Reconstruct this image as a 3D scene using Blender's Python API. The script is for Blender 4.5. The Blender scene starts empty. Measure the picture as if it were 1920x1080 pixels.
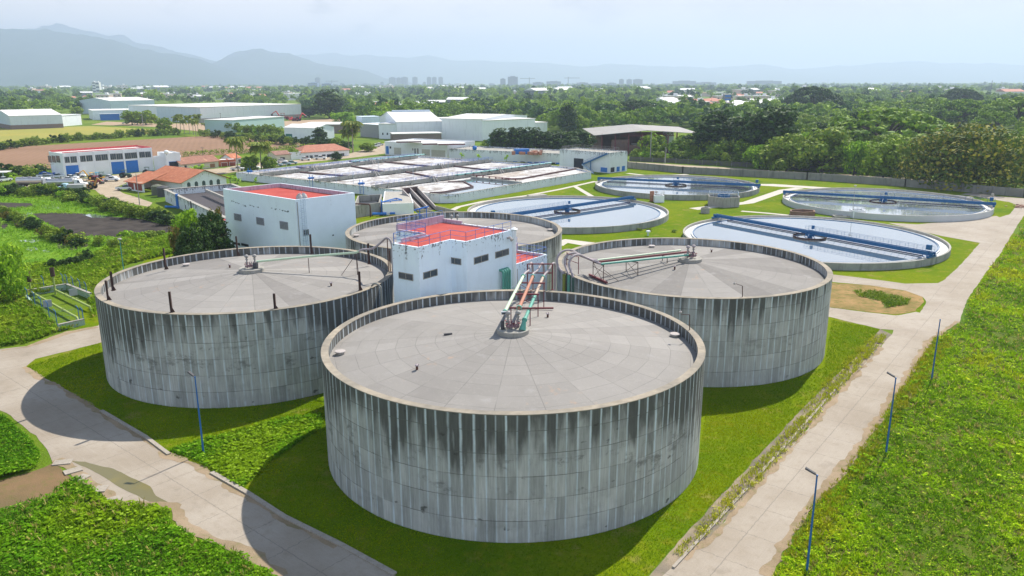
import bpy, math, random
import numpy as np
from mathutils import Vector
PI = math.pi
R_ = math.radians
rnd = random.Random(7)
SC = bpy.context.scene
COL = SC.collection

# ------------------------------------------------------------------ camera model (recovered from the photograph)
F = 1458.96; PITCH = R_(14.8163); ROLL = R_(-0.1571); HC = 31.91
def ray(x, y):
    u = (x-960)/F; w = -(y-540)/F
    c, s = math.cos(ROLL), math.sin(ROLL); u, w = c*u-s*w, s*u+c*w
    cp, sp = math.cos(PITCH), math.sin(PITCH)
    return u, cp+w*sp, -sp+w*cp
def G(x, y, z=0.0):
    """survey: world position of the point seen at photo pixel (x,y) when it lies at height z"""
    d = ray(x, y); t = (z-HC)/d[2]
    return np.array([d[0]*t, d[1]*t])
def proj(X, Y, Z):
    Z = Z-HC; cp, sp = math.cos(PITCH), math.sin(PITCH)
    dep = Y*cp-Z*sp; u = X/dep; w = (Y*sp+Z*cp)/dep
    c, s = math.cos(-ROLL), math.sin(-ROLL); u, w = c*u-s*w, s*u+c*w
    return 960+F*u, 540-F*w
def inpoly(x, y, P):
    r = False; j = len(P)-1
    for i in range(len(P)):
        xi, yi = P[i]; xj, yj = P[j]
        if (yi > y) != (yj > y) and x < (xj-xi)*(y-yi)/(yj-yi)+xi: r = not r
        j = i
    return r

# ------------------------------------------------------------------ node helpers
class X:
    def __init__(s, nt, sock): s.nt = nt; s.k = sock
    def _m(s, op, *a, clamp=False):
        n = s.nt.nodes.new('ShaderNodeMath'); n.operation = op; n.use_clamp = clamp
        for i, v in enumerate((s,)+a):
            if isinstance(v, X): s.nt.links.new(v.k, n.inputs[i])
            else: n.inputs[i].default_value = v
        return X(s.nt, n.outputs[0])
    def __add__(s, o): return s._m('ADD', o)
    def __sub__(s, o): return s._m('SUBTRACT', o)
    def __mul__(s, o): return s._m('MULTIPLY', o)
    def __truediv__(s, o): return s._m('DIVIDE', o)
    def fract(s): return s._m('FRACT')
    def floor(s): return s._m('FLOOR')
    def lt(s, o): return s._m('LESS_THAN', o)
    def gt(s, o): return s._m('GREATER_THAN', o)
    def sin(s): return s._m('SINE')
    def cos(s): return s._m('COSINE')
    def abs(s): return s._m('ABSOLUTE')
    def pow(s, o): return s._m('POWER', o)
    def max(s, o): return s._m('MAXIMUM', o)
    def min(s, o): return s._m('MINIMUM', o)
    def c01(s): return s._m('ADD', 0.0, clamp=True)
    def ramp(s, a, b):
        n = s.nt.nodes.new('ShaderNodeMapRange'); n.interpolation_type = 'SMOOTHSTEP'
        s.nt.links.new(s.k, n.inputs[0]); n.inputs[1].default_value = a; n.inputs[2].default_value = b
        return X(s.nt, n.outputs[0])
class MT:
    def __init__(s, name, rough=.85, spec=.3):
        s.m = bpy.data.materials.new(name); s.m.use_nodes = True; s.nt = s.m.node_tree
        s.b = s.nt.nodes['Principled BSDF']; s.out = s.nt.nodes['Material Output']
        s.b.inputs['Roughness'].default_value = rough
        s.b.inputs['Specular IOR Level'].default_value = spec
        tc = s.nt.nodes.new('ShaderNodeTexCoord'); s.tc = tc
        s.obj = tc.outputs['Object']; s.uv = tc.outputs['UV']
        g = s.nt.nodes.new('ShaderNodeNewGeometry'); s.pos = g.outputs['Position']; s.isl = X(s.nt, g.outputs['Random Per Island'])
        oi = s.nt.nodes.new('ShaderNodeObjectInfo'); s.ornd = X(s.nt, oi.outputs['Random'])
    def noise(s, scale, detail=3, co=None, rough=.55, dist=0, off=(0, 0, 0)):
        """scale: number or 3-tuple"""
        mp = s.nt.nodes.new('ShaderNodeMapping'); s.nt.links.new(co or s.obj, mp.inputs[0])
        sc = scale if isinstance(scale, tuple) else (scale,)*3
        mp.inputs['Scale'].default_value = sc; mp.inputs['Location'].default_value = off
        n = s.nt.nodes.new('ShaderNodeTexNoise'); n.inputs['Scale'].default_value = 1
        n.inputs['Detail'].default_value = detail; n.inputs['Roughness'].default_value = rough; n.inputs['Distortion'].default_value = dist
        s.nt.links.new(mp.outputs[0], n.inputs['Vector'])
        return X(s.nt, n.outputs['Fac'])
    def voro(s, scale, co=None, feature='F1'):
        mp = s.nt.nodes.new('ShaderNodeMapping'); s.nt.links.new(co or s.obj, mp.inputs[0])
        mp.inputs['Scale'].default_value = scale if isinstance(scale, tuple) else (scale,)*3
        n = s.nt.nodes.new('ShaderNodeTexVoronoi'); n.feature = feature; n.inputs['Scale'].default_value = 1
        s.nt.links.new(mp.outputs[0], n.inputs['Vector'])
        return X(s.nt, n.outputs['Distance'])
    def white(s, a, b=0.0):
        c = s.nt.nodes.new('ShaderNodeCombineXYZ')
        for i, v in enumerate((a, b)):
            if isinstance(v, X): s.nt.links.new(v.k, c.inputs[i])
            else: c.inputs[i].default_value = v
        n = s.nt.nodes.new('ShaderNodeTexWhiteNoise'); n.noise_dimensions = '2D'; s.nt.links.new(c.outputs[0], n.inputs['Vector'])
        return X(s.nt, n.outputs['Value'])
    def sep(s, co):
        n = s.nt.nodes.new('ShaderNodeSeparateXYZ'); s.nt.links.new(co, n.inputs[0])
        return [X(s.nt, n.outputs[i]) for i in range(3)]
    def attr(s, name):
        n = s.nt.nodes.new('ShaderNodeAttribute'); n.attribute_name = name
        return n
    def mix(s, f, a, b, mode='MIX'):
        n = s.nt.nodes.new('ShaderNodeMix'); n.data_type = 'RGBA'; n.blend_type = mode; n.clamp_factor = True
        if isinstance(f, X): s.nt.links.new(f.k, n.inputs[0])
        else: n.inputs[0].default_value = f
        for i, v in ((6, a), (7, b)):
            if isinstance(v, tuple): n.inputs[i].default_value = (*v[:3], 1)
            else: s.nt.links.new(v, n.inputs[i])
        return n.outputs[2]
    def scale(s, col, f):
        """multiply a colour by a factor node"""
        n = s.nt.nodes.new('ShaderNodeVectorMath'); n.operation = 'SCALE'
        if isinstance(col, tuple): n.inputs[0].default_value = col[:3]
        else: s.nt.links.new(col, n.inputs[0])
        if isinstance(f, X): s.nt.links.new(f.k, n.inputs['Scale'])
        else: n.inputs['Scale'].default_value = f
        return n.outputs[0]
    def col(s, c):
        if isinstance(c, tuple): s.b.inputs['Base Color'].default_value = (*c[:3], 1)
        else: s.nt.links.new(c, s.b.inputs['Base Color'])
        return s
    def bump(s, h, strength=.4, dist=.05):
        n = s.nt.nodes.new('ShaderNodeBump'); n.inputs['Strength'].default_value = strength; n.inputs['Distance'].default_value = dist
        s.nt.links.new(h.k, n.inputs['Height']); s.nt.links.new(n.outputs[0], s.b.inputs['Normal']); return s
    def rough(s, x):
        s.nt.links.new(x.k, s.b.inputs['Roughness'])
    def translucent(s, c, f=.3):
        t = s.nt.nodes.new('ShaderNodeBsdfTranslucent'); mx = s.nt.nodes.new('ShaderNodeMixShader'); mx.inputs[0].default_value = f
        if isinstance(c, tuple): t.inputs[0].default_value = (*c[:3], 1)
        else: s.nt.links.new(c, t.inputs[0])
        s.nt.links.new(s.b.outputs[0], mx.inputs[1]); s.nt.links.new(t.outputs[0], mx.inputs[2])
        s.nt.links.new(mx.outputs[0], s.out.inputs['Surface'])

MC = {}
def paint(name, c, rough=.6, var=.18, dirt=None, dirt_amt=.45, scale=1.5, metal=0, spec=.35):
    """simple weathered surface: tone variation plus vertical dirt runs and a fine bump"""
    if name in MC: return MC[name]
    t = MT(name, rough, spec)
    n1 = t.noise(scale, 4); n2 = t.noise((scale*3, scale*3, scale*.5), 4, off=(3, 1, 7))
    base = t.scale(c, n1*(2*var)+(1-var))
    if dirt: base = t.mix(n2.ramp(.5, .78)*dirt_amt, base, dirt)
    t.col(base); t.b.inputs['Metallic'].default_value = metal
    t.bump(t.noise(scale*12, 3), .15, .02)
    MC[name] = t.m
    return t.m

# ------------------------------------------------------------------ mesh builder
class MB:
    def __init__(s): s.v = []; s.f = []; s.mi = []; s.uv = {}; s.cur = 0
    def mat(s, i): s.cur = i; return s
    def add(s, vs, fs, uvs=None):
        o = len(s.v); s.v += [tuple(map(float, v)) for v in vs]
        for k, f in enumerate(fs):
            if uvs: s.uv[len(s.f)] = uvs[k]
            s.f.append(tuple(i+o for i in f)); s.mi.append(s.cur)
        return s
    def box(s, cx, cy, z0, sx, sy, h, rot=0.0):
        c, n = math.cos(rot), math.sin(rot)
        vs = []
        for z in (z0, z0+h):
            for a, b in ((-1, -1), (1, -1), (1, 1), (-1, 1)):
                x, y = a*sx/2, b*sy/2; vs.append((cx+c*x-n*y, cy+n*x+c*y, z))
        return s.add(vs, [(3, 2, 1, 0), (4, 5, 6, 7), (0, 1, 5, 4), (1, 2, 6, 5), (2, 3, 7, 6), (3, 0, 4, 7)])
    def prism(s, P, z0, z1):
        n = len(P)
        a = sum(P[i][0]*P[(i+1) % n][1]-P[(i+1) % n][0]*P[i][1] for i in range(n))
        if a < 0: P = P[::-1]
        vs = [(p[0], p[1], z0) for p in P]+[(p[0], p[1], z1) for p in P]
        return s.add(vs, [tuple(range(n))[::-1], tuple(range(n, 2*n))]+[(i, (i+1) % n, n+(i+1) % n, n+i) for i in range(n)])
    def slab(s, p0, p1, w, z0, z1):
        """upright wall from p0 to p1"""
        d = np.array(p1[:2], float)-np.array(p0[:2], float); L = np.hypot(*d); d /= L; q = np.array([-d[1], d[0]])*w/2
        a, b = np.array(p0[:2]), np.array(p1[:2])
        return s.prism([a-q, b-q, b+q, a+q], z0, z1)
    def beam(s, p0, p1, w, h=None):
        """box-section bar between two 3D points"""
        h = h or w
        p0 = Vector(p0); p1 = Vector(p1); d = (p1-p0).normalized()
        up = Vector((0, 0, 1)) if abs(d.z) < .98 else Vector((1, 0, 0))
        a = d.cross(up).normalized(); b = a.cross(d).normalized()
        vs = []
        for p in (p0, p1):
            for i, j in ((-1, -1), (1, -1), (1, 1), (-1, 1)): vs.append(p+a*i*w/2+b*j*h/2)
        return s.add(vs, [(3, 2, 1, 0), (4, 5, 6, 7), (0, 1, 5, 4), (1, 2, 6, 5), (2, 3, 7, 6), (3, 0, 4, 7)])
    def tube(s, pts, r, n=8, cap=True):
        pts = [Vector(p) for p in pts]; rs = r if isinstance(r, (list, tuple)) else [r]*len(pts)
        vs = []; ref = None
        for i, p in enumerate(pts):
            d = (pts[min(i+1, len(pts)-1)]-pts[max(i-1, 0)]).normalized()
            if ref is None: ref = Vector((0, 0, 1)) if abs(d.z) < .9 else Vector((1, 0, 0))
            a = d.cross(ref).normalized(); b = d.cross(a).normalized(); ref = a.cross(d)
            for k in range(n):
                t = 2*PI*k/n; vs.append(p+(a*math.cos(t)+b*math.sin(t))*rs[i])
        fs = []
        for i in range(len(pts)-1):
            for k in range(n): fs.append((i*n+k, i*n+(k+1) % n, (i+1)*n+(k+1) % n, (i+1)*n+k))
        if cap: fs += [tuple(range(n))[::-1], tuple((len(pts)-1)*n+k for k in range(n))]
        return s.add(vs, fs)
    def lathe(s, cx, cy, prof, n=32, a0=0, a1=2*PI, capb=False, capt=False):
        full = abs(a1-a0-2*PI) < 1e-6; m = n if full else n+1
        vs = []
        for r, z in prof:
            for k in range(m):
                t = a0+(a1-a0)*k/n; vs.append((cx+r*math.cos(t), cy+r*math.sin(t), z))
        fs = []
        for i in range(len(prof)-1):
            for k in range(n): k2 = (k+1) % m if full else k+1; fs.append((i*m+k, i*m+k2, (i+1)*m+k2, (i+1)*m+k))
        if capb: fs.append(tuple(range(m))[::-1])
        if capt: fs.append(tuple((len(prof)-1)*m+k for k in range(m)))
        return s.add(vs, fs)
    def ball(s, c, rx, ry, rz, n=8, m=6):
        prof = []
        vs = []
        for i in range(m+1):
            a = -PI/2+PI*i/m
            for k in range(n):
                t = 2*PI*k/n; vs.append((c[0]+rx*math.cos(a)*math.cos(t), c[1]+ry*math.cos(a)*math.sin(t), c[2]+rz*math.sin(a)))
        fs = [(i*n+k, i*n+(k+1) % n, (i+1)*n+(k+1) % n, (i+1)*n+k) for i in range(m) for k in range(n)]
        return s.add(vs, fs)
    def build(s, name, mats, parent=None, smooth=False, rel=True):
        me = bpy.data.meshes.new(name)
        off = Vector((0, 0, 0))
        if parent is not None and rel: off = wpos(parent)
        me.from_pydata([tuple(Vector(v)-off) for v in s.v] if off.length else s.v, [], s.f)
        mats = mats if isinstance(mats, (list, tuple)) else [mats]
        for m in mats: me.materials.append(m)
        if len(mats) > 1: me.polygons.foreach_set('material_index', s.mi)
        if s.uv:
            u = me.uv_layers.new(name='UVMap')
            for fi, uvs in s.uv.items():
                for li, q in zip(me.polygons[fi].loop_indices, uvs): u.data[li].uv = q
        if smooth:
            me.polygons.foreach_set('use_smooth', [True]*len(me.polygons))
            me.update()
            try: me.set_sharp_from_angle(angle=R_(35))
            except Exception: pass
        me.update()
        o = bpy.data.objects.new(name, me); COL.objects.link(o)
        if parent is not None: o.parent = parent
        return o
def wpos(o):
    p = Vector(o.location)
    while o.parent is not None:
        o = o.parent; p = p+Vector(o.location)
    return p
def thing(name, loc, label, cat, group=None):
    o = bpy.data.objects.new(name, None); COL.objects.link(o); o.empty_display_size = .5
    o.location = (float(loc[0]), float(loc[1]), float(loc[2]) if len(loc) > 2 else 0.0)
    return tag(o, label, cat, group)
def tag(o, label, cat, group=None):
    o['label'] = label; o['category'] = cat
    if group: o['group'] = group
    return o
def setup(o, kind='structure', label=None):
    o['kind'] = kind
    if label: o['label'] = label
    return o
def children_of(o): return [c for c in COL.objects if c.parent == o]
def dup(root, kids, loc, rotz=0.0, scale=None, label=None, group=None):
    """copy a thing, given its kids as [(child, [grandchildren])]"""
    r = root.copy(); COL.objects.link(r); r.location = loc; r.rotation_euler = (0, 0, rotz)
    if scale is not None: r.scale = scale if isinstance(scale, tuple) else (scale,)*3
    if label: r['label'] = label
    if group: r['group'] = group
    for ch, gs in kids:
        c = ch.copy(); COL.objects.link(c); c.parent = r
        for g in gs:
            d = g.copy(); COL.objects.link(d); d.parent = c
    return r
def arc(c, r, a0, a1, n, z=0):
    return [(c[0]+r*math.cos(a0+(a1-a0)*i/n), c[1]+r*math.sin(a0+(a1-a0)*i/n), z) for i in range(n+1)]
# ------------------------------------------------------------------ numpy value noise
_rng = np.random.default_rng(11)
_LT = _rng.random((256, 256))
def vnoise(x, y):
    x = np.asarray(x, float); y = np.asarray(y, float)
    xi = np.floor(x).astype(int); yi = np.floor(y).astype(int); fx = x-xi; fy = y-yi
    fx = fx*fx*(3-2*fx); fy = fy*fy*(3-2*fy)
    a = _LT[xi % 256, yi % 256]; b = _LT[(xi+1) % 256, yi % 256]; c = _LT[xi % 256, (yi+1) % 256]; d = _LT[(xi+1) % 256, (yi+1) % 256]
    return (a*(1-fx)+b*fx)*(1-fy)+(c*(1-fx)+d*fx)*fy
def fbm(x, y, o=4):
    s = 0; a = .5; x = np.asarray(x, float); y = np.asarray(y, float)
    for i in range(o): s = s+a*vnoise(x+17*i, y+31*i); x = x*2.03; y = y*2.03; a *= .5
    return s

# ------------------------------------------------------------------ ground materials
def m_lawn():
    t = MT('lawn_grass', .9, .02)
    n1 = t.noise(.06, 4); n2 = t.noise(.7, 4, off=(5, 2, 0)); n3 = t.noise(9, 3)
    c = t.mix(n1.ramp(.32, .66), (.080, .152, .003), (.142, .192, .003))
    c = t.mix((n2.ramp(.50, .74))*.65, c, (.21, .20, .015))
    c = t.mix((t.noise(.30, 6, off=(9, 9, 0), rough=.68).ramp(.55, .70))*.6, c, (.27, .21, .07))
    c = t.scale(c, n3*.8+.6); c = t.scale(c, t.noise(2.6, 4, off=(1, 8, 0), rough=.7)*.75+.62)
    t.col(c); t.bump(t.noise(14, 4), .9, .06)
    return t.m
def m_ground():
    t = MT('weedy_ground', .95, .1)
    n1 = t.noise(.035, 5); n2 = t.noise(.5, 4); n3 = t.noise(5, 3)
    c = t.mix(n1.ramp(.35, .65), (.075, .145, .008), (.135, .195, .012))
    c = t.mix(n2.ramp(.55, .8)*.5, c, (.16, .14, .05))
    c = t.scale(c, n3*.7+.65)
    t.col(c); t.bump(n3, .8, .15)
    return t.m
def m_road():
    t = MT('road_concrete', .85, .25)
    n1 = t.noise(.12, 5); n2 = t.noise(1.2, 5, off=(4, 4, 0)); n3 = t.noise(12, 3)
    c = t.mix(n1.ramp(.3, .7), (.285, .238, .185), (.365, .318, .262))
    c = t.mix(n2.ramp(.48, .72)*.35, c, (.25, .205, .15)); c = t.mix(t.noise(.45, 6, off=(9, 2, 0), rough=.65).ramp(.56, .70)*.45, c, (.21, .175, .135)); c = t.mix(t.noise((.5, 9, 1), 2, co=t.uv).ramp(.4, .7)*.10, c, (.22, .2, .17))
    # slab joints follow the road's UV (metres along / across)
    u, v, _ = t.sep(t.uv)
    w = (t.noise(2.5, 2)-.5)*.10
    ju = ((u/4.0+w).fract()-.5).abs().gt(.4925); jv = ((v+w*2)).abs().lt(.035)
    c = t.mix((ju.max(jv))*.55, c, (.16, .14, .12))
    tr = t.noise((.25, 3.5, 1), 4, co=t.uv)   # tyre-polished lanes
    c = t.mix(tr.ramp(.5, .8)*.35, c, (.38, .335, .285))
    c = t.scale(c, n3*.35+.825)
    t.col(c); t.bump(n3, .2, .02)
    return t.m
def m_dirt(name='dirt', a=(.30, .20, .10), b=(.20, .15, .07), green=0.5):
    t = MT(name, .95, .1)
    n1 = t.noise(.3, 5); n2 = t.noise(1.1, 5, off=(7, 1, 0)); n3 = t.noise(10, 3)
    c = t.mix(n1.ramp(.35, .65), a, b)
    c = t.mix(n2.ramp(.5, .66)*green, c, (.09, .13, .02))
    t.col(t.scale(c, n3*.5+.75)); t.bump(n3, .5, .05)
    return t.m
def m_field(name, a, b, rows, ang):
    t = MT(name, .95, .1)
    x, y, _ = t.sep(t.pos)
    s = (x*math.cos(ang)+y*math.sin(ang))*rows
    n1 = t.noise(.02, 4); n2 = t.noise(.4, 4)
    w = (s+n2*1.5).sin()*.5+.5
    c = t.mix(n1.ramp(.3, .7), a, b)
    t.col(t.scale(c, w*.07+n2*.35+.78)); t.bump(w+n2, .3, .1)
    return t.m
def m_water(name, base, rough=.04, patch=None, wav=.03, gl=.5):
    t = MT(name, rough, .9 if gl > .2 else .12); t.b.inputs['IOR'].default_value = 1.45
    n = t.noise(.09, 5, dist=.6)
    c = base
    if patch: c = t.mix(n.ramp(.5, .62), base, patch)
    t.col(c); t.bump(t.noise(1.3, 4), wav, .05)
    g = t.nt.nodes.new('ShaderNodeBsdfGlossy'); g.inputs['Color'].default_value = (.86, .92, .96, 1); g.inputs['Roughness'].default_value = rough
    t.nt.links.new(t.b.inputs['Normal'].links[0].from_socket, g.inputs['Normal'])
    mx = t.nt.nodes.new('ShaderNodeMixShader'); mx.inputs[0].default_value = gl
    t.nt.links.new(t.b.outputs[0], mx.inputs[1]); t.nt.links.new(g.outputs[0], mx.inputs[2]); t.nt.links.new(mx.outputs[0], t.out.inputs['Surface'])
    return t.m
LAWN = m_lawn(); GROUND = m_ground(); ROAD = m_road(); DIRT = m_dirt()
SAND = m_dirt('dusty_yard', (.42, .34, .25), (.34, .28, .20), .08)
VERGE = m_dirt('verge', (.30, .24, .17), (.16, .14, .11), .35)
KERB = paint('kerb_concrete', (.34, .30, .25), .9, .25, (.12, .10, .07), .6)
PATHC = paint('path_concrete', (.48, .44, .38), .9, .15)

def W(P, z=0): return [tuple(G(x, y, z)) for x, y in P]
def ext(a, b, d):
    a = np.array(a); b = np.array(b); u = (b-a)/np.hypot(*(b-a)); return tuple(b+u*d)
def ragged(P, step=1.2, amp=.18, seed=0):
    out = []; n = len(P)
    for i in range(n):
        a = np.array(P[i]); b = np.array(P[(i+1) % n]); L = np.hypot(*(b-a)); k = max(1, min(60, int(L/step)))
        d = (b-a)/max(L, 1e-6); q = np.array([-d[1], d[0]])
        for j in range(k):
            p = a+(b-a)*j/k
            out.append(tuple(p+q*amp*2*(float(fbm(p[0]*.9+seed, p[1]*.9+seed, 3))-.45)))
    return out
def sheet(name, P, z, mat, kind='structure', uvdir=None):
    me = bpy.data.meshes.new(name)
    me.from_pydata([(x, y, z) for x, y in P], [], [tuple(range(len(P)))])
    me.materials.append(mat)
    if me.polygons[0].normal.z < 0: me.flip_normals()
    if uvdir:   # (origin, angle): metres along and across a road
        (ox, oy), a = uvdir; u = me.uv_layers.new(name='UVMap')
        for l in me.loops:
            v = me.vertices[l.vertex_index].co; dx, dy = v.x-ox, v.y-oy
            u.data[l.index].uv = (dx*math.cos(a)+dy*math.sin(a), -dx*math.sin(a)+dy*math.cos(a))
    me.update()
    o = bpy.data.objects.new(name, me); COL.objects.link(o); o['kind'] = kind
    return o

# ------------------------------------------------------------------ ground to the horizon
def make_ground():
    xs = [-24000, -9000, -3500, -1500, -600, -250, -100, 0, 100, 250, 600, 1500, 3500, 9000, 24000]
    ys = [-3000, -800, -200, 0, 60, 120, 250, 500, 900, 1800, 3500, 8000, 15000, 30000]
    vs = [(x, y, 0) for y in ys for x in xs]; n = len(xs)
    fs = [(j*n+i, j*n+i+1, (j+1)*n+i+1, (j+1)*n+i) for j in range(len(ys)-1) for i in range(n-1)]
    MB().add(vs, fs).build('ground', GROUND)['kind'] = 'structure'
make_ground()

# kerb line of the left road (runs from the left bend down to the bottom of the frame)
KL = [(50, 687), (77, 707), (107, 720), (190, 771), (273, 820), (317, 853), (363, 867), (397, 887), (467, 927), (533, 970), (640, 1023), (740, 1078)]
KLw = W(KL); KLw.append(ext(KLw[-3], KLw[-1], 8))
# verge of the right road (lawn edge)
VRl = [(1215, 1080), (1280, 1006), (1340, 943), (1400, 878), (1470, 803), (1550, 720), (1610, 664), (1650, 617)]
VRlw = W(VRl)
VRlw.insert(0, ext(VRlw[2], VRlw[0], 7))
# road edge proper (left side) and right side
RRl = [(1245, 1080), (1280, 1048), (1333, 1007), (1400, 932), (1480, 842), (1587, 720), (1650, 652), (1672, 627)]
RRr = [(1880, 470), (1847, 513), (1813, 563), (1800, 603), (1747, 640), (1697, 720), (1673, 753), (1613, 843), (1563, 907), (1513, 960), (1462, 1047), (1440, 1082)]
RRlw = W(RRl); RRrw = W(RRr)
RRlw.insert(0, ext(RRlw[3], RRlw[0], 26)); RRrw.append(ext(RRrw[-4], RRrw[-1], 26))
ang_R = math.atan2(RRlw[6][1]-RRlw[2][1], RRlw[6][0]-RRlw[2][0])

# lawns of the works: one sheet for the whole fenced site
site = KLw[::-1] + W([(67, 673), (133, 657), (187, 643)]) + [(-62, 104), (-66, 130), (-72, 160), (-78, 205), (-60, 330), (30, 330)] + \
    W([(1176, 315), (1280, 325), (1513, 337), (1697, 350), (1920, 370)]) + [(190, 175)] + [(110, 175), (105, 140)] + VRlw[::-1]
sheet('lawn', ragged(site, 1.0, .3), .012, LAWN)

# right road: trunk, side branches round the dry island, junction apron by the clarifiers
RRfar = [(1800, 497), (1773, 523), (1750, 533)]
road_right = RRlw + W([(1680, 612), (1722, 590), (1737, 567), (1733, 553), (1752, 534), (1773, 523), (1800, 497), (1840, 453), (1827, 448), (1845, 430), (1860, 412), (1893, 402), (1907, 385), (1893, 379), (1867, 375), (1827, 368),
     (1800, 364), (1827, 361), (1880, 369), (1990, 377)]) + W([(1990, 400), (1920, 404), (1897, 440)]) + RRrw
sheet('road', ragged(road_right, 1.0, .22, 5), .020, ROAD, uvdir=(tuple((np.array(G(1400, 1000)))), ang_R))
br1 = W([(1500, 568), (1560, 577), (1613, 584), (1680, 592), (1717, 585), (1740, 590), (1722, 622), (1650, 617), (1557, 595), (1500, 585)])
br2 = W([(1500, 507), (1563, 515), (1630, 523), (1697, 532), (1760, 531), (1790, 560), (1740, 570), (1730, 557), (1697, 545), (1630, 535), (1560, 529), (1500, 520)])
sheet('road', ragged(br1, 1, .2, 9), .028, ROAD, uvdir=(tuple(G(1600, 600)), 2.4))
sheet('road', ragged(br2, 1, .2, 3), .028, ROAD, uvdir=(tuple(G(1600, 530)), 2.5))
apron = W([(1665, 418), (1720, 421), (1800, 413), (1868, 405), (1885, 412), (1880, 440), (1850, 458), (1767, 443), (1735, 436)])
sheet('pavement', ragged(apron, 1, .15, 1), .036, m_road(), uvdir=(tuple(G(1700, 420)), .9))
sheet('path', ragged(W([(1408, 345), (1450, 345), (1557, 352), (1700, 363), (1800, 366), (1827, 370), (1800, 374), (1690, 366), (1530, 354), (1425, 348)]), 1.5, .2), .026, PATHC)
isl = W([(1545, 530), (1630, 535), (1697, 545), (1730, 557), (1733, 567), (1717, 583), (1680, 590), (1613, 583), (1545, 575)])
sheet('dry_ground', ragged(isl, .8, .25, 2), .034, m_dirt('dry_soil', (.33, .21, .09), (.20, .15, .05), .6))
# verge strip between lawn and right road, with a broken kerb
sheet('verge', ragged(VRlw+RRlw[::-1], .8, .2, 4), .017, VERGE)

# left road
LRu = [(-260, 705), (-100, 675), (0, 655), (50, 649), (127, 622), (183, 611)]
LRl = [(520, 1082), (467, 1043), (377, 1007), (333, 985), (323, 953), (213, 943), (157, 900), (100, 863), (88, 843), (67, 817), (20, 780), (0, 770), (-60, 752), (-200, 748), (-320, 760)]
LRlw = W(LRl); LRlw.insert(0, ext(LRlw[2], LRlw[0], 14))
road_left = W(LRu)+[(-58, 108), (-52, 112), (-50, 104)]+W([(187, 643), (133, 657), (67, 673)]) + KLw + LRlw
ang_L = math.atan2(KLw[9][1]-KLw[3][1], KLw[9][0]-KLw[3][0])
sheet('road', ragged(road_left, 1, .2, 7), .020, ROAD, uvdir=(tuple(G(420, 960)), ang_L))
# where both roads meet in front of the big tank
jx = [KLw[-1], KLw[-3], tuple(G(700, 1083)), tuple((np.array(KLw[-1])+np.array(VRlw[0]))/2+np.array([0, 1.0])), VRlw[0], RRlw[0], (18, 20), (-10, 20), LRlw[0]]
sheet('road', [KLw[-1], VRlw[0], RRlw[0], RRrw[-1], (4, 14), (-6, 16), LRlw[0]], .024, ROAD, uvdir=((0, 20), .5))
for nm, PP, w in (('kerb', KLw[3:6], .36), ('kerb', KLw[7:-1], .4), ('kerb', W([(1262, 1066), (1333, 990), (1400, 918)]), .22), ('kerb', W([(1420, 895), (1500, 806), (1580, 716)]), .22)):
    m = MB()
    for a, b in zip(PP[:-1], PP[1:]): m.slab(a, b, w, .0, .14)
    m.build(nm, KERB)['kind'] = 'structure'
m = MB()
for i, (x, y) in enumerate([(118, 868), (137, 884), (152, 898), (190, 918), (214, 938)]):
    g = G(x, y); m.box(g[0], g[1], 0, 1.5-.15*i, .9, .12, .2+i*.5)
m.build('kerb', KERB)['kind'] = 'structure'
PUD = m_water('puddle_water', (.16, .14, .06), .15, (.20, .165, .05), .02, .05)
sheet('puddle', ragged(W([(130, 864), (160, 866), (213, 879), (243, 893), (283, 912), (292, 930), (318, 944), (322, 952), (300, 950), (266, 936), (232, 918), (200, 897), (165, 880)]), .5, .15), .026, PUD)
sheet('dry_ground', ragged(W([(-60, 918), (0, 902), (83, 877), (100, 868), (137, 900), (100, 930), (40, 948), (0, 957), (-60, 975)]), .8, .25), .016, m_dirt('brown_soil', (.20, .13, .07), (.15, .11, .055), .35))

def edge_dirt(P, w, z, seed, mat=None):
    L = []; Rr = []; P = [np.array(p) for p in P]
    for i, p in enumerate(P):
        d = P[min(i+1, len(P)-1)]-P[max(i-1, 0)]; d /= np.hypot(*d); q = np.array([-d[1], d[0]])
        L.append(tuple(p+q*w)); Rr.append(tuple(p-q*w))
    o = sheet('road_dirt', ragged(L+Rr[::-1], .45, .55, seed), z, mat or VERGE); return o
BRD = m_dirt('road_edge_dirt', (.33, .25, .17), (.25, .19, .12), .25)
edge_dirt([np.array(p)+np.array([-.2, .1]) for p in RRrw[::-1][1:-3]], .40, .033, 3, BRD)
edge_dirt([np.array(p)+np.array([.25, .1]) for p in LRlw[1:9]], .42, .034, 5, BRD)
edge_dirt([np.array(p)+np.array([-.25, -.1]) for p in KLw[:-2]], .34, .030, 8, BRD)
edge_dirt([np.array(p)+np.array([.15, 0]) for p in RRlw[2:-1]], .25, .031, 11, BRD)
edge_dirt(W([(0, 657), (50, 651), (127, 624), (183, 613)]), .5, .031, 13, BRD)
# garden paths between the clarifiers
def path(P, w, z=.03, mat=None, name='path'):
    P = [np.array(G(*p)) for p in P]; L = []; Rr = []
    for i, p in enumerate(P):
        d = P[min(i+1, len(P)-1)]-P[max(i-1, 0)]; d /= np.hypot(*d); q = np.array([-d[1], d[0]])*w/2
        L.append(tuple(p+q)); Rr.append(tuple(p-q))
    return sheet(name, L+Rr[::-1], z, mat or PATHC)
path([(800, 402), (825, 402), (846, 395), (860, 388), (905, 378), (987, 367), (1050, 355), (1117, 340)], 1.6)
path([(1077, 349), (1109, 368)], 1.6, .034)
path([(846, 395), (856, 402), (872, 404)], 1.4, .034)
path([(1300, 392), (1403, 380), (1470, 357), (1500, 353)], 3.2, .032)
path([(1390, 396), (1440, 400), (1512, 407)], 1.6, .034)
path([(1040, 459), (1062, 452), (1105, 458), (1180, 476)], 4.0, .03)
path([(1176, 325), (1220, 330), (1290, 327)], 2.2, .03)

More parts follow.
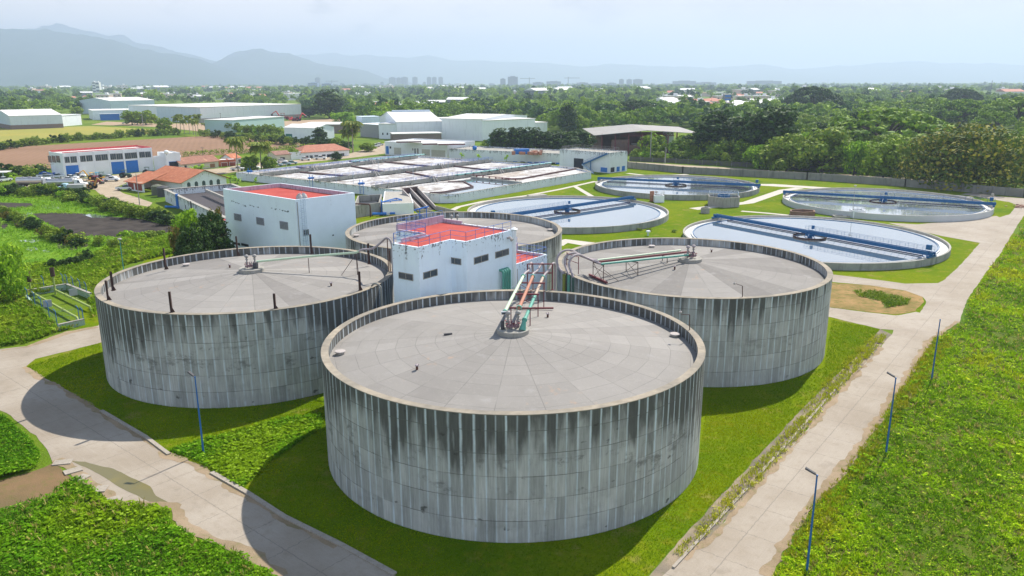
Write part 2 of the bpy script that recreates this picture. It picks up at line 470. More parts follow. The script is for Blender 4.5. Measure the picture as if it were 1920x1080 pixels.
# fields, dirt lots, pond soil, yard
sheet('ploughed_field', W([(-300, 305), (0, 277), (333, 258), (400, 254), (430, 255), (500, 262), (620, 274), (580, 276), (500, 281), (440, 290), (340, 294), (200, 308), (90, 316), (0, 322), (-300, 350)]), .03,
      m_field('ploughed_soil', (.27, .165, .105), (.23, .14, .085), 2.2, .35))
sheet('crop_field', W([(-300, 262), (0, 241), (60, 241), (167, 236), (240, 240), (333, 246), (300, 250), (200, 254), (100, 259), (0, 266), (-300, 290)]), .03,
      m_field('yellow_crop', (.32, .28, .06), (.26, .26, .06), 1.2, .9))
sheet('meadow', W([(0, 196), (0, 203), (60, 205), (158, 203), (160, 199), (60, 194)]), .03, m_field('pale_meadow', (.25, .30, .06), (.20, .25, .06), .6, .9))
sheet('dirt_lot', W([(170, 234), (240, 236), (290, 238), (360, 245), (420, 252), (470, 245), (560, 236), (640, 232), (640, 222), (560, 226), (400, 231), (300, 232), (200, 228)]), .05,
      m_dirt('bare_soil', (.42, .30, .20), (.34, .25, .17), .15))
yard = W([(-150, 362), (0, 352), (60, 347), (98, 345), (122, 336), (150, 334), (290, 321), (345, 321), (420, 315), (470, 306), (560, 300), (640, 292), (700, 276), (722, 268), (728, 275), (722, 288), (660, 296),
          (560, 306), (470, 318), (420, 326), (350, 329), (300, 330), (245, 340), (215, 352), (230, 362), (262, 372), (286, 380), (280, 388), (235, 380), (192, 368), (178, 356), (150, 352), (60, 357), (0, 361), (-150, 374)])
sheet('yard', ragged(yard, 1.5, .3), .03, SAND)
POND = m_dirt('pond_mud', (.040, .034, .030), (.065, .055, .048), 0)
sheet('pond_mud', ragged(W([(60, 401), (110, 398), (160, 401), (215, 407), (262, 410), (290, 417), (322, 424), (345, 431), (330, 443), (300, 448), (233, 446), (185, 443), (133, 441), (77, 413)]), 1, .35), .026, POND)
sheet('pond_mud', ragged(W([(-150, 386), (0, 380), (57, 381), (68, 387), (0, 393), (-150, 402)]), 1, .35), .026, POND)
sheet('pond_mud', ragged(W([(-150, 425), (0, 416), (17, 421), (12, 428), (0, 431), (-150, 445)]), 1, .35), .026, POND)
BOG = MT('bog_grass', .9, .1); n_ = BOG.noise(.3, 4)
BOG.col(BOG.scale(BOG.mix(n_.ramp(.35, .65), (.085, .20, .010), (.14, .25, .015)), BOG.noise(6, 3)*.6+.7)); BOG.bump(BOG.noise(7, 3), .6, .08); BOG = BOG.m
for i_, P in enumerate(([(20, 408), (60, 414), (75, 424), (50, 428), (25, 420)], [(100, 456), (150, 452), (170, 460), (140, 470), (110, 466)], [(-40, 470), (20, 462), (40, 474), (0, 484), (-50, 484)], [(200, 448), (235, 452), (220, 460), (196, 456)], [(255, 404), (285, 408), (300, 414), (270, 411)])):
    sheet('pond_mud', ragged(W(P), .8, .4, i_), .026, POND)
sheet('bog', ragged(W([(-250, 385), (-20, 372), (60, 372), (150, 383), (230, 398), (320, 414), (360, 428), (350, 445), (290, 455), (230, 452), (200, 470), (140, 492), (20, 500), (-250, 500)]), 1.5, .4), .018, BOG)
PW = m_water('pond_water', (.20, .24, .24), .06, None, .02)
for P in ([(74, 386), (95, 382), (117, 385), (113, 391), (85, 391)], [(155, 403), (172, 400), (204, 406), (195, 409), (172, 408)], [(36, 404), (62, 397), (58, 404), (44, 408)], [(34, 452), (60, 449), (82, 452), (60, 455)], [(46, 466), (66, 463), (72, 468), (56, 472)], [(78, 470), (92, 468), (94, 472), (82, 474)]):
    sheet('pond_water', ragged(W(P), .6, .2), .034, PW)
# ------------------------------------------------------------------ sludge tanks
RT = 16.63; HT = 9.91; TW = .58
def m_tankwall(name, dirt, seed, inside=False):
    t = MT(name, .88, .25)
    u, v, _ = t.sep(t.uv)                      # u: metres round the wall, v: metres up
    lift = v/1.74
    irr = t.noise((.35, 0, 0), 2, co=t.uv, off=(seed*17, 3, 0))
    pan = u*(126/(2*PI*RT))+(irr-.5)*1.5
    strk = t.white((pan+.5).floor()+seed*7, 9.0)
    strl = t.white((pan+.5).floor()+seed*7, lift.floor())
    wob = (t.noise((.8, .8, .8), 3, co=t.uv, off=(seed, 0, 0))-.5)*.10
    cell = t.white(pan.floor()+seed, lift.floor())
    colm = t.white(pan.floor()+seed*3, 5.0)
    base = t.mix(cell, (.30, .305, .29), (.46, .46, .44))
    big = t.noise((.12, .18, 1), 4, co=t.uv, off=(seed*7, 3, 0))
    fine = t.noise((1.1, .35, 1), 5, co=t.uv, off=(seed, 9, 0))
    base = t.mix(big.ramp(.4, .65)*.5, base, (.33, .335, .33))
    # black mould running down from the rim in panel-wide runs
    top = (v/HT)
    run = t.noise((.9, .16, 1), 5, co=t.uv, off=(seed*5, 1, 0))
    ang = t.noise((.055, 0, 0), 3, co=t.uv, off=(seed*13, 2, 0), rough=.6)
    reach = (ang-.5)*2.2+(colm-.5)*.22+(1.02-dirt*.55)
    dens = top-reach+(run-.5)*.8+(fine-.5)*.5
    mould = dens.ramp(.02, .34)
    spot = t.noise((.8, 1.3, 1), 5, co=t.uv, off=(seed*2, 7, 0)).ramp(.64, .73)*dirt
    base = t.mix(mould*.86, base, (.06, .06, .055))
    base = t.mix(spot*.8, base, (.05, .048, .042))
    # pale mortar lines between the boards, broken up lower down
    edge = ((pan+wob).fract()-.5).abs()
    brk = t.noise((.7, .5, 1), 3, co=t.uv, off=(seed*4, 2, 0))
    stripe = edge.ramp(.34, .44)*((brk+top*.12).ramp(.33, .55))
    stripe2 = edge.ramp(.42, .47)*((brk+top*.4).ramp(.35, .62))
    base = t.mix(stripe*(strk*.45+strl*.2+.08), base, (.50, .55, .57))
    base = t.mix(stripe2*(strl*.45+strk*.4+.15).min(1.0), base, (.54, .61, .66))
    # pale lime streaks and lift joints
    lime = t.noise((1.6, .22, 1), 4, co=t.uv, off=(seed*9, 4, 0)).ramp(.62, .78)
    base = t.mix(lime*.35, base, (.58, .62, .64))
    jn = ((lift+wob*.35).fract()-.5).abs().gt(.482)
    base = t.mix(jn*(t.noise((.3, .3, 1), 3, co=t.uv, off=(seed, 1, 0)).ramp(.35, .6)*.6+.1), base, (.12, .12, .11))
    rust = t.noise((.5, .12, 1), 3, co=t.uv, off=(seed*11, 6, 0)).ramp(.74, .82)*top
    base = t.mix(rust*.35, base, (.30, .16, .07))
    vs_ = t.noise((7.0, .35, 1), 4, co=t.uv, off=(seed*3, 8, 0), rough=.7)
    base = t.scale(base, vs_*1.0+.50)
    blot = t.noise((.35, .5, 1), 6, co=t.uv, off=(seed*6, 5, 0), rough=.72).ramp(.52, .66)*((top-.52).abs().lt(.14)*.6+.22)
    base = t.mix(blot*dirt*.8, base, (.10, .10, .092))
    t.col(t.scale(base, fine*.6+.70))
    t.bump((edge.gt(.45)*.6)-(jn*.8)+fine*.5, .5, .03)
    return t.m
def m_tankrim(seed):
    t = MT('tank_rim_concrete', .9, .2)
    n = t.noise(1.5, 5, off=(seed, 0, 0)); n2 = t.noise(.3, 3, off=(seed, 3, 0))
    c = t.mix(n2.ramp(.35, .65), (.25, .225, .185), (.36, .31, .24))
    t.col(t.scale(c, n*.7+.6)); t.bump(n, .3, .02); return t.m
def m_tankroof(name, seed, tone):
    t = MT(name, .85, .25)
    x, y, z = t.sep(t.obj)
    n = t.nt.nodes.new('ShaderNodeMath'); n.operation = 'ARCTAN2'; t.nt.links.new(y.k, n.inputs[0]); t.nt.links.new(x.k, n.inputs[1])
    ang = (X(t.nt, n.outputs[0])+PI)*(24/(2*PI))+seed*.37
    r = (x*x+y*y)._m('SQRT')
    loc = (ang.fract()-.5)*(2*PI/24)
    d = r*loc.cos()
    side = r*((loc.abs()*-1.0+PI/24).sin())
    ring = (d/1.72)
    tone_s = t.white(ang.floor()+seed*13)
    tone_c = t.white(ang.floor()+seed*5, ring.floor())
    base = t.mix(tone_s, ((.226 if seed == 1 else .178)*tone, (.212 if seed == 1 else .166)*tone, (.196 if seed == 1 else .154)*tone), (.256*tone, .241*tone, .223*tone))
    base = t.scale(base, tone_c*.10+.95)
    big = t.noise(.25, 4, off=(seed, 0, 0)); base = t.scale(base, big*.25+.89); pud = t.noise(.55, 5, off=(seed*9, 3, 2), rough=.65); base = t.mix(((pud-.5).abs().lt(.010))*.12, base, (.42, .40, .37)); base = t.mix(pud.ramp(.58, .66)*.10, base, (.17, .16, .15))
    lr = ((ring.fract()-.5).abs().gt(.485))*((r).gt(2.5))
    ls = side.lt(.035)
    vis = t.noise(.35, 3, off=(seed*3, 1, 0)).ramp(.3, .6)
    base = t.mix((lr.max(ls))*(vis*.40+.10), base, (.11, .105, .10))
    rust = t.noise(.9, 5, off=(seed*2, 5, 0)).ramp(.60, .74)*t.noise(.16, 2, off=(seed*8, 2, 0)).ramp(.52, .62)
    base = t.mix(rust*.5, base, (.42, .27, .17))
    pale = t.noise((.5, .5, .5), 5, off=(seed*6, 5, 3)).ramp(.60, .74)
    base = t.mix(pale*.35, base, (.34, .33, .32))
    t.col(t.scale(base, t.noise(14, 2)*.16+.92)); t.bump((lr.max(ls))*-1.0, .25, .01)
    return t.m
RUST = paint('rusty_steel', (.085, .035, .025), .8, .35, (.25, .10, .04), .5, 4)
RUSTP = paint('rusty_post', (.075, .045, .040), .85, .3, (.16, .07, .04), .5, 4)
GREY = paint('grey_steel', (.30, .29, .28), .6, .25, (.14, .11, .09), .5, 4)
DGREY = paint('dark_steel', (.06, .06, .065), .6, .25)
LILAC = paint('grey_hose', (.36, .31, .32), .6, .12, (.2, .16, .14), .3, 4)
PGREEN = paint('pale_green_pipe', (.50, .62, .45), .5, .12, (.35, .30, .2), .3, 4)
TEAL = paint('teal_pipe', (.10, .34, .27), .5, .15, (.28, .22, .15), .5, 3)
ORPIPE = paint('rust_orange_pipe', (.38, .16, .10), .7, .3, (.48, .40, .34), .6, 3)
REDST = paint('red_brown_steel', (.16, .035, .045), .7, .25, (.22, .10, .06), .4, 4)
CONC = paint('weathered_concrete', (.33, .315, .28), .9, .25, (.08, .08, .07), .75, .7)
MANH = paint('manhole_lid', (.42, .38, .36), .8, .2, (.2, .14, .1), .4, 3)

TK = {'T1': ((.08, 65.83), 1, 1.0, 1.05, 'nearest round concrete tank, its whole wall visible down to the grass', 10.8),
      'T2': ((-30.89, 89.82), 2, .95, 1.1, 'left round concrete tank with dark posts standing around its rim', 10.7),
      'T3': ((22.32, 95.08), 3, .45, 1.0, 'cleanest round concrete tank, on the right beside the dry island', 10.6),
      'T4': ((-8.89, 119.18), 4, .5, 1.12, 'rearmost round concrete tank, behind the blue white pump building', 10.5)}
TANK = {}
def make_tank(key):
    (cx, cy), seed, dirt, tone, label, zt = TK[key]
    T = thing('concrete_tank', (cx, cy), label, 'tank', 'round sludge tanks')
    TANK[key] = T
    n = 232; m = MB(); C2 = 2*PI*RT
    vs = []; fs = []; uv = []
    zs = [-.3, 1.74, 3.48, 5.22, 6.96, 8.7, HT]
    for z in zs:
        for k in range(n+1):
            a = 2*PI*k/n; rr = RT + (.015 if k % 2 else 0); vs.append((cx+rr*math.cos(a), cy+rr*math.sin(a), z))
    for i in range(len(zs)-1):
        for k in range(n):
            o = i*(n+1)+k; fs.append((o, o+1, o+n+2, o+n+1))
            u0, u1 = C2*k/n, C2*(k+1)/n; uv.append([(u0, zs[i]), (u1, zs[i]), (u1, zs[i+1]), (u0, zs[i+1])])
    m.add(vs, fs, uv)
    # inner face
    vs = []; fs = []; uv = []; ri = RT-TW
    for z in (8.6, HT):
        for k in range(n+1):
            a = 2*PI*k/n; vs.append((cx+ri*math.cos(a), cy+ri*math.sin(a), z))
    for k in range(n):
        fs.append((k+1, k, k+n+1, k+n+2)); u0, u1 = C2*k/n, C2*(k+1)/n; uv.append([(u1, 8.6), (u0, 8.6), (u0, HT), (u1, HT)])
    m.add(vs, fs, uv)
    m.build('wall', m_tankwall('tank_wall_'+'abcd'[seed-1], dirt, seed), T)
    r = MB(); r.lathe(cx, cy, [(RT+.02, HT-.03), (RT+.04, HT), (RT+.02, HT+.03), (RT-TW-.02, HT+.03), (RT-TW-.03, HT-.02)], 180)
    r.build('rim', m_tankrim(seed), T)
    # faceted shallow cone of pre-cast slabs
    rf = MB(); N = 24; ph = -2*PI/24*seed*.37
    def P(k, r_): a = ph-PI+2*PI*k/N; rr = r_/math.cos(PI/N); return (cx+rr*math.cos(a), cy+rr*math.sin(a), zt-.25-(zt-9.2)*(r_/16.0))
    rings = [.6, 4, 8, 12, 16.25*math.cos(PI/N)]
    for i in range(len(rings)-1):
        for k in range(N): rf.add([P(k, rings[i]), P(k, rings[i+1]), P(k+1, rings[i+1]), P(k+1, rings[i])], [(0, 1, 2, 3)])
    rf.build('roof', m_tankroof('tank_roof_'+'abcd'[seed-1], seed, tone), T)
    hub = MB(); hub.lathe(cx, cy, [(1.45, zt-.5), (1.45, zt-.02), (1.38, zt+.02), (0.01, zt+.03)], 40)
    hub.build('hub_slab', CONC, T)
    return T
for k_ in TK: make_tank(k_)
def on_roof(key, x, y):
    """height of the roof cone at world x,y"""
    (cx, cy), _, _, _, _, zt = TK[key]; r = math.hypot(x-cx, y-cy); return zt-.25-(zt-9.2)*(min(r, 16)/16.0)
def RP(key, px, py):
    """world point on the tank roof seen at the photo pixel"""
    z = 9.8
    for _ in range(12):
        g = G(px, py, z); z = on_roof(key, *g)
    return g[0], g[1], z
# roof hatches (round lids on short necks)
first = None
for key, px, py, lab in (('T1', 638, 664, 'round roof hatch by the left rim of the nearest tank'), ('T1', 1265, 631, 'round roof hatch by the right rim of the nearest tank'),
                         ('T2', 349, 499, 'round roof hatch by the far left rim of the left tank'), ('T3', 1222, 464, 'round roof hatch by the far rim of the right tank'),
                         ('T4', 668, 444, 'round roof hatch by the left rim of the rearmost tank'), ('T4', 1031, 433, 'round roof hatch by the right rim of the rearmost tank')):
    x, y, z = RP(key, px, py)
    if first is None:
        T = thing('roof_hatch', (x, y, z-.05), lab, 'hatch', 'round hatches on the tank roofs')
        a = MB().lathe(x, y, [(.36, z-.05), (.36, z+.22)], 20).build('neck', CONC, T); b = MB().lathe(x, y, [(.01, z+.21), (.47, z+.22), (.47, z+.30), (.40, z+.32), (.01, z+.33)], 24).build('lid', MANH, T)
        first = (T, [(a, []), (b, [])])
    else: dup(first[0], first[1], (x, y, z-.05), rnd.random(), label=lab)
# small vents on the roofs
first = None
for key, px, py, lab in (('T1', 782, 693, 'small rusty vent stub on the front left slope of the nearest tank roof'), ('T1', 1027, 595, 'small rusty vent stub to the right of the hub of the nearest tank'),
                         ('T2', 431, 502, 'small vent stub left of the hub on the left tank'), ('T2', 621, 536, 'small rusty vent stub on the right slope of the left tank roof'),
                         ('T3', 1265, 505, 'small vent stub on the front slope of the right tank roof'), ('T3', 1334, 473, 'small vent stub right of the hub on the right tank roof'),
                         ('T4', 890, 428, 'small vent stub near the hub of the rearmost tank')):
    x, y, z = RP(key, px, py)
    if first is None:
        T = thing('roof_vent', (x, y, z), lab, 'vent', 'small vents on the tank roofs')
        a = MB().lathe(x, y, [(.10, z-.02), (.10, z+.35)], 12).build('stub', RUST, T)
        m = MB(); m.lathe(x, y, [(.01, z+.33), (.17, z+.34), (.17, z+.42), (.01, z+.44)], 12)
        for k in range(3): m.box(x+.14*math.cos(k*2.1), y+.14*math.sin(k*2.1), z+.40, .05, .05, .1)
        b = m.build('flange', LILAC, T); first = (T, [(a, []), (b, [])])
    else: dup(first[0], first[1], (x, y, z), rnd.random()*3, label=lab)
x, y, z = RP('T1', 840, 628)
tag(MB().box(x, y, z+.02, .75, .18, .14, .25).build('steel_offcut', DGREY), 'short dark steel offcut lying on the nearest tank roof', 'offcut')

# dark steel posts on the rim of the left tank
first = None
posts = [(516, 579, 537, 'right of the hub, front'), (322, 586, 543, 'left of the hub, front'), (203, 563, 520, 'second at the far left end'), (206+6, 545, 487, 'tallest, far left end'),
         (311, 505, 455, 'far rim, left, in front of the dark bush'), (446, 480, 436, 'far rim in front of the white block'), (584, 476, 433, 'far rim beside the caged ladder'), (692, 495, 445, 'far rim under the grey hose'), (675, 545, 506, 'right rim near the pump building')]
for px, pb, pt, lab in posts:
    zb = HT if pb > 540 or pb == 563 else 9.4
    g = G(px, pb, zb); h = 2.15 if zb == HT else 2.7
    if first is None:
        T = thing('steel_post', (g[0], g[1], zb), 'rusty post on the left tank rim, '+lab, 'post', 'rusty posts round the left tank')
        m = MB()
        for s in (-1, 1): m.box(g[0]+s*.09, g[1], zb, .02, .22, 1.6)
        m.box(g[0], g[1], zb, .18, .02, 1.6)
        a = m.build('column', RUSTP, T); m = MB(); m.box(g[0], g[1], zb+.0, .34, .34, .03); m.add([(g[0]+.1, g[1]-.01, zb), (g[0]+.35, g[1]-.01, zb), (g[0]+.1, g[1]-.01, zb+.4), (g[0]+.1, g[1]+.01, zb), (g[0]+.35, g[1]+.01, zb), (g[0]+.1, g[1]+.01, zb+.4)], [(0, 1, 2), (5, 4, 3), (0, 3, 4, 1), (1, 4, 5, 2), (2, 5, 3, 0)])
        b = m.build('bracket', RUSTP, T); first = (T, [(a, []), (b, [])])
    else: dup(first[0], first[1], (g[0], g[1], zb), rnd.random(), (1, 1, h/1.6), 'rusty post on the left tank rim, '+lab)

# ------------------------------------------------------------------ valve towers on the hubs
def valve_unit(key, n_domes, rot, label, dome=GREY, body=True):
    (cx, cy), *_r, zt = TK[key]; z = zt+.03
    T = thing('valve_assembly', (cx, cy, z), label, 'valve assembly')
    c, s = math.cos(rot), math.sin(rot)
    def P(a, b, h): return (cx+c*a-s*b, cy+s*a+c*b, z+h)
    for k in range(n_domes):
        a = -.45+.9*k/max(1, n_domes-1)
        m = MB(); m.tube([P(a, 0, 0), P(a, 0, .35), P(a, 0, .9), P(a, 0, 1.25)], .09, 10); m.tube([P(a, 0, .55), P(a, 0, .7)], .17, 12)
        m.tube([P(a, 0, 1.0), P(a, 0, 1.1)], .17, 12)
        r = m.build('riser', GREY, T)
        p = P(a, 0, 1.35); m = MB(); m.lathe(p[0], p[1], [(.12, p[2]-.15), (.2, p[2]-.05), (.26, p[2]+.05), (.20, p[2]+.18), (.08, p[2]+.26), (.01, p[2]+.28)], 16)
        q = P(a+.2, -.15, 1.38); m.tube([p, q], .08, 8)
        m.build('relief_valve', dome, T)
    m = MB()
    for i in range(4):
        a = -.35+.22*i; m.tube([P(a, -.55, .15), P(a, -.55, .5), P(a, -.35, .75), P(a, -.05, .7)], .05, 8)
    m.tube([P(-.6, -.5, .3), P(.5, -.5, .3)], .09, 10); m.tube([P(-.6, .35, .2), P(.6, .35, .2)], .09, 10)
    m.tube([P(-.6, -.5, .3), P(-.6, .35, .2)], .07, 8)
    m.build('manifold', paint('purple_grey_pipe', (.22, .13, .15), .6, .3, (.4, .3, .28), .5, 6), T)
    for a, b in ((-.6, -.5), (0, -.5), (.5, -.5), (-.6, .35), (.6, .35)):
        m = MB(); p = P(a, b, .27); m.lathe(p[0], p[1], [(.01, p[2]+.3), (.13, p[2]+.3), (.13, p[2]+.34), (.01, p[2]+.34)], 12); m.tube([p, (p[0], p[1], p[2]+.3)], .025, 6); m.build('handwheel', REDST, T)
    if body:
        m = MB(); p = P(-.95, -.25, 0); m.lathe(p[0], p[1], [(.17, p[2]), (.17, p[2]+.75), (.01, p[2]+.77)], 16); m.build('actuator', DGREY, T)
    return T
valve_unit('T1', 2, .1, 'crowded valve assembly with grey domes at the hub of the nearest tank')
valve_unit('T3', 2, .5, 'valve assembly with two pale domes at the hub of the right tank', LILAC, False)
T = valve_unit('T2', 2, .2, 'pair of grey valve domes at the hub of the left tank', GREY, False)
cx, cy = TK['T2'][0]; z = TK['T2'][5]
MB().box(cx+.6, cy-.3, z+.03, .5, .5, .7).build('control_box', DGREY, T)
T = valve_unit('T4', 2, .2, 'green legged valve pair near the right edge of the rearmost tank roof', GREY, False)
(cx, cy) = TK['T1'][0]
T = thing('instrument_board', (cx-.75, cy+.6, 10.8), 'small white panel on a stand by the nearest tank hub', 'panel')
MB().tube([(cx-.8, cy+.1, 10.8), (cx-.8, cy+.1, 12.1)], .035, 6).build('stand', DGREY, T)
MB().box(cx-.8, cy+.1, 12.05, .5, .16, .3).build('box', paint('white_box', (.6, .62, .65), .5, .05), T)
MB().box(cx-.8, cy+.0, 12.1, .36, .05, .15).build('window', DGREY, T)
def PY(px, py, Y):
    d = ray(px, py); t = Y/d[1]; return (d[0]*t, Y, HC+d[2]*t)
def ONP(px, py, P0, P1):
    """pixel ray meets the upright plane through P0,P1 -> (metres along from P0, height)"""
    d = ray(px, py); ax, ay = P0[0], P0[1]; ux, uy = P1[0]-ax, P1[1]-ay; L = math.hypot(ux, uy); ux /= L; uy /= L
    det = d[0]*(-uy)-d[1]*(-ux)
    t = (ax*(-uy)-ay*(-ux))/det
    return (d[0]*t-ax)*ux+(d[1]*t-ay)*uy, HC+d[2]*t
# ------------------------------------------------------------------ pipe runs over the tanks
def pipe(name, pts, r, mat, label, cat='pipe', parts=(), group=None):
    T = thing(name, (pts[0][0], pts[0][1], 0), label, cat, group)
    MB().tube(pts, r, 12).build('run', mat, T, smooth=True)
    for nm, f, m in parts: b = MB(); f(b); b.build(nm, m, T)
    return T
def smooth_pts(P, k=4):
    P = [Vector(p) for p in P]; out = []
    for i in range(len(P)-1):
        p0 = P[max(i-1, 0)]; p1 = P[i]; p2 = P[i+1]; p3 = P[min(i+2, len(P)-1)]
        for j in range(k):
            t = j/k; out.append(.5*((2*p1)+(p2-p0)*t+(2*p0-5*p1+4*p2-p3)*t*t+(3*p1-p0-3*p2+p3)*t*t*t))
    return out+[P[-1]]
HOSE = LILAC
def pipes_T1():
    runs = [((946, 586, 66.0), (981, 518, 80.2), PGREEN, [(981, 518, 80.2), (985, 512, 80.9), (991, 507.5, 81.7), (994, 499, 82.4), (995.5, 493, 82.9), (998, 497, 83.3), (999, 515, 83.5), (999, 545, 83.6)], 'pale green pipe, leftmost of the three climbing from the nearest tank hub'),
            ((973, 578, 66.4), (999, 518, 80.4), ORPIPE, [(999, 518, 80.4), (1000, 513, 81.0), (1007, 508, 81.6), (1012, 500, 82.4), (1016, 494, 82.9), (1019, 498, 83.3), (1020, 515, 83.5), (1020, 545, 83.6)], 'rust orange pipe, middle of the three climbing from the nearest tank hub'),
            ((983, 601, 65.4), (1018, 520, 80.6), TEAL, [(1018, 520, 80.6), (1022, 514, 81.2), (1028, 508, 81.8), (1033, 499, 82.5), (1038, 493.5, 83.0), (1041, 499, 83.4), (1041, 520, 83.5), (1040, 545, 83.6)], 'teal pipe, rightmost of the three climbing from the nearest tank hub')]
    for a, b, mt, hose, lab in runs:
        A, B = PY(*a), PY(*b)
        T = thing('pipe', (A[0], A[1], 0), lab, 'pipe', 'pipes over the nearest tank')
        if mt is TEAL:
            Mx = tuple(Vector(A).lerp(Vector(B), .52)); MB().tube([A, Mx], .155, 14).build('run', TEAL, T, smooth=True); MB().tube([Mx, B], .15, 14).build('run', paint('tan_pipe', (.42, .33, .26), .7, .25, (.3, .16, .1), .5, 3), T, smooth=True)
        else: MB().tube([A, B], .155, 14).build('run', mt, T, smooth=True)
        MB().tube(smooth_pts([PY(*p) for p in hose]), .13, 12).build('hose', HOSE, T, smooth=True)
        d = (Vector(B)-Vector(A)).normalized()
        for q in (B, Vector(A)+d*.2): MB().tube([Vector(q)-d*.12, Vector(q)+d*.12], .24, 14).build('flange', TEAL, T)
        if mt is TEAL: MB().tube([A, (A[0]-.15, A[1]-.2, 10.85)], [.16, .3], 12).build('foot', TEAL, T)
    # trestles
    T = thing('pipe_trestle', (1.2, 78, 9.3), 'red brown steel trestle on the nearest tank roof carrying three pipes', 'trestle')
    def foot(px, py): return Vector(RP('T1', px, py))
    m = MB()
    for (tx, ty, Y), (fx, fy) in (((975, 531, 77.5), (975, 572)), ((1020, 531, 77.5), (1021, 573)), ((1009, 553, 72.5), (1009, 580)), ((958, 578, 68.3), (961, 588)), ((994, 578, 68.3), (995, 590))):
        t = Vector(PY(tx, ty, Y)); f = Vector((t.x, t.y, on_roof('T1', t.x, t.y))); MB().beam(t, f, .09).build('leg', REDST, T)
    for (x0, x1, y, Y) in ((974, 1022, 530, 77.5), (966, 1011, 551, 72.5), (955, 997, 577, 68.3)): MB().beam(PY(x0, y, Y), PY(x1, y+1, Y), .14).build('crossbar', REDST, T)
    a = PY(964, 564, 76); z0 = on_roof('T1', a[0], 76)+.15; MB().beam((a[0], 76, z0), (a[0]+4.0, 76, z0), .16).build('sleeper', REDST, T)
    m = MB()
    for (x0, y0, x1, y1, Y) in ((975, 533, 1009, 553, 76.0), (975, 555, 1015, 536, 76.0), (968, 553, 1000, 572, 71), (968, 572, 1000, 556, 71)): MB().beam(PY(x0, y0, Y), PY(x1, y1, Y), .05).build('brace', REDST, T)
    T = thing('portal_stand', (1.9, 82.2, HT), 'dark red portal frame on the far rim of the nearest tank holding the pipe hoses', 'frame')
    a = PY(989, 495, 82.2); b = PY(1036, 495, 82.2)
    for p in (a, b): m = MB(); m.beam(p, (p[0], p[1], HT), .14); m.box(p[0], p[1], HT+.03, .35, .35, .03); m.build('post', REDST, T)
    m = MB(); m.beam(a, b, .12); m.beam((a[0], a[1], a[2]-1.0), (b[0], b[1], b[2]-1.0), .12); m.build('crossbar', REDST, T)
pipes_T1()
def pipes_T3():
    legs = [((1112, 519), (1112, 491)), ((1131, 530), (1132, 498)), ((1174, 508), (1174, 489)), ((1196, 516), (1196, 492)), ((1242, 489), (1242, 480)), ((1251, 493), (1251, 482))]
    base = [Vector(RP('T3', *f)) for f, t in legs]
    tops = [Vector(PY(t[0], t[1], b.y)) for (f, t), b in zip(legs, base)]
    T = thing('pipe_trestle', tuple(base[1]), 'long red steel trestles carrying three pipes across the right tank roof', 'trestle')
    for i in (0, 2, 4):
        m = MB()
        for k in (i, i+1): m.beam(base[k], tops[k], .08)
        m.beam(tops[i], tops[i+1], .10)
        m.build('leg_frame', RUSTP, T)
        if i < 4:
            m = MB(); m.beam(base[i], tops[i+1], .04); m.beam(base[i+1], tops[i], .04)
            if i == 0:
                m.beam(tops[0]-Vector((0, 0, .5)), base[0]+Vector((2.3, -.9, .0)), .05); m.beam(tops[1]-Vector((0, 0, .5)), base[1]+Vector((2.0, .2, 0)), .05)
            m.build('brace', RUSTP, T)
    m = MB(); a = RP('T3', 1105, 518); b = RP('T3', 1138, 533); m.beam((a[0], a[1], a[2]+.2), (b[0], b[1], b[2]+.2), .22); m.build('sleeper', REDST, T)
    Y0 = (tops[0].y+tops[1].y)/2
    hubY = TK['T3'][0][1]
    H = [[(1120, 488, tops[0].y), (1104, 485, 93.6), (1088, 479, 93.0), (1072, 469.5, 92.4), (1056, 470.5, 91.9), (1046, 481, 91.4), (1044.5, 493, 91.0), (1050, 505, 90.4), (1058, 514, 89.6)],
         [(1123, 491, Y0), (1107, 486, 92.8), (1092, 480.5, 92.2), (1078, 474, 91.6), (1066, 477, 91.0), (1059, 488, 90.6), (1061, 501, 90.0), (1067, 516, 89.0)],
         [(1127, 495, tops[1].y), (1112, 489, 91.6), (1097, 482.5, 91.0), (1084, 477.5, 90.4), (1073, 482, 89.8), (1067, 493, 89.4), (1070, 507, 88.8), (1076, 521, 88.2)]]
    ends = [((1276, 469.5, hubY+1.5), PGREEN, 'pale green pipe, rearmost of the three over the right tank'), ((1292, 472, hubY+.6), REDST, 'red brown pipe, middle of the three over the right tank'), ((1300, 477, hubY-.2), TEAL, 'teal pipe, front of the three over the right tank')]
    drop = [paint('olive_pipe', (.22, .24, .05), .6, .2, (.1, .1, .04), .5, 4), TEAL, paint('dark_green_pipe', (.05, .11, .09), .6, .2)]
    for h, (e, mt, lab), dm in zip(H, ends, drop):
        A = PY(*h[0]); B = PY(*e)
        T = thing('pipe', (A[0], A[1], 0), lab, 'pipe', 'pipes over the right tank')
        MB().tube([A, B], .13, 12).build('run', mt, T, smooth=True)
        pts = [PY(*q) for q in h]
        MB().tube(smooth_pts(pts), .14, 12).build('hose', HOSE, T, smooth=True)
        e_ = pts[-1]; MB().tube([e_, (e_[0], e_[1], 0)], .2, 12).build('downpipe', dm, T, smooth=True)
    T = thing('hose_stand', (7, 91, HT), 'thin red frame under the curved hoses on the left rim of the right tank', 'frame')
    m = MB()
    for px, pt, pb, Y in ((1063, 473, 508, 91.0), (1085, 481, 524, 89.5)): p = PY(px, pt, Y); m.beam(p, (p[0], p[1], HT), .09)
    m.build('post', REDST, T); a = PY(1063, 486, 91.0); b = PY(1085, 494, 89.5); a2 = PY(1063, 475, 91.0); b2 = PY(1085, 482, 89.5)
    m = MB(); m.beam(a, b, .06); m.beam(a2, b2, .06); m.build('crossbar', REDST, T)
pipes_T3()
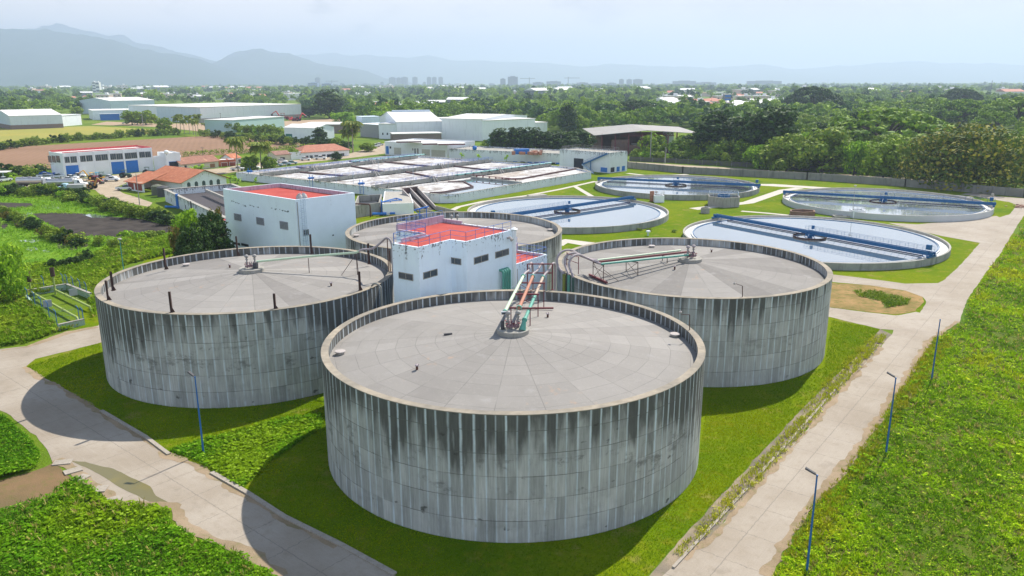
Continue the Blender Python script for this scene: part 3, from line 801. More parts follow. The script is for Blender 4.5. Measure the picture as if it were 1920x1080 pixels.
def pipes_T2():
    A = PY(481, 490.5, 89.8); B = PY(673, 471, 92.0)
    T = thing('pipe', (A[0], A[1], 0), 'long pale green pipe across the left tank roof ending in a grey hose', 'pipe')
    MB().tube([A, PY(577, 481, 90.9), PY(668, 473.5, 92), B], .14, 12).build('run', PGREEN, T, smooth=True)
    MB().tube(smooth_pts([B, PY(681, 467.5, 92), PY(694, 467, 92), PY(705, 462.5, 91.8), PY(716, 453, 91.6), PY(722, 447.5, 91.2), PY(727, 446.5, 91), PY(732, 451, 90.8), PY(735, 462, 90.6), PY(736, 476, 90.6), PY(737, 520, 90.6)]), .13, 12).build('hose', HOSE, T, smooth=True)
    T2 = thing('pipe_support', (B[0], B[1], 9.3), 'thin steel tripod and prop under the long pipe on the left tank', 'support')
    m = MB()
    p = PY(578, 484, 90.9); m.beam(p, (p[0], p[1], on_roof('T2', p[0], p[1])), .07)
    p = Vector(PY(668, 476, 92)); m.beam(p, (p.x, p.y, 9.2), .08); m.beam(p, (p.x+.4, p.y-1.1, 9.2), .06); m.beam(p, (p.x-1.8, p.y-.9, 9.4), .05)
    m.build('prop', RUSTP, T2)
    p = PY(726, 448, 91.0)
    T3 = thing('hose_post', (p[0], p[1], 0), 'tall rusty double post holding the hose loop beside the left tank', 'post')
    m = MB(); m.beam(p, (p[0], p[1], 9.0), .10); m.beam((p[0]+.2, p[1], 12.5), (p[0]+.2, p[1], 9.0), .12); m.build('post', RUST, T3)
pipes_T2()
# lamp brackets on the rims and wall spouts
for px, pb, pt, lab, s in ((1392, 557, 536, 'bent rusty lamp bracket on the front rim of the right tank', -1), (1293, 619, 590, 'bent thin lamp bracket on the rim of the nearest tank at the right', -1)):
    g = G(px, pb, HT); Y = g[1]; top = PY(px, pt, Y)
    T = thing('lamp_bracket', (g[0], Y, HT), lab, 'bracket', 'lamp brackets on the tank rims')
    MB().beam((g[0], Y, HT), top, .07).build('post', RUSTP, T)
    m = MB(); m.beam(top, (top[0]+s*.75, Y, top[2]+.25 if px > 1350 else top[2]+.02), .05); m.build('arm', RUSTP, T)
    m = MB(); m.lathe(top[0]+s*.85, Y, [(.02, top[2]+.40), (.14, top[2]+.28), (.12, top[2]+.16), (.01, top[2]+.14)], 10); m.build('lamp', MANH, T)
p = PY(715, 553, 82.6)
tag(MB().tube(smooth_pts([(p[0]-1.2, p[1]+.9, 10.1), (p[0]-.7, p[1]+.5, 10.5), (p[0]-.1, p[1], 10.3), (p[0], p[1], 9.6), (p[0], p[1], 6)]), .11, 10).build('overflow_pipe', CONC), 'grey bent overflow pipe on the left tank wall near the pump building', 'pipe')

# ------------------------------------------------------------------ walls, windows, roofs
def m_whitewall(name, dirt=.3, seed=0, c=(.70, .74, .76), streak=(.10, .11, .12)):
    t = MT(name, .85, .25)
    n = t.noise(.35, 4, off=(seed, 0, 0)); st = t.noise((1.6, 1.6, .18), 5, off=(seed, 2, 1)); f = t.noise(3.5, 5, off=(seed, 4, 1))
    z = t.attr('topd'); zt = X(t.nt, z.outputs['Fac'])
    col = t.scale(c, n*.22+.88)
    col = t.mix(st.ramp(.5, .75)*.25*min(1, dirt*2), col, (.48, .50, .50))
    k = ((f-.5)*1.2+(st-.5)*.8+zt*dirt)
    col = t.mix(k.ramp(.30, .48)*.85, col, streak)
    sp = t.noise(6, 4, off=(seed, 8, 1)).ramp(.72, .76)*min(1, dirt)
    col = t.mix(sp*.6, col, streak)
    t.col(col); t.bump(f, .12, .02)
    return t.m
WHITE = m_whitewall('white_wall', .12, 1, (.80, .82, .84)); WHITED = m_whitewall('stained_white_wall', .42, 5); WHITEB = m_whitewall('basin_wall', .32, 3, (.70, .75, .82)); PUMPW = m_whitewall('pump_house_wall', .30, 8, (.82, .92, 1.0))
W1M = m_whitewall('block_wall', .10, 12, (.82, .92, 1.0))
REDROOF = None
def m_redroof():
    t = MT('red_roof_coat', .8, .2); n = t.noise(.4, 5); n2 = t.noise(2.2, 4, off=(3, 3, 3))
    c = t.mix(n.ramp(.35, .65), (.42, .070, .052), (.36, .052, .042)); c = t.mix(n2.ramp(.55, .75)*.35, c, (.58, .22, .16)); c = t.mix(t.noise(.7, 5, off=(8, 1, 0), rough=.68).ramp(.57, .66)*.4, c, (.30, .07, .05))
    t.col(c); return t.m
REDROOF = m_redroof()
LILW = paint('pink_parapet', (.52, .42, .50), .85, .2, (.12, .08, .12), .75, 1.2)
GLASS = MT('window_glass', .12, .6); GLASS.col(GLASS.mix(GLASS.noise(.8, 2), (.03, .04, .05), (.10, .13, .15))); GLASS = GLASS.m
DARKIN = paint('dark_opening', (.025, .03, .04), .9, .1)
BLUE = paint('blue_paint', (.02, .16, .52), .5, .15, (.10, .14, .3), .3, 1.5)
BLUEP = paint('blue_rail_paint', (.10, .20, .52), .5, .15, (.25, .16, .22), .4, 5)
LOUV = paint('louvre', (.36, .37, .40), .7, .2)
METALR = paint('sheet_metal_roof', (.70, .69, .66), .5, .12, (.36, .30, .26), .40, .3)
METALB = paint('blue_grey_cladding', (.56, .66, .74), .6, .08, (.3, .36, .42), .3, .3)
METALW = paint('white_cladding', (.80, .84, .88), .6, .06, (.42, .44, .46), .3, .3)
def set_topd(o, z1, fall):
    """how near each wall vertex is to the wall's top edge, for where damp grows"""
    me = o.data; a = me.attributes.new('topd', 'FLOAT', 'POINT')
    oz = wpos(o).z
    a.data.foreach_set('value', [max(0.0, 1-(z1-(v.co.z+oz))/fall) for v in me.vertices])
def block(name, P, z0, z1, wall, label, cat, roof=None, par=.6, pt=.22, parmat=None, group=None, topfall=3.0, extra_z=()):
    """flat-roofed building with a parapet; P counter-clockwise or not, world points"""
    n = len(P); A = sum(P[i][0]*P[(i+1) % n][1]-P[(i+1) % n][0]*P[i][1] for i in range(n))
    if A < 0: P = P[::-1]
    T = thing(name, (sum(p[0] for p in P)/n, sum(p[1] for p in P)/n, z0), label, cat, group)
    m = MB(); zs = [z0]+[z for z in extra_z]+[z1-topfall, z1-topfall*.5, z1] if z1-topfall > z0 else [z0, z1]
    vs = []
    for z in zs: vs += [(p[0], p[1], z) for p in P]
    fs = [(i*n+k, i*n+(k+1) % n, (i+1)*n+(k+1) % n, (i+1)*n+k) for i in range(len(zs)-1) for k in range(n)]
    m.add(vs, fs)
    # inset ring
    I = []
    for i in range(n):
        a, b, c = np.array(P[i-1]), np.array(P[i]), np.array(P[(i+1) % n])
        u = (b-a)/np.hypot(*(b-a)); v = (c-b)/np.hypot(*(c-b)); nu = np.array([-u[1], u[0]]); nv = np.array([-v[1], v[0]])
        k = 1+float(nu@nv); I.append(tuple(b+(nu+nv)*pt/k))
    o = len(m.v); m.v += [(p[0], p[1], z1) for p in I]+[(p[0], p[1], z1-par) for p in I]
    top = (len(zs)-1)*n
    for k in range(n):
        m.f.append((top+k, top+(k+1) % n, o+(k+1) % n, o+k)); m.mi.append(0)
        m.f.append((o+k, o+(k+1) % n, o+n+(k+1) % n, o+n+k)); m.mi.append(1 if parmat else 0)
    w = m.build('wall', [wall, parmat] if parmat else wall, T); set_topd(w, z1, topfall)
    MB().add([(p[0], p[1], z1-par) for p in I], [tuple(range(n))]).build('roof', roof or CONC, T)
    return T
def outw(P0, P1):
    """unit vector out of the wall towards the viewer"""
    d = np.array([P1[0]-P0[0], P1[1]-P0[1]]); d /= np.hypot(*d); q = np.array([d[1], -d[0]]); m = (np.array(P0[:2])+np.array(P1[:2]))/2
    return d, (q if q@(-m) > 0 else -q)
def opening(T, P0, P1, box, mat, name='window', frame=None, fw=.08, proud=.03, bars=0, depth=.05, arch=False, sill=False):
    """window/door on wall P0-P1 from its photo box (x0,y0,x1,y1)"""
    x0, y0, x1, y1 = box; xm, ym = (x0+x1)/2, (y0+y1)/2
    s0 = ONP(x0, ym, P0, P1)[0]; s1 = ONP(x1, ym, P0, P1)[0]; za = ONP(xm, y0, P0, P1)[1]; zb = ONP(xm, y1, P0, P1)[1]
    if s0 > s1: s0, s1 = s1, s0
    return opening_w(T, P0, P1, s0, s1, zb, za, mat, name, frame, fw, proud, bars, depth, arch, sill)
def opening_w(T, P0, P1, s0, s1, z0, z1, mat, name='window', frame=None, fw=.08, proud=.03, bars=0, depth=.05, arch=False, sill=False):
    d, q = outw(P0, P1); p = np.array(P0[:2])
    def slabp(m, a, b, lo, hi, out):
        c = p+d*(a+b)/2+q*(out/2); m.box(c[0], c[1], lo, b-a, out, hi-lo, math.atan2(d[1], d[0]))
    m = MB(); slabp(m, s0, s1, z0, z1, proud)
    if arch:
        r = (s1-s0)/2; pts = [((s0+s1)/2+r*math.cos(t), z1+r*math.sin(t)) for t in np.linspace(0, PI, 9)]
        vs = [(*(p+d*a+q*proud), z) for a, z in pts]; m.add(vs, [tuple(range(9))])
    o = m.build(name, mat, T)
    if frame:
        f = MB()
        slabp(f, s0-fw, s1+fw, z0-fw, z0, proud+depth); slabp(f, s0-fw, s1+fw, z1, z1+fw, proud+depth)
        slabp(f, s0-fw, s0, z0, z1, proud+depth); slabp(f, s1, s1+fw, z0, z1, proud+depth)
        for k in range(bars):
            a = s0+(s1-s0)*(k+1)/(bars+1); slabp(f, a-fw/2, a+fw/2, z0, z1, proud+depth*.8)
        f.build('frame', frame, o)
    if sill:
        f = MB(); slabp(f, s0-.1, s1+.1, z0-fw-.08, z0-fw, proud+depth+.1); f.build('sill', frame or CONC, o)
    return o
def rail(T, P, z, h=1.0, mat=None, step=1.6, r=.03, name='railing', mid=True):
    m = MB()
    for a, b in zip(P[:-1], P[1:]):
        a = np.array(a, float); b = np.array(b, float); L = np.hypot(*(b-a)[:2]); k = max(1, int(round(L/step)))
        za = a[2] if len(a) > 2 else z; zb = b[2] if len(b) > 2 else z
        for j in range(k+1):
            p = a[:2]+(b-a)[:2]*j/k; zz = za+(zb-za)*j/k; m.tube([(p[0], p[1], zz), (p[0], p[1], zz+h)], r, 6)
        m.tube([(a[0], a[1], za+h), (b[0], b[1], zb+h)], r, 6)
        if mid: m.tube([(a[0], a[1], za+h*.5), (b[0], b[1], zb+h*.5)], r*.8, 6)
    return m.build(name, mat or BLUEP, T)

# ---- pump building between the four tanks
N0 = np.array([-9.9, 80.8]); U0 = np.array([math.cos(R_(54)), math.sin(R_(54))]); V0 = np.array([-U0[1], U0[0]])
def UV(u, v): return tuple(N0+U0*u+V0*v)
pl = [(0, 0), (5.3, 0), (5.3, -2.2), (14, -2.2), (14, 8.7), (5.6, 8.7), (5.6, 3.9), (0, 3.9)]
PB = block('pump_building', [UV(*p) for p in pl], 0, 15.0, PUMPW, 'blue white pump building with a red flat roof standing between the four tanks', 'building', REDROOF, .18, .25, LILW, topfall=2.4)
# raised rear parapet, low wall of the stair recess
m = MB(); m.slab(UV(5.6, 8.6), UV(14, 8.6), .22, 15.0, 15.75); m.slab(UV(13.9, 8.5), UV(13.9, 5.5), .2, 15.0, 15.3); m.slab(UV(5.7, 8.4), UV(5.7, 4.2), .2, 15.0, 15.2); m.build('parapet', LILW, PB)
m = MB(); m.slab(UV(1.4, 3.8), UV(5.3, 3.8), .22, 15.0, 15.3); m.build('ledge', LILW, PB)
rail(PB, [UV(.12, 3.7), UV(.12, .12), UV(5.4, .12), UV(5.4, -2.08), UV(13.8, -2.08)], 15.0, 1.05)
rail(PB, [UV(13.8, 8.6), UV(5.7, 8.6), UV(5.7, 4.1)], 15.3, 1.05)
rail(PB, [UV(.12, 3.75), UV(5.2, 3.75), UV(5.2, 5.9)], 15.0, 1.1)
rail(PB, [(*UV(1, 4.3), 13.6), (*UV(4.8, 4.3), 14.6)], 14.6, .9, BLUE)
for box, a, b in (((749, 513, 774, 523), UV(0, 0), UV(0, 3.9)), ((794, 508.5, 819, 519), UV(0, 0), UV(5.3, 0)), ((842, 484.5, 864, 494), UV(5.3, 0), UV(5.3, -2.2)), ((889, 480.5, 914.5, 491), UV(5.3, -2.2), UV(14, -2.2)), ((929, 470, 953, 480), UV(5.3, -2.2), UV(14, -2.2))):
    opening(PB, a, b, box, GLASS, 'window', CONC, .07, .02, 1, .05)
m = MB()
for k in range(4):
    u = 11.35+k*.42; a = UV(u, -2.2); b = UV(u, -2.75); m.tube(smooth_pts([(*a, 10.6), (*UV(u, -2.5), 10.62), (*b, 10.35), (*b, 9.5), (*b, 0)], 3), .15, 12)
m.build('green_downpipe', TEAL, PB, smooth=True)
p = UV(14.1, -2.3); MB().tube([(*p, 8), (*p, 14.9)], .28, 14).build('white_duct', WHITE, PB)
m = MB(); m.lathe(p[0], p[1], [(.28, 14.9), (.45, 15.1), (.01, 15.35)], 14); m.build('cowl', METALW, PB)
p = UV(12.9, -2.55); m = MB(); m.tube([(*UV(12.9, -2.2), 14.2), (*p, 14.3), (*UV(12.9, -2.9), 14.0)], [.12, .16, .22], 10); m.build('floodlight', MANH, PB)
# gantry with blue davit on the rear parapet
m = MB(); 
for u in (10.0, 11.2): m.beam((*UV(u, 8.9), 15.2), (*UV(u, 8.9), 17.0), .1)
m.beam((*UV(9.0, 8.9), 17.0), (*UV(11.6, 8.9), 17.1), .14); m.beam((*UV(9.2, 8.9), 16.9), (*UV(11.2, 8.9), 15.4), .07); m.box(*UV(10.6, 9.4), 15.2, 1.6, 1.0, .12, R_(54))
m.build('davit', BLUE, PB)
# red roofed annex
AX = block('annex_building', [UV(14.02, -2.2), UV(21.5, -2.2), UV(21.5, 2.6), UV(14.02, 2.6)], 0, 10.7, PUMPW, 'low annex with a red roof between the pump building and the right tank', 'building', REDROOF, .35, .2, LILW)
m = MB(); m.slab(UV(14.1, 2.5), UV(21.4, 2.5), .2, 10.7, 11.6); m.build('parapet', LILW, AX)
rail(AX, [UV(14.2, -2.1), UV(21.4, -2.1), UV(21.4, 2.4)], 10.7, .95)
rail(AX, [UV(14.2, 2.5), UV(21.4, 2.5)], 11.6, .8, BLUEP)
tag(MB().tube([(*UV(14.6, -2.45), 0), (*UV(14.6, -2.45), 10.2)], .05, 6).build('lightning_rod', GREY), 'thin upright conduit on the annex wall', 'conduit')

# ---- white block with water tanks on its roof
bN, bL, bR = np.array([-34.3, 122.7]), np.array([-50.6, 136.2]), np.array([-26.4, 130.5]); bF = bL+bR-bN
WB = block('white_block', [tuple(bN), tuple(bR), tuple(bF), tuple(bL)], 0, 14.0, W1M, 'tall white block with a red flat roof behind the left tank', 'building', REDROOF, .75, .25, LILW)
for box in ((439.8, 401.5, 452.5, 413), (481.5, 408.5, 495, 421), (525.5, 416, 540, 429.5)):
    o = opening(WB, bL, bN, box, DARKIN, 'louvre_window', LOUV, .05, .02, 0, .05)
    x0, y0, x1, y1 = box; s0 = ONP(x0, (y0+y1)/2, bL, bN)[0]; s1 = ONP(x1, (y0+y1)/2, bL, bN)[0]; z1 = ONP((x0+x1)/2, y0, bL, bN)[1]; z0 = ONP((x0+x1)/2, y1, bL, bN)[1]
    d, q = outw(bL, bN); m = MB()
    for k in range(7):
        c = bL+d*(s0+s1)/2+q*.05; m.box(c[0], c[1], z0+(z1-z0)*(k+.15)/7, s1-s0, .07, (z1-z0)*.075, math.atan2(d[1], d[0]))
    m.build('slat', LOUV, o)
opening(WB, bL, bN, (437, 454.5, 450, 459), DARKIN, 'window'); opening(WB, bL, bN, (452.5, 457, 466, 461.5), DARKIN, 'window')
opening(WB, bN, bR, (569.5, 431, 578, 440.5), DARKIN, 'vent_window', LOUV, .08, .05)
opening(WB, bN, bR, (668-45, 440, 668-42, 442), DARKIN, 'wall_bracket')
# worn lettering left on the wall: only broken strokes remain
d, q = outw(bL, bN); m = MB(); rr = random.Random(4)
for (xa, ya, xb, yb), k in (((433, 377, 463, 388), 15), ((469, 386, 486, 389), 9), ((508, 391, 542, 398), 20)):
    for i in range(k):
        t = rr.random(); px = xa+(xb-xa)*t; py = ya+(yb-ya)*t+rr.uniform(-1.1, 1.1)
        s, z = ONP(px, py, bL, bN); c = bL+d*s+q*.006; m.box(c[0], c[1], z, rr.uniform(.06, .45), .012, rr.uniform(.05, .16), math.atan2(d[1], d[0]))
m.build('worn_lettering', paint('faded_letter_paint', (.13, .17, .21), .9), WB)
m = MB(); c_ = bN+outw(bN, bR)[0]*.25+outw(bN, bR)[1]*.1; m.tube([(*c_, 3), (*c_, 13.6)], .07, 6); m.build('drainpipe', GREY, WB)
# caged ladder
LD = thing('caged_ladder', (-33, 123.5, 0), 'pale blue caged ladder at the corner of the white block', 'ladder')
d, q = outw(bN, bR); base = bN+d*1.05+q*.25; PALEB = paint('pale_blue_steel', (.40, .50, .60), .6, .15)
m = MB()
for s in (-.25, .25): p = base+d*s; m.tube([(p[0], p[1], 4.2), (p[0], p[1], 15.2)], .03, 6)
for k in range(36): z = 4.4+k*.3; a = base-d*.25; b = base+d*.25; m.tube([(a[0], a[1], z), (b[0], b[1], z)], .018, 5)
m.build('rungs', PALEB, LD)
m = MB()
for k in range(10):
    z = 6.4+k*.95; m.tube([(*(base+d*(.42*math.cos(t))+q*(.75*math.sin(t))), z) for t in np.linspace(-.1, PI+.1, 9)], .022, 5, cap=False)
for t in (0.3, 1.0, PI/2, 2.1, 2.8): p = base+d*(.42*math.cos(t))+q*(.75*math.sin(t)); m.tube([(p[0], p[1], 6.4), (p[0], p[1], 15.0)], .018, 5)
m.build('cage', PALEB, LD)
m = MB(); c = base+d*1.0; m.box(c[0], c[1], 4.1, 2.6, 1.2, .12, math.atan2(d[1], d[0])); m.build('landing', METALW, LD)
rail(LD, [tuple(base+d*2.3+q*.6), tuple(base+d*4.6+q*.6)], 3.4, 1.0, PALEB, 1.1, .02)
# two water tanks on the roof
first = None
for i, (px, lab) in enumerate(((568, 'left grey dome topped water tank on the white block roof'), (576.5, 'right grey dome topped water tank on the white block roof'))):
    s, _ = ONP(px, 370, bN, bR); c = bN+d*s-q*1.1; z = 13.25
    T = thing('water_tank', (c[0], c[1], z), lab, 'water tank', 'water tanks on the white block')
    MB().lathe(c[0], c[1], [(.50, z), (.55, z+.05), (.55, z+.9), (.53, z+.95), (.40, z+1.25), (.22, z+1.38)], 20).build('body', MANH, T, smooth=True)
    MB().lathe(c[0], c[1], [(.22, z+1.36), (.22, z+1.46), (.01, z+1.5)], 14).build('lid', GREY, T)
# small pinkish building left of the white block
a = G(404, 452, 0); P_ = [G(402, 409, 5.0), G(432, 404, 5.0)]
sb = [(-53.4, 137.6), (-51.0, 139.9), (-53.6, 142.6), (-56.0, 140.3)]
SB = block('small_building', sb, 0, 7.9, LILW, 'small pink building with a red roof band at the left of the white block', 'building', REDROOF, .15, .2, REDROOF)
# ------------------------------------------------------------------ clarifier basins
CLW = m_water('clarifier_water', (.20, .26, .28), .03, None, .012, .66)
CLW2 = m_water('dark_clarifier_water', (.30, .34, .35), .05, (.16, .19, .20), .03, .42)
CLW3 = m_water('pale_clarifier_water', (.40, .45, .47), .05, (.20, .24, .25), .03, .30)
BRB = paint('bridge_blue', (.005, .105, .27), .45, .15, (.02, .07, .15), .3, .8)
SCUM = paint('scum_weir_white', (.62, .63, .62), .9, .2, (.35, .33, .28), .5, .8)
RC = 24.9
def m_clwall():
    t = MT('clarifier_wall', .9, .2)
    x, y, z = t.sep(t.obj)
    st = t.noise((1.1, 1.1, .15), 4); n = t.noise(.25, 4)
    c = t.mix(n.ramp(.35, .65), (.26, .27, .25), (.36, .37, .34)); c = t.mix(st.ramp(.5, .7)*.5, c, (.11, .12, .11))
    t.col(c); t.bump(st, .2, .02); return t.m
CLWALL = m_clwall(); CLRIM = paint('clarifier_rim', (.36, .34, .30), .9, .3, (.16, .15, .13), .5, 1.0)
def clarifier(c, R, h, label, a_bridge, water, blabel, wallmat=None, ws=.95, half_wide=0):
    T = thing('clarifier_basin', (c[0], c[1], 0), label, 'basin', 'round clarifier basins')
    cx, cy = c
    MB().lathe(cx, cy, [(R, -.2), (R, h-.02), (R-.02, h)], 160).build('wall', wallmat or CLWALL, T)
    MB().lathe(cx, cy, [(R-.02, h), (R-.34, h), (R-.36, h-.02), (R-.36, .4)], 160).build('rim', CLRIM, T)
    MB().lathe(cx, cy, [(R-.36, ws-.18), (R-1.7, ws-.18), (R-1.7, ws+.12), (R-1.9, ws+.12), (R-1.92, ws-.5)], 160).build('launder', SCUM, T)
    MB().lathe(cx, cy, [(R-2.15, ws-.3), (R-2.15, ws+.10), (R-2.22, ws+.10), (R-2.22, ws-.3)], 160).build('scum_ring', BRB, T)
    MB().lathe(cx, cy, [(R-1.0, ws-.6), (.01, ws-.6)], 120).build('floor', CONC, T)
    MB().lathe(cx, cy, [(R-1.9, ws), (.01, ws)], 120).build('water', water, T)
    # rotating bridge
    B = thing('scraper_bridge', (cx, cy, ws), blabel, 'bridge', 'blue bridges across the clarifiers')
    u = np.array([math.cos(a_bridge), math.sin(a_bridge)]); v = np.array([-u[1], u[0]])
    def Q(s, w, z): p = np.array([cx, cy])+u*s+v*w; return (p[0], p[1], z)
    zb = h+.45
    for s0, s1, nm in ((-R-.3, 0.8, 'girder'), (.8, R+.3, 'girder')):
        m = MB(); k = (s0 < 0)
        gh = .60 if k else .52; w = .42
        for sw in (-w, w): m.add([Q(s0, sw-.03, zb), Q(s1, sw-.03, zb), Q(s1, sw+.03, zb), Q(s0, sw+.03, zb), Q(s0, sw-.03, zb+gh), Q(s1, sw-.03, zb+gh), Q(s1, sw+.03, zb+gh), Q(s0, sw+.03, zb+gh)], [(0, 1, 5, 4), (1, 2, 6, 5), (2, 3, 7, 6), (3, 0, 4, 7), (4, 5, 6, 7), (3, 2, 1, 0)])
        m.beam(Q(s0, 0, zb+.2), Q(s1, 0, zb+.2), w*2-.1, .06)
        for sw in (-w, w):
            for zz in (zb, zb+gh): m.beam(Q(s0, sw, zz), Q(s1, sw, zz), .16, .07)
        nst = 16
        for i in range(nst): s = s0+(s1-s0)*(i+.5)/nst; m.beam(Q(s, -w-.06, zb+.05), Q(s, -w-.06, zb+gh-.05), .06); m.beam(Q(s, w+.06, zb+.05), Q(s, w+.06, zb+gh-.05), .06)
        m.build(nm, BRB, B)
    rail(B, [Q(-R, .5, 0)[:2], Q(.8, .5, 0)[:2]], zb+.60, .9, BRB, 1.6, .022)
    rail(B, [Q(-R, -.5, 0)[:2], Q(.8, -.5, 0)[:2]], zb+.60, .9, BRB, 1.6, .022)
    # centre column with feed ring
    m = MB(); m.lathe(cx, cy, [(.55, ws-.5), (.55, ws+.25), (.95, ws+.35), (.95, ws+.7), (.5, ws+.8), (.5, zb+.1)], 20, capt=True)
    for k in range(4): a = k*PI/2+.3; m.beam((cx+.9*math.cos(a), cy+.9*math.sin(a), zb), (cx+1.3*math.cos(a), cy+1.3*math.sin(a), ws+.2), .12)
    m.build('centre_column', BRB, B)
    m = MB(); m.lathe(cx, cy, [(3.3, ws-.3), (3.3, ws+.32), (3.22, ws+.32), (3.22, ws-.3)], 48); m.build('feed_ring', RUSTP, B)
    m = MB()
    for k in range(6): a = k*PI/3; m.beam((cx+3.25*math.cos(a), cy+3.25*math.sin(a), ws+.3), (cx+.8*math.cos(a), cy+.8*math.sin(a), zb+.1), .05)
    m.box(cx+.5, cy, zb+.95, .5, .4, .7); m.build('feed_ring_tie', BRB, B)
    # skimmer bar hung beside the bridge
    m = MB(); m.beam(Q(-R+2.4, -1.3, ws+.15), Q(-3.2, -1.3, ws+.15), .09, .22); m.beam(Q(3.2, -1.3, ws+.15), Q(R-2.4, -1.3, ws+.15), .09, .22)
    m.build('skimmer_bar', paint('skimmer_steel', (.035, .035, .09), .6, .2), B)
    m = MB()
    for i in range(15):
        for sg in (-1, 1):
            s = sg*(3.6+(R-6.4)*i/14); m.tube([Q(s, -.62, zb), Q(s, -1.2, zb-.35), Q(s, -1.3, ws+.1)], .022, 5)
    m.build('hanger', BRB, B)
    # end carriages
    for sg in (-1, 1):
        m = MB(); p = Q(sg*(R-.18), 0, 0); m.box(p[0], p[1], h+.10, .5, 2.6, .3, a_bridge)
        for w in (-1.0, 1.0): p = Q(sg*(R-.18), w, 0); m.tube([Q(sg*(R-.3), w, h+.16), Q(sg*(R-.06), w, h+.16)], .16, 12)
        for w in (-.55, .55): m.beam(Q(sg*(R-.18), w, h+.35), Q(sg*(R-.18), w, zb+.1), .12); m.beam(Q(sg*(R-1.6), w, zb), Q(sg*(R-1.1), w, ws+.2), .07)
        m.build('end_carriage', BRB, B)
    m = MB(); p = Q(-R+.8, 0, 0); m.box(p[0], p[1], zb+.95, .8, .6, .9, a_bridge); m.build('drive_box', BRB, B)
    return T
def bang(c, px, py, z, flip=False):
    g = G(px, py, z); return math.atan2(g[1]-c[1], g[0]-c[0])
C1c, C4c, C3c, C2c = (13.7, 191.0), (61.2, 157.2), (98.3, 204.9), (50.6, 240.0)
clarifier(C1c, 24.7, 1.45, 'left front clarifier with still pale water behind the rearmost tank', bang(C1c, 1178, 366, 2.8), CLW, 'blue scraper bridge across the left front clarifier')
clarifier(C4c, 25.5, 1.3, 'right front clarifier, largest in view, with smooth sky blue water', bang(C4c, 1366, 402, 2.7), CLW, 'blue scraper bridge across the right front clarifier')
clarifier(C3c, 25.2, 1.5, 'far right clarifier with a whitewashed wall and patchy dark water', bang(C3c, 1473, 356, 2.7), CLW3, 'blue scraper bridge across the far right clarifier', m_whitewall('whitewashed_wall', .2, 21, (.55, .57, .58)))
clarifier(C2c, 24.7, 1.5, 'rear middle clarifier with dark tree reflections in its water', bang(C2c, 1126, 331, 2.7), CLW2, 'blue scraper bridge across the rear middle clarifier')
# distribution chamber and small pits between the clarifiers
g = G(1318, 399); g2 = G(1372, 399)
cxy = np.array(G(1356, 385)); PO = [tuple(cxy+np.array([math.cos(t), math.sin(t)])*4.6) for t in np.linspace(.3, .3+2*PI, 7)[:-1]]
DC = block('distribution_chamber', PO, 0, 2.6, CONC, 'grey hexagonal concrete chamber with a blue rail between the clarifiers', 'chamber', DGREY, 1.0, .35)
rail(DC, [tuple(cxy+(np.array(p)-cxy)*.93) for p in PO+[PO[0]]], 2.6, 1.0, PALEB, 1.2, .03)
m = MB(); m.lathe(cxy[0], cxy[1], [(1.6, 1.6), (1.6, 2.9), (1.4, 2.9), (1.4, 1.6)], 24); m.build('blue_trough', BRB, DC)
g = G(1322, 399.5); PO = [tuple(np.array(g)+np.array([math.cos(t), math.sin(t)])*1.25) for t in np.linspace(.3, .3+2*PI, 7)[:-1]]
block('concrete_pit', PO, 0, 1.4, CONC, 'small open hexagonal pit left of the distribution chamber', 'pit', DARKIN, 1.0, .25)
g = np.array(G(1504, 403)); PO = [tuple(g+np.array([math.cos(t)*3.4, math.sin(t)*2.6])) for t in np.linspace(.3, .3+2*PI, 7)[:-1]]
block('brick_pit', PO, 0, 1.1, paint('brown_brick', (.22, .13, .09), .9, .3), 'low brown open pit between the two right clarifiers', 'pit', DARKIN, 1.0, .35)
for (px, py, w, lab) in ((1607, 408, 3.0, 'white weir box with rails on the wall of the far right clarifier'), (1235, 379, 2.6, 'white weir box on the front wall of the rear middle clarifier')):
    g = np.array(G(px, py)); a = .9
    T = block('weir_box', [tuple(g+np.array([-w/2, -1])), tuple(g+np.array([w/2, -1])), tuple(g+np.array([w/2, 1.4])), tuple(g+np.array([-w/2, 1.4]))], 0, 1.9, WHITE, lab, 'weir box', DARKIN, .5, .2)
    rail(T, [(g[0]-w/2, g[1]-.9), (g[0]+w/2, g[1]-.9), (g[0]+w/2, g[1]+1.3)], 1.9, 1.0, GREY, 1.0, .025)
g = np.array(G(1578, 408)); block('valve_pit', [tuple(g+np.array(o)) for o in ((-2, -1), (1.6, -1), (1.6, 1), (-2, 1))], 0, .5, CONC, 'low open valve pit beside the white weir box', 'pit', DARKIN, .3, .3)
g = G(1330, 376); 
T = thing('drive_motor', tuple(G(1221, 378)), 'rusty square hatch cover leaning by the rear middle clarifier', 'hatch cover')
g = G(1222, 378); m = MB(); m.box(g[0], g[1], 1.3, 1.2, .3, 1.6, .3); m.box(g[0], g[1]+.3, 0, .9, .6, 1.3, .3); m.build('plate', ORPIPE, T)
# manholes and low fittings on the lawn
first = None
for px, py, lab in ((1215, 442, 'white mushroom vent on the lawn behind the right tank'), ):
    g = G(px, py); T = thing('lawn_vent', g, lab, 'vent')
    MB().lathe(g[0], g[1], [(.22, 0), (.22, .9)], 14).build('pipe', paint('mint_pipe', (.5, .62, .52), .6), T); MB().lathe(g[0], g[1], [(.01, .8), (.50, .85), (.42, 1.1), (.01, 1.2)], 16).build('cap', WHITE, T)
g = G(1007, 367); tag(MB().box(g[0], g[1], 0, 5.5, 2.5, .25, .5).build('concrete_slab', CONC), 'flat pale concrete slab lying on the lawn beside the aeration basin', 'slab')
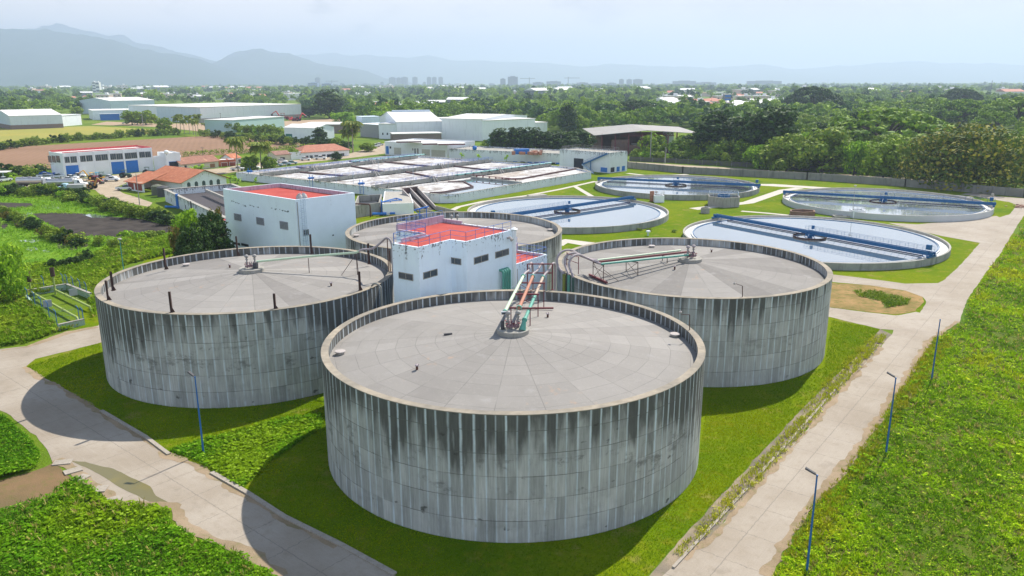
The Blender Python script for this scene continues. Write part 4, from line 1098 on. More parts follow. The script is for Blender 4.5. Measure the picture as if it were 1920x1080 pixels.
# ------------------------------------------------------------------ aeration basin
KB = np.array([-16.4, 210.9]); pa = R_(52.6); PU = np.array([math.cos(pa), math.sin(pa)]); QU = np.array([-PU[1], PU[0]])
def PQ(p, q): return tuple(KB+PU*p+QU*q)
def m_foam():
    t = MT('foamy_water', .55, .4)
    n = t.noise(.16, 6, dist=1.4); n2 = t.noise(1.3, 6, off=(4, 4, 0), dist=.8); n3 = t.noise(.05, 3)
    c = t.mix((n*.7+n2*.45).ramp(.46, .68), (.24, .20, .17), (.62, .62, .62))
    c = t.mix(n3.ramp(.55, .68)*.5, c, (.38, .30, .21))
    t.col(c); t.bump(n2, .5, .08); return t.m
FOAM = m_foam(); BEAMC = paint('channel_concrete', (.30, .30, .27), .9, .3, (.09, .09, .08), .7, .6); BROWNW = paint('brown_baffle', (.14, .085, .08), .9, .25)
def basin():
    H = 2.45; T = thing('aeration_basin', PQ(35, 45), 'large rectangular aeration basin with grey foamy water and white outer walls', 'basin')
    out = [(-2, 30), (-3, 95), (70, 98), (78, 90), (79, 24), (77, 10), (70, -1), (2, -.5), (-1.5, 3)]
    m = MB(); P = [PQ(*o) for o in out]
    for a, b in zip(P, P[1:]+P[:1]): 
        m.slab(a, b, .4, 0, H)
    w = m.build('outer_wall', WHITEB, T); set_topd(w, H, 2.4)
    m = MB()
    for a, b in zip(P, P[1:]+P[:1]): m.slab(a, b, .5, H+.003, H+.06)
    m.build('coping', CLRIM, T)
    sheet_ = MB().add([(x, y, 1.95) for x, y in P], [tuple(range(len(P)))]); sheet_.build('foam', FOAM, T)
    m = MB().add([(*PQ(p, q), 1.96) for p, q in ((-1, 1), (1, 0), (33, .4), (34.5, 21), (-1, 24))], [(0, 1, 2, 3, 4)]); m.build('clear_water', CLW, T)
    # raised walkway channels
    for (p0, q0, p1, q1) in ((-3, 27.5, 79, 22.5), (-3, 53, 79, 50), (-3, 81, 73, 84)):
        m = MB(); a, b = PQ(p0, q0), PQ(p1, q1); m.slab(a, b, 1.9, 2.2, 2.75)
        d = np.array(b)-np.array(a); L = np.hypot(*d); d /= L; q = np.array([-d[1], d[0]])
        for s in (-.95, .95): m.slab(np.array(a)+q*s, np.array(b)+q*s, .15, 2.75, 3.05)
        for k in range(9): c = np.array(a)+d*L*(k+.5)/9; m.box(c[0], c[1], 1.5, .6, 2.6, 1.1, pa)
        m.build('channel', BEAMC, T)
        rail(T, [tuple(np.array(a)+q*1.0), tuple(np.array(b)+q*1.0)], 3.05, .9, BLUEP, 2.2, .04); rail(T, [tuple(np.array(a)-q*1.0), tuple(np.array(b)-q*1.0)], 3.05, .9, BLUEP, 2.2, .035)
        for k in (2, 5):
            c = np.array(a)+d*L*(k+.2)/8; m = MB()
            m.beam((*(c-q*1.0), 3.9), (*(c-q*2.2), 2.1), .25); m.beam((*(c-q*1.0+d*.8), 3.7), (*(c-q*2.2+d*1.4), 2.1), .25); m.box(c[0], c[1], 3.0, .7, .7, .7); m.build('aerator', GREY, T)
    for (p0, q0, p1, q1) in ((28, 53, 36, 81), (52, 52, 54, 83), (26, 26, 34, 52), (54, 24, 58, 51), (14, 53, 12, 80), (20, 82, 22, 95), (46, 84, 48, 96)):
        m = MB(); m.slab(PQ(p0, q0), PQ(p1, q1), .7, 1.5, 2.45); m.build('cross_wall', BROWNW, T)
    m = MB()
    for a, b in (((1, 9), (3, 6.5)), ((3, 6.5), (18, 7.5)), ((18, 7.5), (25, 17)), ((25, 17), (22, 21))): m.slab(PQ(*a), PQ(*b), .35, 1.6, 2.35)
    m.build('baffle', BROWNW, T)
    MB().add([(*PQ(p, q), 1.99) for p, q in ((1, 9), (3, 6.7), (17.8, 7.7), (24.8, 17), (22, 21), (-1, 24))], [(0, 1, 2, 3, 4, 5)]).build('foam', FOAM, T)
    m = MB(); m.slab(PQ(34.5, 22), PQ(33, 1), .9, 1.4, 2.55); m.build('cross_wall', BEAMC, T)
    m = MB()
    for k in range(7): m.box(*PQ(34.2, 4+k*2.6), 2.55, .3, .3, .5, pa)
    m.slab(PQ(34.5, 22), PQ(34, 4), .25, 3.05, 3.2); m.build('rail_wall', REDST, T)
    m = MB(); m.slab(PQ(42, 7), PQ(78, 9), .35, 1.5, 2.5); m.slab(PQ(42, 7), PQ(36, 13), .35, 1.5, 2.4); m.build('baffle', BROWNW, T)
    # teal air pipes lying on the channels
    for (p0, q0, p1, q1) in ((30, 24.5, 80, 22), (40, 85, 78, 84)):
        for o in (0, .5):
            m = MB(); m.tube([(*PQ(p0, q0+o), 3.3), (*PQ((p0+p1)/2, (q0+q1)/2+o), 3.35), (*PQ(p1, q1+o), 3.3)], .16, 8)
            for k in range(14): t = k/13; m.box(*PQ(p0+(p1-p0)*t, q0+(q1-q0)*t-.4), 2.9, .3, .3, .5)
            m.build('air_pipe', paint('mint_air_pipe', (.30, .62, .56), .5, .1), T)
    # blue pipes and hangers along the left wall
    for (p, q) in ((-2.6, 88), (-2.6, 56), (-2.6, 33)):
        m = MB(); c = PQ(p, q)
        for s in (-.7, .7): cc = PQ(p, q+s); m.tube([(*cc, .2), (*cc, 4.3)], .09, 8)
        m.box(c[0], c[1], 3.0, 1.6, 1.2, .5, pa); m.build('blue_riser', BLUE, T)
    m = MB()
    for (p, q) in ((-1, 70), (-1, 46), (-1.2, 38), (24, 54), (14, 28), (30, 28)): m.tube([(*PQ(p, q), 2.4), (*PQ(p, q), 6.6)], .05, 6)
    m.build('lamp_mast', PALEB, T)
    return T
basin()
for i, (p, q, s) in enumerate(((57, 5.5, 5), (52, 8, 4.5), (36.5, 3.5, 2.6), (14, .3, 1.4), (26, .6, 1.2))): pass
# inclined twin chute
def chute():
    T = thing('twin_chute', tuple(G(790, 391, 0)), 'pair of dark inclined concrete troughs descending from the aeration basin', 'chute')
    tl, tr = np.array(G(754.4, 354, 4.2)), np.array(G(782.5, 350, 4.2)); bl, br = np.array(G(790, 391.6, .8)), np.array(G(818, 387.8, .8))
    def P(i, t): a = tl+(tr-tl)*i; b = bl+(br-bl)*i; p = a+(b-a)*t; return p
    for i in (0, .5, 1):
        m = MB(); w = (tr-tl)/np.hypot(*(tr-tl))*.16
        a, b = P(i, 0), P(i, 1)
        m.add([(*(a-w), 0), (*(a+w), 0), (*(b+w), 0), (*(b-w), 0), (*(a-w), 4.2), (*(a+w), 4.2), (*(b+w), .8), (*(b-w), .8)], [(3, 2, 1, 0), (4, 5, 6, 7), (0, 1, 5, 4), (1, 2, 6, 5), (2, 3, 7, 6), (3, 0, 4, 7)])
        m.build('side_wall', paint('chute_wall_concrete', (.40, .36, .34), .9, .2), T)
    for i in (0, .5):
        a0, a1, b0, b1 = P(i, 0), P(i+.5, 0), P(i, 1), P(i+.5, 1)
        MB().add([(*a0, 3.0), (*a1, 3.0), (*b1, -.1), (*b0, -.1)], [(0, 1, 2, 3)]).build('trough_floor', paint('chute_floor', (.05, .04, .04), .8, .3), T)
    m = MB(); a, b = P(0, 0), P(1, 0); m.slab(a, b, .35, 0, 4.3); m.build('head_wall', BROWNW, T)
    m = MB(); c = br; e = np.array(G(858, 398, .8)); m.slab(c, e, .25, 0, 1.1); c = bl; e = np.array(G(812, 399, .5)); m.slab(c, e, .25, 0, .9); m.build('outlet_wall', CONC, T)
chute()
# white chute block with triangular opening, between basin and tanks
wb = [tuple(G(*p)) for p in ((716, 405), (778, 404), (770, 374), (716, 374))]
CB = block('valve_house', [tuple(G(718, 404)), tuple(G(776, 402)), tuple(G(768, 378)), tuple(G(722, 378))], 0, 2.9, WHITE, 'low white block left of the inclined chutes', 'building', CLRIM, .1, .2)
for nm, a, b, h, lab in (('walled_pit', None, None, 0, ''),):
    PP = [tuple(G(664, 409)), tuple(G(713, 402)), tuple(G(717, 385)), tuple(G(672, 388))]
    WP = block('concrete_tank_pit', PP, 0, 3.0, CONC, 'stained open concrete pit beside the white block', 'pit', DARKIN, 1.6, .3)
g = G(695, 407); tag(MB().tube(smooth_pts([(g[0]-6, g[1]+2, 3.1), (g[0]-1, g[1], 3.15), (g[0], g[1]-.2, 2.8), (g[0], g[1]-.3, 0)]), .16, 10).build('brown_pipe', RUST), 'brown pipe bending down over the stained concrete pit', 'pipe')
GN = thing('blue_gantry', tuple(G(735, 400)), 'bright blue open steel gantry behind the rearmost tank', 'gantry')
m = MB(); a, b, c, d = [np.array(G(*p)) for p in ((716, 402), (733, 400), (754, 397), (744, 394))]
for p in (a, b, c, d, (a+np.array([-.5, 3]))): m.beam((*p, 0), (*p, 3.1), .2)
m.build('post', BLUE, GN); m = MB()
for p, q in ((a, b), (b, c), (c, d), (d, a), (a, a+np.array([-.5, 3]))): m.beam((*p, 3.1), (*q, 3.1), .22)
m.build('beam', BLUE, GN)
g = G(712, 405); T = thing('pump_set', g, 'blue pump and pipework on the ground behind the rearmost tank', 'pump')
m = MB(); m.tube([(g[0]-1.8, g[1], .5), (g[0]+1.6, g[1]+.6, .5)], .35, 12); m.tube([(g[0]+2.4, g[1]+.9, .45), (g[0]+3.6, g[1]+1.2, .45)], .3, 12); m.build('pump_body', BLUE, T)
m = MB(); m.box(g[0]-.8, g[1], 0, 1.4, .8, .25); m.box(g[0]+3, g[1]+1, 0, 1.4, .8, .2); m.build('base', paint('yellow_base', (.6, .5, .1), .7), T)

# settling channel (white low basin with open channel) left of the white block
S = [np.array(p) for p in ((-96.5, 216.5), (-62, 168), (-48, 178), (-82, 228))]
ST = thing('settling_channel', tuple(S[0]), 'long low white settling channel with a rusty concrete top, left of the white block', 'basin')
m = MB()
for a, b in zip(S, S[1:]+S[:1]): m.slab(a, b, .45, 0, 3.3)
w = m.build('wall', WHITED, ST); set_topd(w, 3.3, 2.5)
m = MB()
for a, b in zip(S, S[1:]+S[:1]): m.slab(a, b, .9, 3.3, 3.42)
m.slab((S[0]+S[3])/2+(S[1]-S[0])*.12, (S[1]+S[2])/2, .5, 2.6, 3.40); m.build('coping', CLRIM, ST)
MB().add([(*p, 1.6) for p in S], [(0, 1, 2, 3)]).build('channel_floor', paint('dark_sludge', (.06, .05, .05), .6), ST)
m = MB(); c = (S[0]*.74+S[1]*.26); m.tube([(c[0]-.4, c[1]-.3, 0), (c[0]-.4, c[1]-.3, 3.8)], .35, 12); m.build('blue_standpipe', BLUE, ST)
c = S[0]*.5+S[1]*.5; MB().tube([(c[0]-.4, c[1]-.2, 0), (c[0]-.4, c[1]-.2, 3.6)], .16, 8).build('dark_downpipe', DGREY, ST)
for t, nm, w_ in ((.12, 'hatch', .5), (.38, 'hatch', .7), (.93, 'door', 1.2)):
    L = np.hypot(*(S[1]-S[0])); opening_w(ST, S[0], S[1], L*t, L*t+w_, .8 if nm == 'hatch' else .1, 1.8, DGREY, nm, proud=.25)
g = G(330, 391); tag(MB().tube([(g[0]-3, g[1]+.5, .4), (g[0]+3, g[1]-.2, .4)], .3, 10).build('blue_pipe_length', BLUE), 'length of blue pipe lying before the settling channel', 'pipe')

# ------------------------------------------------------------------ buildings round the works
def four(a, b, depth, inward=None):
    """rectangle from front corners a,b (world) going away from the camera by depth"""
    a, b = np.array(a), np.array(b); d, q = outw(a, b); return [tuple(a), tuple(b), tuple(b-q*depth), tuple(a-q*depth)]
# workshop
WA, WBn, WC = np.array(G(93, 334)), np.array(G(122, 334.4)), np.array(G(289, 320))
d1 = (WC-WBn)/np.hypot(*(WC-WBn)); nrm = np.array([-d1[1], d1[0]]); WA = WBn+nrm*11.5; WD = WC+nrm*11.5
WS = block('workshop', [tuple(WBn), tuple(WC), tuple(WD), tuple(WA)], 0, 8.6, WHITE, 'white workshop with three blue roller doors and a red roof edge', 'building', METALR, .25, .25, paint('red_edge', (.55, .06, .07), .7))
m = MB(); m.slab(WA*.985+WD*.015+d1*.1, WD, .3, 8.6, 9.0); m.slab(WC+nrm*.3, WD, .3, 8.6, 8.85); m.slab(WBn+d1*.4+nrm*.35, WC+nrm*.35, .12, 8.61, 8.9); m.build('red_trim', paint('red_trim_paint', (.60, .07, .08), .7), WS)
for box in ((121, 310, 148.5, 333), (208.8, 303, 235, 329.5), (236.5, 300.5, 262.5, 328)):
    o = opening(WS, WBn, WC, box, BLUE, 'roller_door', WHITE, .25, .05, 0, .08)
opening(WS, WBn, WC, (121, 326.5, 134, 333), DARKIN, 'door_gap', proud=.08); opening(WS, WBn, WC, (139, 326.5, 148, 332.5), DARKIN, 'door_gap', proud=.08)
for x0, x1, y0, y1 in ((119, 130, 294.5, 305), (132.5, 143.5, 293.5, 304.5), (149, 160, 292.5, 303), (162, 173, 291.5, 302), (178, 189, 290.5, 301), (190.5, 201.5, 289.5, 300), (206.5, 217, 288.5, 299), (218.5, 229.5, 288, 298.5), (234.5, 245, 287, 297.5), (246, 256.5, 286.2, 296.5), (261.5, 271, 285, 295), (272.5, 283, 284.5, 294.5)):
    opening(WS, WBn, WC, (x0, y0, x1, y1), GLASS, 'window', GREY, .1, .05, 2, .05)
for x0, x1 in ((91, 96.5), (98, 104.5), (106, 112.5)): opening(WS, WBn, WA, (x0, 292.5, x1, 304), GLASS, 'window', GREY, .1, .05, 1, .05)
L = np.hypot(*(WC-WBn))
for k in range(7): p = WBn+d1*L*(.012+k*.163)-nrm*.12; MB().box(p[0], p[1], 0, .5, .3, 8.55, math.atan2(d1[1], d1[0])).build('pilaster', WHITE, WS)
# white wing with dark garage
GA, GB = np.array(G(318, 321)), np.array(G(340, 321))
def simple(label, name, pa_, pb_, depth, h, wall, roof, opens=(), cat='building', z0=0, par=.35, group=None, parmat=None):
    a, b = np.array(G(*pa_)), np.array(G(*pb_)); P = four(a, b, depth)
    T = block(name, P, z0, h, wall, label, cat, roof, par, .22, parmat, group, topfall=min(2.5, h*.9))
    for o in opens: opening(T, a, b, o[0], o[1], o[2] if len(o) > 2 else 'window', o[3] if len(o) > 3 else None, .1, .05, o[4] if len(o) > 4 else 0, .05)
    return T
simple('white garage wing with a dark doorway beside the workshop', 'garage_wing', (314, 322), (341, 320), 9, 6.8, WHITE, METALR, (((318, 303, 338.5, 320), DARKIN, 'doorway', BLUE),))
simple('low white wing between the workshop and the garage', 'low_wing', (290, 320), (313, 321), 8, 5.4, WHITE, METALR, par=.2)
g = G(312, 305, 5.4); T = thing('satellite_dish', (g[0], g[1], 6.5), 'white satellite dish on the garage wing roof', 'dish'); c = GA; g = G(312, 286, 7.4)
MB().ball((g[0], g[1], 7.6), .9, .9, .7, 12, 6).build('dish', WHITE, T, rel=True); MB().tube([(g[0], g[1], 6.4), (g[0], g[1], 7.4)], .08, 6).build('mast', GREY, T)
def m_tiles(name, c1, c2):
    t = MT(name, .85, .2); n = t.noise(.9, 5); n2 = t.noise(3.0, 3, off=(2, 2, 0)); x, y, z = t.sep(t.obj)
    w = ((x*math.cos(pa)+y*math.sin(pa))*14).sin()*.5+.5
    c = t.mix(n.ramp(.3, .7), c1, c2); c = t.mix(n2.ramp(.6, .78)*.5, c, (.16, .08, .06)); c = t.mix(t.noise(.5, 3, off=(7, 7, 7)).ramp(.58, .7)*.5, c, (.62, .36, .22))
    t.col(t.scale(c, w*.25+.85)); t.bump(w, .4, .05); return t.m
TILES = m_tiles('clay_tiles', (.50, .19, .10), (.40, .14, .075)); TILEP = m_tiles('pink_clay_tiles', (.46, .20, .13), (.38, .16, .11))
def gable(name, label, a, b, depth, hw, hr, wall, roof, over=.5, cat='house', opens=(), group=None, hip=False):
    """pitched roof house, ridge parallel to the front a-b"""
    a, b = np.array(a, float), np.array(b, float); d, q = outw(a, b); P = [a, b, b-q*depth, a-q*depth]
    T = thing(name, tuple((P[0]+P[2])/2), label, cat, group)
    m = MB(); r0 = (P[0]+P[3])/2; r1 = (P[1]+P[2])/2
    if hip: r0 = r0+d*depth*.4; r1 = r1-d*depth*.4
    vs = [(*p, 0) for p in P]+[(*p, hw) for p in P]; fs = [(0, 1, 5, 4), (1, 2, 6, 5), (2, 3, 7, 6), (3, 0, 4, 7)]
    if not hip: vs += [(*r0, hr-.12), (*r1, hr-.12)]; fs += [(5, 6, 9), (7, 4, 8)]
    m.add(vs, fs); w = m.build('wall', wall, T)
    if wall in (WHITE, WHITED): set_topd(w, hw, 2.0)
    e = over; sl = (hr-hw)/(depth/2); ze = hw-sl*e
    E0, E1, E2, E3 = a-d*e+q*e, b+d*e+q*e, P[2]+d*e-q*e, P[3]-d*e-q*e
    if not hip: r0 = r0-d*e; r1 = r1+d*e
    th = .14
    m = MB(); vs = [(*E0, ze), (*E1, ze), (*r1, hr), (*r0, hr), (*E2, ze), (*E3, ze)]; vs += [(x, y, z+th) for x, y, z in vs]
    m.add(vs, [(6, 7, 8, 9), (9, 8, 10, 11), (3, 2, 1, 0), (5, 4, 2, 3), (0, 1, 7, 6), (4, 5, 11, 10), (1, 2, 8, 7), (2, 4, 10, 8), (5, 3, 9, 11), (3, 0, 6, 9)]+([(7, 10, 8), (11, 6, 9)] if hip else []))
    m.build('roof', roof, T)
    for o in opens: opening(T, a, b, o[0], o[1], o[2] if len(o) > 2 else 'window', o[3] if len(o) > 3 else None, .1, .05, 0, .05, o[4] if len(o) > 4 else False)
    return T
CREAM = paint('cream_wall', (.62, .57, .46), .85, .12, (.3, .26, .2), .3, .6)
a = np.array(G(341, 321)); b = np.array(G(410, 314))
gable('tiled_house', 'long cream house with a brown tiled roof right of the workshop', a, b, 8, 2.7, 4.6, CREAM, m_tiles('brown_clay_tiles', (.34, .17, .12), (.27, .13, .09)), .6, opens=(((346, 310, 350, 316), DARKIN), ((371, 309, 375, 315), GREY), ((394, 307, 403, 314), paint('wooden_door', (.30, .15, .07)), 'door')))
for i, (x0, x1, y) in enumerate(((413, 428, 312.5), (428.5, 443, 311.5))):
    simple('brick red garage left one of the pair' if i == 0 else 'brick red garage right one of the pair', 'garage', (x0, y), (x1, y-.7), 5, 2.6, paint('brick_wall', (.42, .12, .07), .9), METALR, (((x0+2, y-7.5, x1-1.5, y-.3), paint('red_brown_door', (.25, .06, .04)), 'door', WHITE),), par=.1, group='brick red garages')
gable('small_house', 'small white house with a pitched roof behind the left palm', G(436, 309), G(452, 307), 6, 2.6, 4.0, WHITE, TILES, .4, opens=(((447, 299, 451, 305), GLASS, 'window', GREY),))
# canteen with arched windows: ridge runs away to the right
A1 = np.array(G(243, 364)); A2 = np.array(G(284, 372)); 
eF = np.array([-116.0, 240.0]); eN = np.array([-100.5, 224.5]); eR = np.array([-83.0, 250.5])
d_ = (eN-eF)/np.hypot(*(eN-eF)); e2 = np.array([-d_[1], d_[0]])
H0 = np.array(G(236, 352)); H1 = np.array(G(284, 370)); 
def arched_house():
    # front-left eave along F0-F1, arched gable facing right-front
    F0 = np.array(G(243, 366)); F1 = np.array(G(287, 373)); F2 = np.array(G(342, 359)); 
    u = np.array([math.cos(pa), math.sin(pa)]); v = np.array([-u[1], u[0]])
    o = np.array(G(343, 360)); L = 15.0; Wd = 21.0
    P = [o, o+u*L, o+u*L+v*Wd, o+v*Wd]
    T = thing('canteen_house', tuple(o+u*L/2+v*Wd/2), 'house with a big orange tiled roof and a white gable of arched windows', 'house')
    hw, hr = 3.0, 5.9
    m = MB(); r0 = o+u*L/2; r1 = r0+v*Wd
    m.add([(*p, 0) for p in P]+[(*p, hw) for p in P]+[(*r0, hr-.12), (*r1, hr-.12)], [(0, 1, 5, 8, 4), (1, 2, 6, 5), (2, 3, 7, 9, 6), (3, 0, 4, 7)]); w = m.build('wall', WHITE, T); set_topd(w, hw, 3)
    e = .9; sl = (hr-hw)/(L/2); ze = hw-sl*e
    E = [P[0]-u*e-v*e, P[1]+u*e-v*e, P[2]+u*e+v*e, P[3]-u*e+v*e]; r0 = r0-v*e; r1 = r1+v*e
    m = MB(); vs = [(*E[0], ze), (*r0, hr), (*E[1], ze), (*E[3], ze), (*r1, hr), (*E[2], ze)]; vs += [(x, y, z+.18) for x, y, z in vs]
    m.add(vs, [(6, 7, 10, 9), (7, 8, 11, 10), (0, 3, 4, 1), (1, 4, 5, 2), (0, 6, 9, 3), (2, 5, 11, 8), (0, 1, 7, 6), (1, 2, 8, 7), (3, 9, 10, 4), (4, 10, 11, 5)]); m.build('roof', TILES, T)
    for k in range(5): opening_w(T, P[0], P[1], 1.6+k*2.5, 2.7+k*2.5, 1.0, 2.2, GLASS, 'arched_window', proud=.04, arch=True)
    # porch wing toward the camera-left
    q = P[3]-u*7.5; m = MB(); PP = [q-v*2.5, q+u*7.4-v*2.5, q+u*7.4-v*12.5, q-v*12.5]; 
    m = MB(); m.slab(PP[0], PP[3], .3, 0, 2.9); m.slab(PP[0], PP[1], .3, 0, 2.9); m.build('porch_wall', WHITE, T)
    opening_w(T, PP[0], PP[3], 1.0, 4.4, .4, 2.5, paint('brick_red_grille', (.26, .05, .04)), 'grille', proud=.2); opening_w(T, PP[0], PP[3], 5.2, 9.2, .4, 2.5, paint('brick_red_grille', (.26, .05, .04)), 'grille', proud=.2)
    m = MB(); a0, a1, a2, a3 = PP[0]-u*.7+v*.7, PP[1]+v*.7, PP[2]-v*.7, PP[3]-u*.7-v*.7
    vs = [(*a0, 2.55), (*a1, 5.0), (*a2, 5.0), (*a3, 2.55)]; vs += [(x, y, z+.16) for x, y, z in vs]
    m.add(vs, [(4, 5, 6, 7), (3, 2, 1, 0), (0, 1, 5, 4), (1, 2, 6, 5), (2, 3, 7, 6), (3, 0, 4, 7)]); m.build('porch_roof', TILES, T)
    return T, PP
CT, CPP = arched_house()
g = G(307, 368); T = thing('cistern', g, 'dark round cistern by the canteen porch', 'cistern'); MB().lathe(g[0], g[1], [(1.7, 0), (1.7, 2.6), (.4, 3.1), (.01, 3.1)], 20).build('body', DGREY, T)
g = G(296, 365); T = thing('cistern', g, 'olive round cistern nearest the canteen porch', 'cistern'); MB().lathe(g[0], g[1], [(1.7, 0), (1.7, 2.6), (.4, 3.1), (.01, 3.1)], 20).build('body', paint('olive_tank', (.12, .13, .09), .7), T)
# office row with terracotta roof
a = np.array(G(566, 298)); b = np.array(G(655, 292))
gable('office_house', 'long low office with a pink tiled roof behind the aeration basin', a, b, 11, 2.9, 5.2, WHITE, TILEP, .7, hip=True,
      opens=(((573, 292, 578, 297), GLASS, 'window', GREY), ((581, 291.5, 586, 297), GLASS, 'window', GREY), ((590, 291, 596, 296.5), GLASS, 'window', GREY), ((604, 290, 610, 296), GLASS, 'window', GREY), ((613, 289, 624, 295.5), DARKIN, 'porch'), ((640, 287.5, 645, 292), GLASS, 'window', GREY)))
gable('shed_house', 'lean brown roofed shed left of the office', G(518, 302), G(545, 300), 8, 2.6, 3.8, CREAM, m_tiles('dark_tiles', (.30, .17, .13), (.24, .13, .1)), .5, opens=(((525, 295, 534, 301), DARKIN),))
simple('flat grey roofed annex of the office', 'office_annex', (546, 300), (566, 298), 9, 3.2, WHITE, METALR, par=.12)
# control building behind the basin
simple('long white control building behind the aeration basin', 'control_building', (722, 290), (839, 296.5), 22, 6.0, WHITE, METALR,
       (((723.8, 274, 729, 288.5), BLUE, 'blue_door', None), ((730.5, 274.5, 733.5, 278.5), DARKIN), ((773, 278, 775.3, 282), GREY), ((777.3, 278.3, 779.3, 288), DARKIN, 'doorway'), ((781.8, 278.3, 785, 288.3), GREY, 'door'),
        ((739, 277, 752, 290), paint('beige_panel', (.50, .48, .42)), 'panel'), ((791, 280, 806, 291.5), paint('beige_panel', (.50, .48, .42)), 'panel'), ((809, 281.5, 835, 294), paint('beige_panel', (.50, .48, .42)), 'panel')), par=.5)
T = thing('roof_canopy', (-35, 355, 7.2), 'rust edged sheet metal canopies on the control building roof', 'canopy')
for (x0, x1, y, z) in ((743, 790, 265.5, 6.9), (792, 820, 269.5, 6.5), (822, 872, 270, 6.5)):
    a, b = np.array(G(x0, y, z)), np.array(G(x1, y-.6, z)); d, q = outw(a, b); m = MB(); m.slab((a+b)/2-(b-a)/2-q*2.5, (a+b)/2+(b-a)/2-q*2.5, 5, z, z+.15); m.build('sheet', METALR, T)
    m = MB(); m.slab(a, b, .2, z-.5, z-.02); m.build('edge_beam', REDST, T)
# low pump hall with roof clutter
PH = simple('low white pump hall with rusty equipment on its roof', 'pump_hall', (842, 297), (1051, 308), 18, 4.2, WHITED, CONC,
       tuple(((x, 302.5+.03*(x-960), x+8, 306.5+.03*(x-960)), DARKIN if i % 2 else BLUE) for i, x in enumerate((962, 976, 989, 1002, 1014, 1033, 1042))), par=.4)
T = thing('roof_equipment', (0, 330, 6), 'rusty frames, blue tank and machinery on the pump hall roof', 'equipment')
m = MB(); r2 = random.Random(3)
for i in range(16):
    g = G(r2.uniform(962, 1022), r2.uniform(286, 289), 4.2); MB().box(g[0], g[1], 3.85, r2.uniform(.8, 2.5), r2.uniform(.6, 1.5), r2.uniform(.5, 1.4), r2.random()).build('machine', ORPIPE, T)
g = G(978, 287, 4.2); MB().box(g[0], g[1], 3.85, 6, 2.5, 2.0, .2).build('blue_casing', BLUE, T); g = G(890, 281, 4.2); MB().ball((g[0], g[1], 5), 1, 1, 1).build('blue_drum', BLUE, T)
m = MB()
for x0, x1, y in ((962, 1000, 280), (1004, 1022, 280.5)):
    a, b = G(x0, y+6, 4.2), G(x1, y+6.5, 4.2)
    for k in range(9): p = np.array(a)+(np.array(b)-np.array(a))*k/8; m.beam((*p, 3.9), (*p, 5.6), .08)
    m.beam((*a, 5.6), (*b, 5.6), .1); m.beam((*a, 4.8), (*b, 4.8), .08)
m.build('guard_rail', GREY, T)
g = G(919, 289); T = thing('mint_water_tower', g, 'mint green stand with a small tank on the pump hall', 'water tank'); m = MB(); m.beam((*g, 0), (*g, 5.0), .9); m.build('stand', paint('mint_stand', (.35, .50, .50), .7), T); MB().lathe(g[0], g[1], [(1.2, 5.0), (1.2, 6.8), (.3, 7.2)], 14, capt=True).build('body', paint('mint_tank', (.16, .42, .34), .6), T)
# digester block with blue stair
B0, B1, B2 = np.array(G(1062, 317)), np.array(G(1142.5, 325)), np.array(G(1175.5, 320.6))
u = (B2-B1)/np.hypot(*(B2-B1)); v = np.array([-u[1], u[0]])
BK = block('filter_block', [tuple(B1), tuple(B2), tuple(B2+v*24), tuple(B1+v*24)], 0, 7.3, WHITED, 'white filter block with a blue stair and roof railings by the rear clarifier', 'building', CONC, .3, .25)
L1 = 24
for s0, s1 in ((.7, 2.9), (4.2, 6.0), (7.4, 9.2)): opening_w(BK, B1, B2, s0, s1, .3, 2.0, BLUE if s0 > 1 else DARKIN, 'lower_opening', proud=.05)
opening_w(BK, B1, B1+v*24, 12.2, 16.8, .2, 4.4, DARKIN, 'recess', proud=.05); opening_w(BK, B1, B1+v*24, 1, 4, .3, 1.9, BLUE, 'lower_opening', proud=.05)
rail(BK, [tuple(B1+v*.5), tuple(B1+v*23), tuple(B2+v*23), tuple(B2+v*4)], 7.3, 1.1, GREY, 2.2, .04)
rail(BK, [tuple(B1+u*3+v*.5), tuple(B1+u*3+v*12)], 7.3, 1.1, GREY, 2.2, .04)
ST_ = thing('blue_stair', tuple(B1), 'blue steel staircase climbing the filter block', 'stair')
m = MB(); a = np.array([*(B1-u*.9+v*.6), 7.0]); b = np.array([*(B1-u*.9+v*8), 4.0]); c = np.array([*(B1-u*.9+v*12), 2.4]); e = np.array([*(B1-u*4.8+v*3.5), .1])
m.beam(a, b, .5, .5); m.beam(b, c, .5, .5); m.build('flight', BRB, ST_)
m = MB(); m.beam(c, e, .5, .4); m.build('flight', PALEB, ST_)
m = MB(); m.beam((b[0], b[1], 0), tuple(b), .35); m.build('support_post', BRB, ST_)
rail(ST_, [tuple(a), tuple(b), tuple(c), tuple(e)], 0, 1.0, BRB, 1.2, .03)
g = G(1071, 307); T = thing('blue_tank', g, 'blue cylindrical tank lying left of the filter block', 'tank'); MB().tube([(g[0]-3, g[1], 2.4), (g[0]+2.5, g[1], 2.6)], 1.1, 14).build('body', BLUE, T); m = MB(); m.box(g[0]-2, g[1], 0, .5, 1.6, 2); m.box(g[0]+1.5, g[1], 0, .5, 1.6, 2); m.build('saddle', CONC, T)
g = G(1065, 316); T = thing('blue_blower', g, 'round blue blower housing before the filter block', 'blower'); MB().ball((g[0], g[1], 2.2), 1.9, 1, 1.2, 14, 8).build('housing', BLUE, T); MB().box(g[0], g[1], 0, 1.2, .8, 1.3).build('base', CONC, T)

